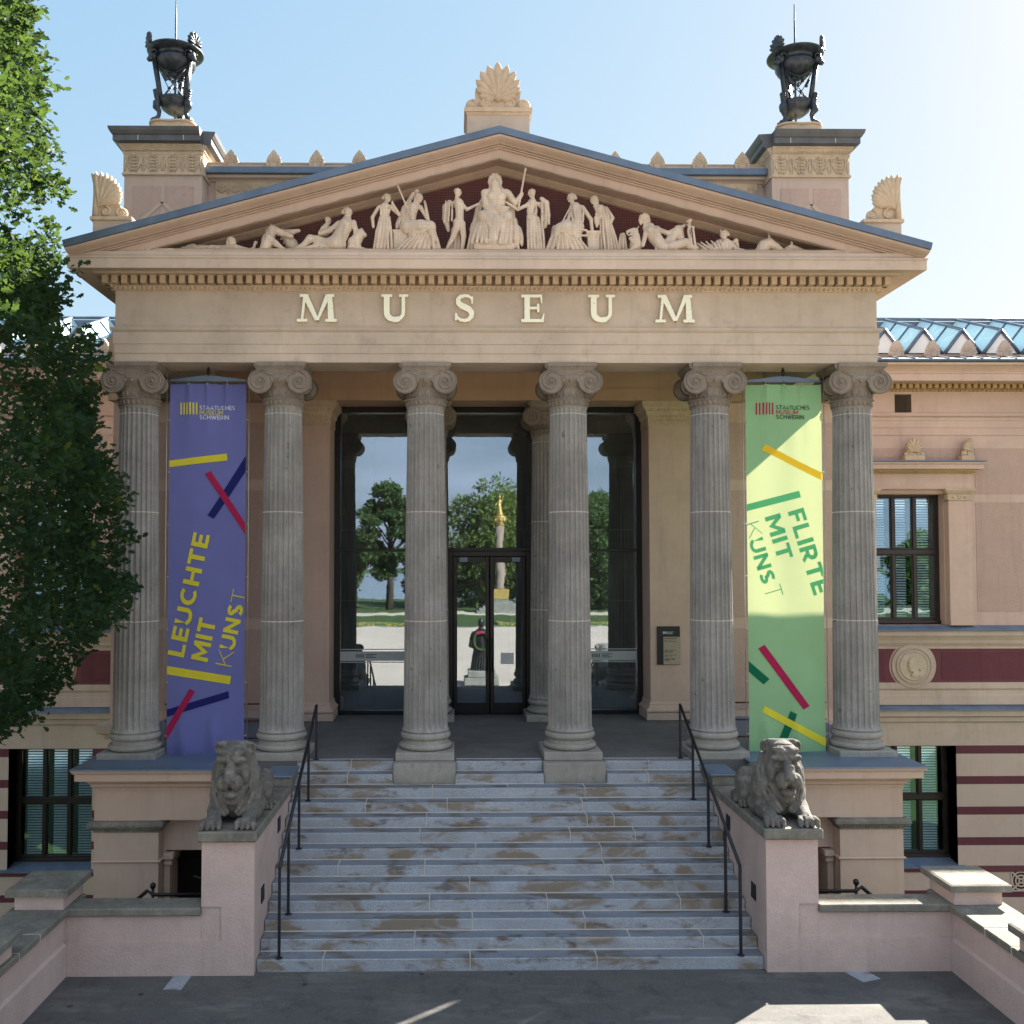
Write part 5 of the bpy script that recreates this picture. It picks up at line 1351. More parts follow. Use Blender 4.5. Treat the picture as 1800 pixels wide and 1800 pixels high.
    mb=MB(); mb.tube([(cx,cy,zb),(cx,cy,zb+1.4),(cx,cy,zb+2.6),(cx,cy,zb+3.02)],[.026,.026,.02,.012],8); mb.build('lightning_rod',M['bronze'],G)
brazier(-1); brazier(1)
# ------------------------------------------------------------------ pediment sculptures (sculpted in units of 1/103 m)
class Fig:
    def __init__(s, x0, y0, x1, y1, h=1.15, d0=-26, d1=25): s.s=SDF((x0-3,d0,y0-3),(x1+3,d1,446),h)
    def c(s,*a,k=None):
        "chain of capsule joints: (x,y,depth,r), ..."
        for p,q in zip(a[:-1],a[1:]): s.s.cap((p[0],p[2],p[1]),(q[0],q[2],q[1]),p[3],q[3],k=k)
        return s
    def e(s,x,y,d,rx,ry,rd,rot=0,k=None,cut=False):
        t=math.radians(rot); R=((math.cos(t),0,-math.sin(t)),(0,1,0),(math.sin(t),0,math.cos(t)))
        s.s.ell((x,d,y),(rx,rd,ry),k=k,rot=R,cut=cut); return s
    def box(s,x0,x1,y0,y1,d0,d1,rd=1): s.s.box(((x0+x1)/2,(d0+d1)/2,(y0+y1)/2),((x1-x0)/2,(d1-d0)/2,(y1-y0)/2),rd,.6); return s
    def folds(s,tl,tr,bl,br,n,r=1.7,d=6,bul=6,wob=1.5):
        n=max(3,int(n*.75)); r*=1.2; prev=None
        for i in range(n):
            t=i/(n-1); g=math.sqrt(max(0,1-(2*t-1)**2)); jt=random.uniform(-.4,.4)/n
            a=[tl[j]+(tr[j]-tl[j])*min(1,max(0,t+jt)) for j in (0,1)]; b=[bl[j]+(br[j]-bl[j])*t for j in (0,1)]
            m=((a[0]+b[0])/2+random.uniform(-wob,wob),(a[1]+b[1])/2)
            s.c((a[0],a[1],d*.7+bul*g*.7+1.,r*.7),(m[0],m[1],d*.9+bul*g+2.,r*1.15),(b[0],b[1],d+bul*g+1.8,r*1.3),k=.6)
            cur=(a,m,b,d+bul*g+2.2)
            if prev:
                A,B,C=[((p[0]+q[0])/2,(p[1]+q[1])/2) for p,q in zip(prev[:3],cur[:3])]; D_=(prev[3]+cur[3])/2
                s.s.cap((A[0],D_-1.5,A[1]),(B[0],D_+.6,B[1]),r*.25,r*.55,k=.5,cut=True); s.s.cap((B[0],D_+.6,B[1]),(C[0],D_+.8,C[1]),r*.55,r*.7,k=.5,cut=True)
            prev=cur
        return s
    def cuts(s,tl,tr,bl,br,n,r=1.,d=8,bul=5):
        for i in range(n):
            t=(i+.5)/n; g=math.sqrt(max(0,1-(2*t-1)**2))
            a=[tl[j]+(tr[j]-tl[j])*t for j in (0,1)]; b=[bl[j]+(br[j]-bl[j])*t for j in (0,1)]
            s.s.cap((a[0],d*.8+bul*g,a[1]),(b[0],d+bul*g,b[1]),r*.6,r,k=.8,cut=True)
        return s
    def head(s,x,y,d=3,r=7,look=0,hair='short'):
        "look: -1 left, 0 front, +1 right"
        s.e(x,y,d,r*.80,r*1.02,r*.86); s.e(x+look*r*.12,y+r*.45,d+(0 if look else r*.2),r*.55,r*.6,r*.55)
        if look: s.c((x+look*r*.78,y-r*.12,d,r*.10),(x+look*r*1.0,y+r*.28,d,r*.17),k=.6); s.e(x+look*r*.62,y+r*.62,d,r*.25,r*.16,r*.3,k=.6); s.e(x+look*r*.5,y+r*.92,d,r*.3,r*.22,r*.3,k=.6); s.e(x+look*r*.62,y-r*.05,d+r*.42,r*.2,r*.14,r*.2,cut=True,k=.5)
        else: s.c((x,y-r*.1,d+r*.75,r*.12),(x,y+r*.3,d+r*.98,r*.17),k=.6); [s.e(x+q*r*.34,y-r*.02,d+r*.86,r*.2,r*.13,r*.2,cut=True,k=.5) for q in (-1,1)]; s.e(x,y+r*.62,d+r*.75,r*.3,r*.1,r*.2,k=.5)
        for k in range(9):
            a=PI*(k/8)+ (0 if not look else look*.55); 
            s.e(x-math.cos(a)*r*.80,y-math.sin(a)*r*.80,d+(r*.25 if k%2 else -r*.1),r*.30,r*.27,r*.45,k=.8)
        if hair=='bun': s.e(x-look*r*1.0,y+r*.05,d-1,r*.45,r*.42,r*.45); s.c((x-look*r*.2,y-r*.9,d,r*.3),(x-look*r*.9,y-r*.3,d,r*.35),k=.8)
        if hair=='long':
            for q in (-1,1): s.c((x+q*r*.8,y-r*.4,d,r*.35),(x+q*r*.95,y+r*.5,d,r*.35),(x+q*r*.8,y+r*1.3,d,r*.25),k=1)
        if hair=='tail': s.c((x-look*r*.7,y,d,r*.4),(x-look*r*.9,y+r*1.2,d-1,r*.3),k=1)
        s.c((x-look*1,y+r*.7,d-1,r*.42),(x-look*r*.2,y+r*1.7,d-1,r*.5)); return s
    def done(s,name,label,cat='statue',mat='statue',group='sandstone sculptures in the pediment'):
        V,F=s.s.mesh(); W=np.stack([(V[:,0]-873)/103.,-.68-V[:,1]/103.,10.874+(443-V[:,2])/103.],1)
        o=np_obj(name,W,F,M[mat]); b=W.min(0); c=np.array([(W[:,0].min()+W[:,0].max())/2,-.68,b[2]])
        n=len(o.data.vertices); a=np.empty(n*3,dtype=np.float32); o.data.vertices.foreach_get('co',a); a=a.reshape(-1,3)-c; o.data.vertices.foreach_set('co',a.ravel().astype(np.float32)); o.location=c
        md=o.modifiers.new('smooth','SMOOTH'); md.factor=.2; md.iterations=1
        return tag(o,label,cat,group)

# reclining nymph, far left
f=Fig(305,408,450,446); f.head(400,424,4,7,1,'long'); f.c((392,437,2,6),(408,437,6,6),(433,441,6,3)).c((432,441,5,2.6),(440,436,3,2.4),(442,427,2,2.6)).e(443,426,2,3.4,2.8,2.4)
f.c((392,437,0,6.5),(368,438,2,6.5),(345,437,2,6),(326,435,2,5),(312,440,2,3.2)).e(332,433,2,7,5,5).e(318,438,4,7,4,5).folds((372,433),(384,434),(340,441),(380,441),5,1.3,5,3).folds((390,432),(345,433),(386,439),(338,438),4,1.1,6,2)
f.done('reclining_figure','carved long-haired figure lying with one arm forward, leftmost in the pediment')
# horses
f=Fig(450,390,526,446)
def horse(f,p,m,d,r,nk):
    f.c((p[0],p[1],d,r),((p[0]+m[0])/2,(p[1]+m[1])/2+.5,d+1,r*.72),(m[0]-2,m[1],d+1,r*.5)); f.e(m[0],m[1],d+1,r*.5,r*.46,r*.5); f.e(p[0]+3,p[1]+4,d+1,r*.85,r*.9,r*.7)
    f.c(*[(x,y,d-2,q) for x,y,q in nk]); f.c((p[0]-2,p[1]-r*.6,d+2,2),(p[0]-3.2,p[1]-r*1.35,d+2,.9),k=.6); f.e(p[0]+(m[0]-p[0])*.35,p[1]+(m[1]-p[1])*.3-1.4,d+r*.8,1.6,1.2,1.4,cut=True,k=.5); f.e(m[0],m[1]-.6,d+r*.5,1.1,.9,1,cut=True,k=.4); f.c((m[0]-4,m[1]+2,d+3,.5),(m[0]+2,m[1]+2,d+3,.5),k=.4) 
    for k in range(5): x,y,q=nk[0]; X,Y,Q=nk[-1]; t=k/5; f.c((p[0]-4+(X-p[0])*t-3,p[1]-2+(Y-p[1])*t,d-1,2.2),(p[0]-7+(X-p[0])*t-4,p[1]+4+(Y-p[1])*t,d,1.6),k=.7)
horse(f,(491,405),(517,401),-10,7,[(492,408,8),(504,424,10),(516,440,9)])
horse(f,(472,402),(506,415),2,8,[(472,404,8),(464,420,10),(461,440,11)])
horse(f,(468,422),(494,441),12,7.5,[(468,424,7),(464,434,9),(462,442,9)])
f.c((500,441,4,4),(522,442,4,3))
f.done('horse_group','carved group of three horse heads in the left half of the pediment')
# child on the knee
f=Fig(552,374,586,416); f.head(569,383,-6,6,1); f.c((566,394,-7,6),(565,406,-7,6.5)); f.c((560,396,-5,2.8),(555,406,-3,2.6),(560,411,0,2.4)); f.c((573,396,-6,2.6),(580,404,-4,2.2)); f.c((563,408,-5,4),(556,413,0,3)); f.cuts((560,392),(572,392),(563,408),(570,408),2,.6,-1,1)
f.done('child_figure','small carved child sitting behind the knees of the back-turned nude')
# seated nude seen from behind
f=Fig(505,358,628,446); f.head(605,371,2,8,1,'bun'); f.c((604,384,0,8),(602,396,4,12),(594,414,6,12),(584,430,8,14)); f.e(578,431,9,14,12,12); f.e(592,432,9,12,11,11)
f.c((590,391,2,5),(574,406,6,4.4),(557,411,6,3.6)); f.c((616,390,2,5),(620,404,4,4.5),(619,420,4,4)); f.c((576,432,8,9),(553,424,8,8),(540,421,8,7),(530,432,8,5.5),(513,441,8,3.6)); f.c((578,438,8,8),(550,437,12,6),(534,441,12,4),(524,442,12,3)); f.c((604,386,10,.8),(598,408,16,.8),(588,428,20,.9),k=1) if False else f.s.cap((606,13,388),(592,19.5,422),1.0,1.2,k=1.4,cut=True)
f.folds((556,432),(574,438),(552,442),(566,443),4,1.4,12,2)
f.done('nude_figure','carved nude seen from behind, legs stretched to the left')
# crouching beast
f=Fig(600,396,655,446); f.c((617,426,0,12),(626,415,4,9)); f.e(628,411,5,9,8.5,8); f.e(634,414,8,6,5,5); f.e(620,404,2,3.2,4,2.5); f.e(630,403,2,3,3.6,2.5); f.c((622,428,8,6),(628,441,8,4)); f.c((612,436,6,7),(640,442,8,3.5)); f.c((640,442,8,3.4),(650,442,8,3.2)); f.e(633,409,11,1.4,1.1,1.2,cut=True,k=.4); f.cuts((620,420),(612,426),(626,436),(616,438),3,.6,8,2)
f.done('beast_figure','carved crouching beast with round ears behind the back-turned nude')
# standing girl
f=Fig(643,330,702,446); f.head(675,345,3,7,1,'bun'); f.c((671,362,1,8.5),(671,378,2,7.5)); f.c((663,361,1,4),(681,361,1,4)); f.e(676,370,7,4,3.6,3.4); f.e(669,370,7,3.8,3.6,3.4)
f.c((660,362,1,3.6),(649,380,1,3.2),(651,398,4,2.7)); f.c((682,362,1,3.5),(697,376,4,3.1),(685,357,6,2.4)); f.e(685,355,6,2.4,3.2,2)
f.c((671,382,2,9),(668,408,1,13),(667,437,0,15)); f.c((676,392,6,7),(670,420,10,7)); f.folds((663,381),(681,381),(653,441),(684,441),8,1.7,8,6); f.folds((663,362),(680,362),(664,378),(678,378),4,1.,7,2)
f.done('standing_woman','carved standing woman raising a hand to her chin, beside the slanting staff')
# seated goddess with staff
f=Fig(682,326,774,446); f.head(731,345,3,7.5,1,'tail'); f.e(728,333,2,4,4,4); f.c((722,336,-2,4),(706,362,-6,5.5),(695,392,-6,6.5),k=2); f.folds((722,338),(714,352),(692,398),(706,398),5,1.5,-2,3)
f.c((722,362,1,9),(717,380,2,9),(716,396,2,11)); f.e(725,372,8,4.2,4,3.6); f.c((713,361,2,4),(735,362,2,4)); f.c((712,363,4,3.7),(714,388,9,3.5),(724,405,12,2.6)); f.c((736,364,2,3.6),(748,386,5,3.2),(743,357,7,2.4)); f.e(742,354,7,2.3,3.2,2)
f.c((712,400,4,12),(735,400,10,12),(752,400,12,10)); f.c((752,402,12,9),(757,425,10,9),(764,440,8,6)); f.c((725,410,6,12),(725,434,4,14)); f.c((740,414,8,12),(742,436,6,13)); f.e(768,441,10,6,2.6,5)
f.folds((738,402),(756,402),(696,442),(768,441),12,2.3,11,5); f.c((712,396,14,2),(734,399,20,2.2),(752,399,20,2)); f.c((712,402,14,2),(734,406,20,2.2),(750,405,21,2)); f.c((706,408,8,2),(728,414,17,2.4),(748,408,20,2)); f.box(686,712,405,444,-18,4); f.box(684,714,402,407,-19,5); f.c((696,331,14,1.7),(743,443,16,1.7)); f.e(695,329,14,2.4,3,2.4)
f.done('seated_goddess','carved seated veiled goddess holding a long slanting staff across her body')
# winged youth
f=Fig(770,320,842,446); f.head(800,335,3,6.8,1); f.c((802,352,1,7.5),(804,368,2,7),(804,384,2,7.5)); f.e(799,388,0,7,7,7); f.c((795,352,0,3.4),(808,353,2,3.6)); f.c((807,355,3,3.4),(817,367,6,2.9),(836,358,7,2.2)); f.e(838,357,7,3,1.8,1.8)
f.c((800,392,2,7),(793,415,4,5),(787,426,3,4),(780,440,2,2.8)); f.e(778,442,4,4,2,3); f.c((808,392,3,6.5),(811,415,4,4.8),(808,440,3,2.9)); f.e(811,442,6,4,2,3.4)
f.c((797,356,-6,4),(786,350,-8,5),(780,358,-8,6.5),(779,378,-8,6.5),(784,400,-8,3)); f.folds((778,348),(792,356),(777,388),(790,384),5,1.4,-3,2); f.cuts((777,362),(790,368),(781,396),(789,384),4,.7,-1,1)
f.c((796,398,-12,7),(794,436,-12,9)); f.folds((790,398),(803,398),(787,441),(803,441),5,1.5,-8,3); f.s.cap((803,9.5,358),(804,9.5,382),.8,.8,k=1.2,cut=True)
f.done('winged_youth','carved naked youth with feathered wings reaching towards the enthroned god')
# enthroned god
f=Fig(814,288,924,446,1.2); f.head(867,312,4,10,0,'long'); f.e(867,323,11,7,9,5.5); f.c((862,322,13,2.2),(864,333,12,1.6)); f.c((872,322,13,2.2),(871,333,12,1.6)); f.c((867,324,14,2),(867,336,12,1.4))
f.c((869,336,0,15),(870,352,2,15),(870,370,3,14)); f.c((852,336,1,8),(886,336,1,8)); f.e(861,345,11,9,7,6); f.e(878,345,11,9,7,6); f.e(869,360,11,8,7,6); f.s.cap((869.5,18,342),(870,17,366),.9,.9,k=1.6,cut=True); f.s.cap((860,16.5,352),(879,16.5,352),.7,.7,k=1.2,cut=True)
f.c((848,336,3,6.4),(850,361,8,5.6),(870,367,15,5),(885,368,17,3.4)); f.e(888,368,17,4.5,2.8,3); f.c((891,337,2,6.2),(903,356,5,5),(913,342,10,3.8)); f.e(914,340,10,3.2,4,3.4); f.c((920,299,12,1.9),(908,366,11,1.9)); f.e(920.5,297,12,2.6,3.6,2.6)
f.c((887,333,-4,5),(896,352,-8,6),(898,385,-10,7)); f.c((850,338,-6,5),(838,362,-9,6),(832,395,-10,8)); f.folds((845,340),(852,340),(824,400),(836,400),3,1.4,-5,2)
f.c((858,378,4,14),(846,383,14,11)); f.c((880,378,4,14),(888,383,14,11)); f.c((846,384,13,11),(845,420,12,11)); f.c((888,384,13,10),(884,424,12,11)); f.c((866,392,8,16),(864,424,8,18)); f.c((836,395,-4,12),(830,436,-6,12))
f.folds((840,384),(854,384),(826,430),(858,432),7,2.4,17,4,1.5); f.folds((880,384),(895,384),(866,432),(893,432),6,2.4,17,4,1.5); [f.c((847+q,388+q*1.5,22,1.8),(866,396+q*3.2,19,2.2),(887-q,388+q*1.5,22,1.8)) for q in (0,3,6,9)]; f.folds((852,372),(892,374),(858,380),(896,382),4,1.6,16,2); f.folds((826,396),(838,392),(818,442),(832,442),5,1.9,2,4); f.e(851,428,21,6,3,4); f.c((876,424,17,5),(884,436,17,5))
f.box(829,900,431,444,-16,20); f.c((900,385,-12,9),(902,436,-12,9))
f.done('enthroned_god','large carved bearded god enthroned at the centre, holding an upright sceptre')
# eagle
f=Fig(884,378,920,446); f.c((901,392,6,4.6),(902,402,8,8),(903,420,7,9),(903,434,6,5)); f.e(901,387,8,4.6,4.8,4.4); f.c((897,386,10,1.9),(894.5,389,10,.9),k=.5); f.e(912,414,4,5,19,5,-8); f.e(893,416,4,4,16,4.5,6); f.c((899,432,10,2.6),(898,443,11,2)); f.c((907,432,10,2.6),(908,443,11,2)); f.cuts((908,402),(916,402),(909,430),(915,430),3,.6,8,1); f.cuts((897,400),(908,400),(898,426),(908,426),4,.6,15,1.5)
f.done('eagle','carved eagle standing beside the throne')
# draped youth on the right of the throne
f=Fig(882,322,966,446); f.head(933,336,3,7,-1); f.c((933,354,1,8.5),(931,370,2,8)); f.c((925,356,1,4),(945,355,1,4)); f.c((925,357,3,3.5),(907,367,7,3),(889,357,9,2.2)); f.e(886,355,9,3.2,1.8,1.8)
f.c((946,356,1,4),(956,368,3,4),(951,386,5,4)); f.c((950,346,2,4),(958,354,2,5.4),(960,376,2,5.6),(955,396,3,4)); f.folds((950,348),(960,352),(950,398),(962,392),5,1.5,5,3)
f.c((934,384,2,11),(937,408,1,13),(938,438,0,13.5)); f.c((930,392,7,6),(934,424,9,6)); f.folds((924,378),(950,384),(926,441),(953,441),9,1.8,8,6); f.folds((926,372),(952,352),(926,384),(950,374),4,1.6,9,2); f.e(930,443,10,5,2,4); f.e(944,443,9,5,2,4)
f.done('draped_youth','carved youth in a loose cloak stretching an arm to the enthroned god from the right')
# seated goddess, right
f=Fig(950,328,1054,446); f.head(1003,344,3,7.4,-1,'bun'); f.c((1010,361,1,9.5),(1013,378,2,10),(1012,394,3,12)); f.c((1003,361,2,4),(1022,361,1,4.5)); f.c((1023,362,3,4),(1037,384,6,3.6),(1039,404,6,2.7)); f.e(1039,406,7,2.4,4,2.4); f.c((1002,364,4,3.6),(996,387,10,3.2),(981,396,12,2.6)); f.c((999,365,13,1.3),(980,402,14,1.3))
f.c((1012,400,4,13),(992,402,12,12),(980,404,12,10)); f.c((980,406,12,9),(972,428,10,9),(964,440,8,6)); f.c((1005,414,6,14),(1008,436,4,16)); f.c((988,416,9,11),(986,436,8,13)); f.e(957,442,11,7,2.4,5)
f.folds((975,402),(996,402),(958,443),(1030,443),12,2.3,12,5,2.5); f.c((984,397,20,2),(1002,398,20,2),(1022,398,12,2)); f.c((984,404,21,2),(1004,406,19,2.4),(1028,405,10,2)); f.c((986,410,20,2),(1008,416,16,2.4),(1030,414,8,2)); f.c((973,396,-4,4.6),(968,432,-4,5.5)); f.folds((970,396),(977,396),(965,434),(973,434),3,1.4,0,2); f.folds((1000,364),(1022,362),(1004,388),(1022,390),6,1.2,10,2.5)
f.box(1031,1052,410,445,-14,8); f.box(1028,1055,405,411,-16,10); f.box(1034,1049,414,417,6,9.5)
f.done('seated_woman','carved seated woman in profile facing left and leaning an arm on a small pedestal')
# standing woman with jug
f=Fig(1036,330,1092,446,1.15,-26,20); f.head(1045,344,-6,7,-1,'tail'); f.c((1056,361,-7,8.5),(1062,378,-6,8.5)); f.c((1049,361,-6,4),(1064,359,-8,4)); f.c((1066,360,-5,3.7),(1077,378,-3,3.4),(1068,400,0,2.6)); f.c((1049,364,-4,3.2),(1052,380,0,3),(1050,390,2,2.6))
f.c((1047,376,3,2),(1047,381,3,4.6),(1048,389,3,4.4),(1048,396,3,2)); f.e(1047,373,3,2.8,1.4,2.8)
f.c((1064,386,-6,10),(1070,412,-8,13),(1072,438,-8,14)); f.folds((1054,382),(1072,384),(1056,442),(1087,442),9,1.8,0,5); f.folds((1050,362),(1066,360),(1056,380),(1070,380),4,1.1,0,2)
f.done('jug_bearer','carved standing woman with a small jug behind the pedestal of the seated woman')
# griffin
f=Fig(1084,390,1134,446); f.c((1117,430,2,11),(1116,414,5,8)); f.e(1114,405,5,7.5,6.5,6.5); f.c((1108,404,7,3.4),(1102,406,7,2.6),(1101,410,7,1.6),k=.8); f.c((1107,411,7,2),(1103,413,7,1.4),k=.6); f.c((1119,400,4,1.8),(1123,395,3,.9)); f.e(1110,403,11,1.3,1,1,cut=True,k=.4)
f.c((1112,424,8,4),(1106,420,12,3),(1110,428,13,2.6)); f.c((1116,434,8,6),(1106,441,9,3.6),(1099,442,9,3.2)); f.e(1095,422,-6,7.5,19,6,4); f.folds((1090,408),(1099,406),(1089,440),(1102,440),5,1.4,-2,2)
f.done('griffin','carved seated griffin with open beak, right of the jug bearer')
# reclining lyre player
f=Fig(1118,364,1228,446); f.head(1133,380,2,8.2,-1,'long'); f.c((1142,398,1,10),(1150,414,4,11),(1162,432,6,11)); f.c((1134,398,2,4.6),(1156,399,2,5)); f.e(1141,404,10,7,6,5); f.e(1152,406,10,7,6,5); f.c((1157,401,3,4.6),(1174,408,5,4.2),(1203,395,6,3)); f.c((1136,400,3,4.4),(1132,418,8,4),(1128,432,10,3.4))
f.c((1168,434,4,9),(1193,402,5,8),(1199,424,5,6),(1204,440,5,4)); f.c((1166,437,10,9),(1204,428,12,8),(1214,436,12,5.5),(1221,441,12,3.8)); f.s.cap((1146,15,408),(1158,17,430),.8,.9,k=1.4,cut=True); f.folds((1150,436),(1182,438),(1150,443),(1186,443),5,1.5,14,2)
f.done('reclining_player','carved reclining nude with raised knee and long hair, right half of the pediment')
f=Fig(1198,384,1226,446,1.0); f.c((1211,390,14,2.2),(1208,408,14,2.2),(1213,432,14,2.6),k=.6); f.c((1212,388,14,3),(1206,390,14,2),k=.6); f.c((1217,400,12,2),(1219,418,12,2),(1221,434,12,2.4),k=.6); f.c((1208,436,13,4),(1223,438,13,3.6)); f.c((1212,400,13,.9),(1216,434,13,.9),k=.4); f.c((1206,396,13,1.4),(1219,400,13,1.4),k=.5)
f.done('lyre','carved upright lyre at the knee of the reclining nude','lyre')
# crescent figure
f=Fig(1222,398,1322,446); f.head(1275,409,3,7.2,-1,'bun'); f.c((1279,424,1,8),(1280,438,2,9)); f.c((1286,424,3,4),(1294,436,6,3.4),(1318,442,7,2.2)); f.c((1272,426,4,3.6),(1268,438,6,3)); f.c((1269,400,4,.9),(1268,404,4,1.6),(1271,405,4,1.6),(1276,402,4,.9),k=.5); f.c((1290,423,-4,3),(1298,418,-4,4),(1300,430,-4,4))
f.c((1225,426,-2,3),(1240,436,0,6),(1262,428,-2,7),(1270,420,-4,5)); f.c((1236,440,3,5),(1268,438,2,8)); f.folds((1226,425),(1268,420),(1246,442),(1272,440),8,1.5,5,3)
f.done('crescent_figure','carved half figure with a small crescent on the head and billowing cloak')
# bulls
def bull(f,p,m,r,d):
    f.c((p[0],p[1],d,r),((p[0]*.45+m[0]*.55),(p[1]*.45+m[1]*.55),d+1,r*.74),(m[0]-2,m[1]-1,d+1,r*.58)); f.e(m[0],m[1]-.5,d+1,r*.55,r*.5,r*.6); f.c((p[0]-r*.9,p[1]+4,d-3,r*1.2),(p[0]-r*1.5,443,d-3,r*1.4))
    f.c((p[0]-1,p[1]-r*.8,d+3,2.2),(p[0]-.5,p[1]-r*1.2,d+4,1.7),(p[0]-2.2,p[1]-r*1.7,d+4,.8),k=.6); f.c((p[0]-r*.6,p[1]-r*.2,d+5,2.4),(p[0]-r*1.2,p[1]+r*.1,d+6,1.3),k=.6); f.e(p[0]+r*.5,p[1]+r*.05,d+r*.8,1.6,1.2,1.2,cut=True,k=.4); f.e(m[0]+1,m[1]-1.5,d+r*.5,1.2,1,1,cut=True,k=.4); f.s.cap((m[0]-5,d+r*.5,m[1]+2),(m[0]+4,d+r*.5,m[1]+2.4),.5,.5,k=.4,cut=True)
f=Fig(1328,408,1390,446); bull(f,(1355,424),(1378,439),9,2); f.done('bull_head','large carved bull head near the right end of the pediment','statue')
f=Fig(1378,418,1430,446); bull(f,(1396,432),(1420,440),6.5,0); f.done('bull_head','smaller carved bull head in the right corner of the pediment','statue')

# ------------------------------------------------------------------ guardian lions on the cheek walls (metres)
def lion_mesh():
    s=SDF((-.56,-.06,-.02),(.56,2.0,1.2),.0105)
    s.cap((0,.80,.36),(.02,1.60,.30),.27,.25,k=.1); s.ell((0,.58,.42),(.30,.27,.40),k=.08)
    for q in (-1,1):
        s.ell((q*.235,.66,.34),(.135,.23,.30),k=.06)
        s.cap((q*.27,.78,.16),(q*.25,.50,.13),.13,.12,k=.05); s.cap((q*.25,.52,.15),(q*.235,.20,.09),.115,.088,k=.04)
        s.cap((q*.31,.72,.10),(q*.32,.86,.30),.03,.03,k=.03)
        s.ell((q*.23,.12,.07),(.125,.11,.08),k=.03)
        for t in (-.098,-.033,.033,.098):
            s.cap((q*.23+t,.13,.105),(q*.23+t*1.12,.055,.085),.034,.040,k=.008); s.cap((q*.23+t*1.12,.055,.08),(q*.23+t*1.15,.02,.035),.040,.030,k=.008)
            s.cap((q*.23+t*1.15,.005,.03),(q*.23+t*1.15,-.02,.008),.014,.008,k=.004)
        for t in (-.065,0,.065): s.cap((q*.23+t,-.03,.02),(q*.23+t*.98,.12,.16),.006,.010,k=.01,cut=True)
        s.ell((q*.29,1.38,.27),(.125,.27,.25),k=.05); s.cap((q*.30,1.30,.44),(q*.32,1.16,.20),.10,.10,k=.05)
        s.cap((q*.32,1.56,.09),(q*.35,1.15,.055),.085,.05,k=.03)
        for t in (-.055,0,.055): s.cap((q*.35+t,1.16,.06),(q*.36+t,1.05,.035),.03,.026,k=.006); s.ell((q*.35+t,1.12,.075),(.026,.04,.03),k=.006)
        s.cap((q*.18,1.12,.30),(q*.20,1.10,.46),.02,.02,k=.03,cut=True)
    s.cap((0,.80,.46),(0,.58,.70),.26,.25,k=.08)
    s.ell((0,.50,.80),(.225,.22,.27),k=.06); s.ell((0,.37,.79),(.195,.135,.20),k=.04); s.ell((0,.40,.93),(.19,.16,.13),k=.05)
    # heavy skin fold round the throat
    for q in (-1,1):
        for off,r in ((0,.040),(.055,.045)):
            P=[(q*(.20+off*.5),.58+off,.86-off*.3),(q*(.245+off*.8),.53+off,.66),(q*(.235+off),.47+off*.9,.46),(q*(.155+off*.9),.37+off*.5,.28-off*.4),(q*(.07+off*.6),.32+off*.3,.17-off*.4)]
            for a,b in zip(P[:-1],P[1:]): s.cap(a,b,r,r,k=.01)
            for a,b in zip(P[:-1],P[1:]): s.cap((a[0]*.84,a[1]-.06,a[2]),(b[0]*.84,b[1]-.06,b[2]),.018,.018,k=.01,cut=True)
        for k in range(5): z=.66-.1*k; s.cap((q*(.285-.012*k),.58,z),(q*(.33-.02*k),.72,z-.12),.024,.014,k=.012)
        # brow, eye, cheek, ear
        s.cap((q*.045,.225,.880),(q*.17,.265,.875),.046,.038,k=.010); s.cap((q*.06,.27,.96),(q*.15,.31,.965),.055,.04,k=.02)
        s.ell((q*.118,.235,.795),(.064,.075,.043),k=.008,cut=True); s.ell((q*.118,.292,.793),(.045,.042,.036),k=.004); s.ell((q*.114,.250,.793),(.018,.016,.018),k=.003,cut=True)
        s.cap((q*.07,.250,.750),(q*.165,.275,.754),.016,.014,k=.006); s.cap((q*.075,.235,.838),(q*.17,.265,.832),.015,.014,k=.005)
        s.cap((q*.085,.23,.73),(q*.17,.30,.66),.010,.012,k=.012,cut=True)
        s.ell((q*.170,.37,.66),(.075,.12,.14),k=.03)
        s.ell((q*.090,.165,.585),(.092,.10,.108),k=.02)
        for k in range(3): s.cap((q*.155,.12,.60-.03*k),(q*.06,.06,.60-.03*k),.006,.006,k=.005,cut=True)
        s.ell((q*.225,.53,.98),(.062,.05,.085),k=.012); s.ell((q*.24,.485,.98),(.036,.045,.056),k=.008,cut=True)
        s.cap((q*.02,.255,1.0),(q*.19,.35,.985),.010,.010,k=.010,cut=True); s.cap((q*.0,.30,1.035),(q*.18,.40,1.02),.010,.010,k=.010,cut=True)
        s.cap((q*.012,.06,.500),(q*.10,.08,.474),.018,.020,k=.008,cut=True); s.cap((q*.10,.08,.474),(q*.17,.18,.505),.020,.014,k=.008,cut=True)
    s.cap((-.17,.50,1.045),(.17,.50,1.045),.04,.04,k=.03)
    s.box((0,.20,.68),(.072,.12,.13),.05,.02); s.cap((0,.26,.86),(0,.085,.67),.052,.072,k=.015); s.ell((0,.06,.635),(.088,.05,.046),k=.010)
    for q in (-1,1): s.ell((q*.050,.015,.618),(.028,.035,.022),k=.006,cut=True); s.cap((q*.085,.15,.80),(q*.10,.06,.67),.010,.012,k=.012,cut=True)
    s.cap((0,.02,.595),(0,.045,.50),.013,.013,k=.008,cut=True); s.cap((0,.20,.89),(0,.20,1.0),.018,.012,k=.02,cut=True)
    s.ell((0,.19,.43),(.10,.09,.062),k=.02); s.ell((0,.32,.36),(.12,.12,.11),k=.05)
    s.cap((.10,1.75,.20),(.36,1.72,.06),.05,.045,k=.03); s.cap((.36,1.72,.06),(.42,1.35,.045),.045,.04,k=.02)
    return s.mesh()
LV,LF=lion_mesh()
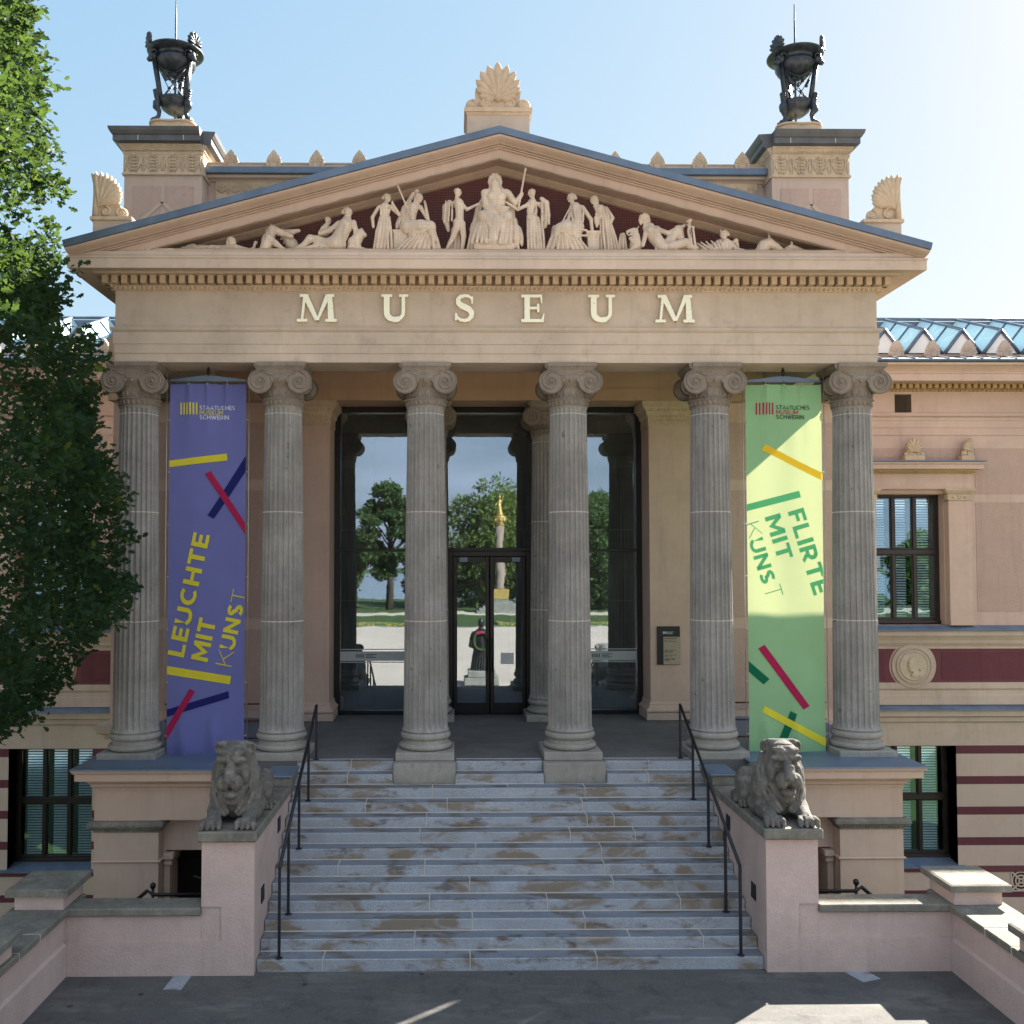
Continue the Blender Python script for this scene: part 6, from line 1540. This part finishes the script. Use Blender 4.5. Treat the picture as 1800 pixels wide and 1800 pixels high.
for s_ in (-1,1):
    V=LV.copy(); V[:,0]*=(1 if s_<0 else -1); F=LF if s_<0 else LF[:,::-1]
    o=np_obj('lion_statue',V,F,M['lion']); o.location=(s_*3.82,-3.915,1.933); o.rotation_euler=(0,0,s_*-.04)
    o.scale=(1.,1.,1.03)
    tag(o,f'weathered stone lion lying on the cheek wall {"below the blue" if s_<0 else "below the green"} banner','lion statue','stone lions beside the steps')
# ------------------------------------------------------------------ trees
def leaf_template(lobed):
    if lobed:
        o=[(0,0),(.16,.16),(.10,.30),(.30,.42),(.17,.56),(.27,.74),(.10,.86),(0,1.)]
    else: o=[(0,0),(.24,.3),(.26,.65),(0,1.)]
    return o
def leaves_mesh(C, N, size, rng, lobed=True, fold=.25):
    "C: (n,3) leaf roots, N: (n,3) growth directions; returns verts, quads"
    n=len(C); o=leaf_template(lobed); k=len(o)
    d=N/np.linalg.norm(N,axis=1,keepdims=True)
    r=rng.normal(size=(n,3)); r-=d*(r*d).sum(1,keepdims=True); r/=np.linalg.norm(r,axis=1,keepdims=True)
    up=np.cross(d,r); L=size*(.5+.85*rng.random(n))[:,None]
    rows=[]
    for (w,t) in o:
        mid=C+d*L*t+up*L*(-.18*t*t)
        rows.append((mid+r*L*w+up*L*w*fold, mid, mid-r*L*w+up*L*w*fold))
    V=np.stack([np.stack(q,1) for q in rows],1)   # n,k,3,3
    V=V.reshape(n,k*3,3); F=[]
    for i in range(k-1):
        a,b=3*i,3*i+3
        F += [(a,b,b+1,a+1),(a+1,b+1,b+2,a+2)]
    F=np.array(F); F=(F[None]+(np.arange(n)*k*3)[:,None,None]).reshape(-1,4)
    return V.reshape(-1,3),F

# big oak at the left edge; crown radius follows height and bearing
OX,OY=-11.2,-2.6
PROF=[(2.7, 3.2), (3.05, 3.9), (3.4, 4.55), (3.75, 4.75), (4.15, 4.85), (4.5, 5.15), (4.75, 5.55), (5.3, 5.6), (5.9, 5.57), (6.6, 5.52), (7.0, 5.25), (7.6, 5.05), (8.2, 5.05), (8.55, 5.2), (8.8, 5.1), (9.0, 4.47), (9.35, 4.14), (9.75, 4.44), (10.15, 4.47), (10.4, 3.97), (10.75, 3.94), (11.1, 4.42), (11.5, 4.47), (11.75, 3.92), (12.1, 3.77), (12.5, 3.97), (12.9, 4.32), (13.3, 4.27), (13.7, 4.07), (14.3, 3.87), (15, 3.82), (16, 3.62), (17.2, 2.92), (18.2, 1.92), (19, 0.5)]
PZ=np.array([p[0] for p in PROF]); PR_=np.array([p[1] for p in PROF])
def crown_r(z,phi):
    base=np.interp(z,PZ,PR_); sm=np.interp(z,[2,5,9,13,17,19],[3.4,5.4,5.2,4.7,3.2,.5])
    w=np.exp(-(phi/.55)**2)
    lob=.45*np.sin(phi*5+z*1.3)+.35*np.sin(phi*8-z*2.1)
    R=w*base+(1-w)*(sm+lob)
    den=np.cos(phi)+.45*np.sin(phi)
    return np.where(den>.12,np.minimum(R,base/np.maximum(den,.12)),R)
OAK=empty('oak_tree',(OX,OY,-3.2),'large leafy oak overhanging the left edge, dark below and sunlit above','tree')
def oak():
    rng=RNG; n=15500
    z=2.75+16.1*rng.random(n*3)**.92; phi=rng.uniform(-PI,PI,n*3)
    near=(np.cos(phi+.55)>.05); keep=near|(rng.random(n*3)<.22)
    z=z[keep][:n];phi=phi[keep][:n]; m=len(z)
    R=crown_r(z,phi); t=1-np.abs(rng.normal(0,.13,m)); t=np.clip(t,.15,1.0)
    # clumps: knock out gaps with a 3D sine field
    x=R*t*np.cos(phi);y=R*t*np.sin(phi)
    g=np.sin(x*2.3+1.7*np.sin(z*1.9))+np.sin(y*2.6+z*1.1)+np.sin(z*2.8+x*1.5)
    k=(g>np.where(z>9.0,.15,-.75))|((t<.8)&(rng.random(m)<np.where(z>9.0,.12,.6))); 
    x,y,z,phi,t,R=x[k],y[k],z[k],phi[k],t[k],R[k]; m=len(x)
    out=np.stack([np.cos(phi),np.sin(phi),np.full(m,.15)],1)
    C=[];N=[]
    per=9
    for j in range(per):
        jit=rng.normal(0,.085,(m,3))
        c=np.stack([x,y,z],1)+jit
        C.append(c); N.append(out*.8+rng.normal(0,.7,(m,3))+np.array([0,0,-.1]))
    # loose sprigs that break the outline
    ns=150; sz=3.2+13.5*rng.random(ns); sp=rng.uniform(-1.0,.9,ns); sr=crown_r(sz,sp)-.15
    for q in range(ns):
        d=np.array([np.cos(sp[q]),np.sin(sp[q]),rng.uniform(-.25,.45)]); L=rng.uniform(.25,.55) if sz[q]>8.8 else rng.uniform(.1,.3)
        m=int(16*L/.4)+6; t=rng.random((m,1))
        C.append(np.array([sr[q]*np.cos(sp[q]),sr[q]*np.sin(sp[q]),sz[q]])+d*L*t+rng.normal(0,.055,(m,3))); N.append(np.tile(d,(m,1))+rng.normal(0,.7,(m,3)))
    C=np.concatenate(C);N=np.concatenate(N)
    V,F=leaves_mesh(C,N,.135,rng)
    V+=np.array([OX,OY,0]); 
    kq=14; mi=np.zeros(len(F),int); yl=np.repeat(rng.random(len(C))<.018,kq); mi[yl]=1
    np_obj('crown',V,F,[M['oak'],M['oakyoung']],OAK,False,mi)
    # trunk, limbs, twigs
    mb=MB(); mb.tube([(OX,OY,-3.2),(OX+.05,OY,0),(OX,OY+.05,3),(OX+.1,OY,6),(OX,OY,10),(OX+.05,OY,14),(OX,OY,17)],[.62,.48,.42,.36,.27,.16,.05],12)
    mb.build('trunk',M['bark'],OAK)
    mb=MB(); rr=random.Random(5)
    for i in range(34):
        z0=2.4+14*(i/34); a=rr.uniform(-PI,PI) if i%2 else rr.uniform(-1.2,.5); L=float(crown_r(np.array([z0+.6]),np.array([a]))[0])*.80
        p=Vector((OX,OY,z0)); pts=[p]; 
        for q in range(1,7):
            t=q/6; pts.append(Vector((OX+L*t*math.cos(a)+rr.uniform(-.15,.15),OY+L*t*math.sin(a)+rr.uniform(-.15,.15),z0+.9*math.sin(t*2.2)+rr.uniform(-.1,.1))))
        mb.tube(pts,[.12*(1-.14*q) for q in range(7)],7)
        for q in range(2,6):
            for u in range(3):
                b=a+rr.uniform(-1.1,1.1); l=rr.uniform(.3,.7); e=pts[q]+Vector((l*math.cos(b),l*math.sin(b),rr.uniform(-.3,.5)))
                mb.tube([pts[q],(pts[q]+e)/2+Vector((0,0,.08)),e],[.025,.016,.006],5)
    mb.build('limb',M['bark'],OAK)
oak()

# ------------------------------------------------------------------ what stands across the square (seen in the glass)
def park_tree(name,loc,h,w,label,mat,airy=0.,seed=1,z0=.12):
    T=empty(name,loc,label,'tree','park trees across the square'); rng=np.random.default_rng(seed)
    n=8000; nb=34
    bz=z0+(1-z0)*rng.random(nb); ba=rng.uniform(-PI,PI,nb); br=(np.sin(np.clip((bz-z0)/(1-z0),.04,.97)*PI)**.6)*rng.uniform(.35,.8,nb)
    B=np.stack([br*np.cos(ba)*w/2,br*np.sin(ba)*w/2,bz*h*.93],1); rs=w*.5*rng.uniform(.28,.5,nb)*(1-airy*.35)
    i=rng.integers(0,nb,n); d=rng.normal(size=(n,3)); d/=np.linalg.norm(d,axis=1,keepdims=True)
    if airy: d[:,2]*=.45
    C=B[i]+d*rs[i][:,None]*(.55+.45*rng.random((n,1))**.5)
    C=np.repeat(C,3,0)+rng.normal(0,.2,(n*3,3)); N=np.repeat(d,3,0)+rng.normal(0,.8,(n*3,3))
    V,F=leaves_mesh(C,N,.46 if not airy else .42,rng,False); V+=np.array(loc)
    np_obj('crown',V,F,mat,T,False)
    mb=MB(); x,y,z=loc; mb.tube([(x,y,z),(x+.1,y,z+h*.3),(x,y,z+h*.65),(x,y,z+h*.92)],[.45,.36,.25,.06],8)
    for k in range(nb): mb.tube([(x,y,z+B[k][2]*.7),(x+B[k][0]*.6,y+B[k][1]*.6,z+B[k][2]*.9),tuple(np.array(loc)+B[k])],[.13,.08,.03],5)
    mb.build('trunk',M['bark'],T)
TR_=[('pine_tree',(-8.6,-88,0),15.6,8.5,'tall airy pine across the square, mirrored in the left entrance pane',M['parkdark'],1.,21,.3),
 ('park_tree',(3.4,-92,0),14.6,13.5,'broad round tree mirrored behind the gilded monument column',M['parkleaf'],0.,22,.12),
 ('park_tree',(16.6,-86,0),13.6,10,'dense round tree mirrored in the right entrance pane',M['parkdark'],0.,23,.18),
 ('park_tree',(-15.5,-96,0),9.6,8,'low bushy tree beside the airy pine across the square',M['parkleaf'],0.,24,.1),
 ('park_tree',(-4.2,-100,0),8.6,7.5,'low tree between the airy pine and the broad round tree',M['parkleaf'],0.,25,.05),
 ('park_tree',(10.2,-97,0),9.8,8,'medium tree between the broad round tree and the dense round tree',M['parkdark'],0.,26,.1),
 ('park_tree',(28,-90,0),7.2,11,'low spreading tree mirrored in the right wing windows',M['parkleaf'],0.,27,.12),
 ('park_tree',(44,-84,0),6.6,11,'round tree mirrored at the edge of the right wing windows',M['parkdark'],0.,28,.12),
 ('park_tree',(-28,-88,0),14,13,'large tree mirrored in the left wing windows',M['parkleaf'],0.,29,.12),
 ('park_tree',(62,-92,0),7.5,13,'outermost tree at the right end of the row across the square',M['parkleaf'],0.,30,.12),
 ('park_tree',(-46,-92,0),15,15,'outermost large tree at the left end of the row across the square',M['parkdark'],0.,31,.12)]
for a in TR_: park_tree(*a)

MC=empty('monument_column',(4.3,-80,0),'tall stone column with gilded capital and figure across the square','monument')
mb=MB()
for k in range(6): mb.box(4.3-2.6+.3*k,4.3+2.6-.3*k,-80-2.6+.3*k,-80+2.6-.3*k,.25*k,.25*k+.249)
mb.build('stepped_base',M['coping'],MC)
mb=MB(); mb.cbox(3.3,5.3,-81,-79,1.5,2.6,.05); mb.build('pedestal',M['goldleaf'],MC)
mb=MB(); mb.lathe([(.62,2.6),(.62,2.8),(.48,3.0),(.42,9.6)],(4.3,-80,0),20); mb.build('shaft',M['monument'],MC)
mb=MB(); mb.lathe([(.42,9.6),(.48,9.7),(.45,9.9),(.75,10.6),(.75,10.75)],(4.3,-80,0),20)
for k in range(8): mb.ell((4.3+.6*math.cos(k*PI/4),-80+.6*math.sin(k*PI/4),10.3),(.16,.16,.3),6,5)
mb.build('capital',M['goldleaf'],MC)
s=SDF((-.7,-.6,0),(.7,.6,2.6),.06); s.cap((0,0,.2),(0,0,1.2),.38,.28); s.cap((0,0,1.2),(0,0,1.75),.28,.24); s.cap((0,0,1.8),(0,0,2.05),.1); s.ell((0,0,2.2),(.16,.17,.2)); s.cap((-.25,0,1.7),(-.5,.1,1.3),.09); s.cap((.25,0,1.7),(.45,.1,2.3),.09)
V,F=s.mesh(); np_obj('gilded_figure',V+np.array([4.3,-80,10.72]),F,M['goldleaf'],MC)

BS_=empty('bronze_statue',(.45,-17.6,0),'dark bronze cloaked statue with a wreath, seen mirrored in the door','statue')
s=SDF((-.8,-.7,.5),(.8,.7,3.2),.022)
s.cap((0,0,.75),(0,0,1.5),.34,.30,k=.1); s.cap((0,0,1.5),(0,0,2.25),.30,.30,k=.1); s.cap((-.3,0,2.3),(.3,0,2.3),.14,.14,k=.08); s.cap((0,0,2.3),(0,0,2.6),.1,.09,k=.05); s.ell((0,-.02,2.78),(.14,.17,.2),k=.03)
s.cap((-.38,0,2.25),(-.48,-.1,1.75),.11,.1); s.cap((-.48,-.1,1.75),(-.25,-.32,1.6),.1,.08); s.cap((.38,0,2.25),(.45,-.05,1.7),.11,.1)
for k in range(22):
    a=2*PI*k/22; s.cap((.27*math.cos(a),.24*math.sin(a),2.0+.2*math.sin(a*2)),(.44*math.cos(a+.15),.38*math.sin(a+.15),.66+.1*math.sin(a*3)),.035,.055,k=.03)
V,F=s.mesh(); np_obj('figure',V+np.array([.45,-17.6,0]),F,M['statuebronze'],BS_)
mb=MB(); mb.cbox(-.35,1.25,-18.3,-16.9,0,.35,.03); mb.cbox(-.2,1.1,-18.15,-17.05,.35,.66,.03); mb.build('plinth',M['coping'],BS_)
mb=MB()
for k in range(40):
    a=2*PI*k/40; mb.ell((.45+.34*math.cos(a),-17.6+.36,2.0+.42*math.sin(a)),(.07,.06,.07),6,4,1 if 8<k<14 else 0)
mb.build('wreath',[M['parkdark'],M['fred']],BS_)

# ------------------------------------------------------------------ ground
def sheet(name,x0,x1,y0,y1,z,mat,nx=1,ny=1):
    mb=MB(); mb.add([(x0,y0,z),(x1,y0,z),(x1,y1,z),(x0,y1,z)],[(0,1,2,3)]); o=mb.build(name,M[mat]); o['kind']='structure'; return o
sheet('ground',-1500,1500,-1500,1500,-3.2,'grass')
g=MB(); g.box(-6.0,6.0,-14.0,-3.0,-3.3,0.0); o=g.build('forecourt_pavement',M['asphalt']); o['kind']='structure'
g=MB(); g.box(-90,90,-56,-14.0,-2.4,-.004); o=g.build('plaza_pavement',M['plaza']); o['kind']='structure'
g=MB(); g.box(-110,110,-74,-56.2,-2.4,.02); o=g.build('lawn',M['grass']); o['kind']='structure'
g=MB(); g.box(-90,90,-56.2,-55.9,-2.4,.06); o=g.build('kerb',M['coping']); o['kind']='structure'
g=MB(); g.box(-110,110,-80,-74,-2.4,.0); o=g.build('path',M['plaza']); o['kind']='structure'
g=MB(); g.box(-120,120,-118,-80,-2.4,-.02); o=g.build('park_lawn',M['grass']); o['kind']='structure'
for x in (-24,-8,8,24):
    g=MB(); g.box(x-5,x+5,-59.6,-57.4,.02,.22); o=g.build('flower_bed',M['flowers']); tag(o,None,None,None,'stuff')
g=MB(); g.box(-400,400,-600,-118,-2.4,-1.2); o=g.build('lake_water',M['water']); o['kind']='structure'
# low pavement patches and edge line on the forecourt
for x0,y0,w,d,r in ((-4.55,-4.28,.24,.42,-.05),(4.62,-4.2,.30,.34,.35)):
    g=MB(); c,s_=math.cos(r),math.sin(r); g.add([(x0+a*c-b*s_,y0+a*s_+b*c,.004) for a,b in ((0,0),(w,0),(w,d),(0,d))],[(0,1,2,3)]); o=g.build('pavement_patch',M['granite']); o['kind']='structure'

# ------------------------------------------------------------------ light, sky, camera
SUN=Vector((1.11,1.0,.985)).normalized()
el=math.asin(SUN.z); az=math.atan2(SUN.x,SUN.y)
L=bpy.data.lights.new('sun','SUN'); L.energy=5.0; L.angle=math.radians(.53); L.color=(1,.93,.82)
lo=bpy.data.objects.new('sun',L); link(lo); lo.rotation_euler=SUN.to_track_quat('Z','Y').to_euler(); lo.location=(30,30,40)
w=bpy.data.worlds.new('World'); SC.world=w; w.use_nodes=True; nt=w.node_tree; bg=nt.nodes['Background']
sk=nt.nodes.new('ShaderNodeTexSky'); sk.sky_type='NISHITA'; sk.sun_disc=False; sk.sun_elevation=el; sk.sun_rotation=az; sk.air_density=1.0; sk.dust_density=.6; sk.ozone_density=1.6; sk.altitude=50
EXPO=2.42; EV=2**EXPO
def wn(t,**k):
    o=nt.nodes.new(t)
    for q,v in k.items(): setattr(o,q,v)
    return o
def wm(op,a,b,clamp=False):
    o=wn('ShaderNodeMath',operation=op,use_clamp=clamp)
    for i,v in enumerate((a,b)):
        if isinstance(v,bpy.types.NodeSocket): nt.links.new(v,o.inputs[i])
        else: o.inputs[i].default_value=v
    return o.outputs[0]
sp=wn('ShaderNodeSeparateColor'); nt.links.new(sk.outputs[0],sp.inputs[0]); cb=wn('ShaderNodeCombineColor')
for i,(r0,t0,g0) in enumerate(((1.4,.43,.52),(2.2,.665,.34),(3.8,.92,.15))):      # hazy summer sky: softer contrast towards the sun
    nt.links.new(wm('MULTIPLY',wm('POWER',wm('DIVIDE',sp.outputs[i],r0),g0),t0),cb.inputs[i])
tc=wn('ShaderNodeTexCoord'); sx=wn('ShaderNodeSeparateXYZ'); nt.links.new(tc.outputs['Generated'],sx.inputs[0])
zz=wm('ADD',wm('MAXIMUM',sx.outputs[2],0.),.18); cx_=wn('ShaderNodeCombineXYZ'); nt.links.new(wm('DIVIDE',sx.outputs[0],zz),cx_.inputs[0]); nt.links.new(wm('DIVIDE',sx.outputs[1],zz),cx_.inputs[1])
nz=wn('ShaderNodeTexNoise'); nz.inputs['Scale'].default_value=.9; nz.inputs['Detail'].default_value=7; nz.inputs['Roughness'].default_value=.58; nt.links.new(cx_.outputs[0],nz.inputs['Vector'])
mr=wn('ShaderNodeMapRange'); nt.links.new(nz.outputs['Fac'],mr.inputs[0]); mr.inputs[1].default_value=.34; mr.inputs[2].default_value=.62
mk=wn('ShaderNodeMapRange'); nt.links.new(sx.outputs[1],mk.inputs[0]); mk.inputs[1].default_value=.12; mk.inputs[2].default_value=-.35
cl=wn('ShaderNodeMix',data_type='RGBA'); nt.links.new(wm('MULTIPLY',wm('MULTIPLY',mr.outputs[0],mk.outputs[0]),.85),cl.inputs[0]); nt.links.new(cb.outputs[0],cl.inputs[6]); cl.inputs[7].default_value=(1.35,1.42,1.6,1)   # thin cloud opposite the sun, added out of view to fill the shaded front
sc=wn('ShaderNodeVectorMath',operation='SCALE'); nt.links.new(cl.outputs[2],sc.inputs[0]); sc.inputs[3].default_value=10./EV
nt.links.new(sc.outputs[0],bg.inputs[0]); bg.inputs[1].default_value=.1
cam=bpy.data.cameras.new('camera'); co=bpy.data.objects.new('camera',cam); link(co)
cam.sensor_width=36; cam.sensor_fit='HORIZONTAL'; cam.lens=36*1656.85/1800; cam.shift_x=80.61/1800; cam.shift_y=30.72/1800; cam.clip_end=5000; cam.clip_start=.1
co.location=(-.7615,-16.7563,5.5328)
ya,pi2,ro=.0123,.0354,-.0011
# model: x'=c x - s y (yaw), camera looks along +y rotated by yaw to the left of the facade normal
fw=Vector((math.sin(ya)*math.cos(pi2),math.cos(ya)*math.cos(pi2),math.sin(pi2)))
rt=Vector((math.cos(ya),-math.sin(ya),0)); up=rt.cross(fw)
cr_,sr_=math.cos(ro),math.sin(ro)
r2=rt*cr_+up*sr_; u2=-rt*sr_+up*cr_
co.matrix_world=Matrix(((r2.x,u2.x,-fw.x,co.location.x),(r2.y,u2.y,-fw.y,co.location.y),(r2.z,u2.z,-fw.z,co.location.z),(0,0,0,1)))
SC.camera=co
SC.view_settings.view_transform='Standard'; SC.view_settings.look='None'; SC.view_settings.exposure=EXPO; SC.view_settings.gamma=1
SC.cycles.max_bounces=8; SC.cycles.diffuse_bounces=4; SC.cycles.transparent_max_bounces=12; SC.cycles.glossy_bounces=4
SC.cycles.use_denoising=True
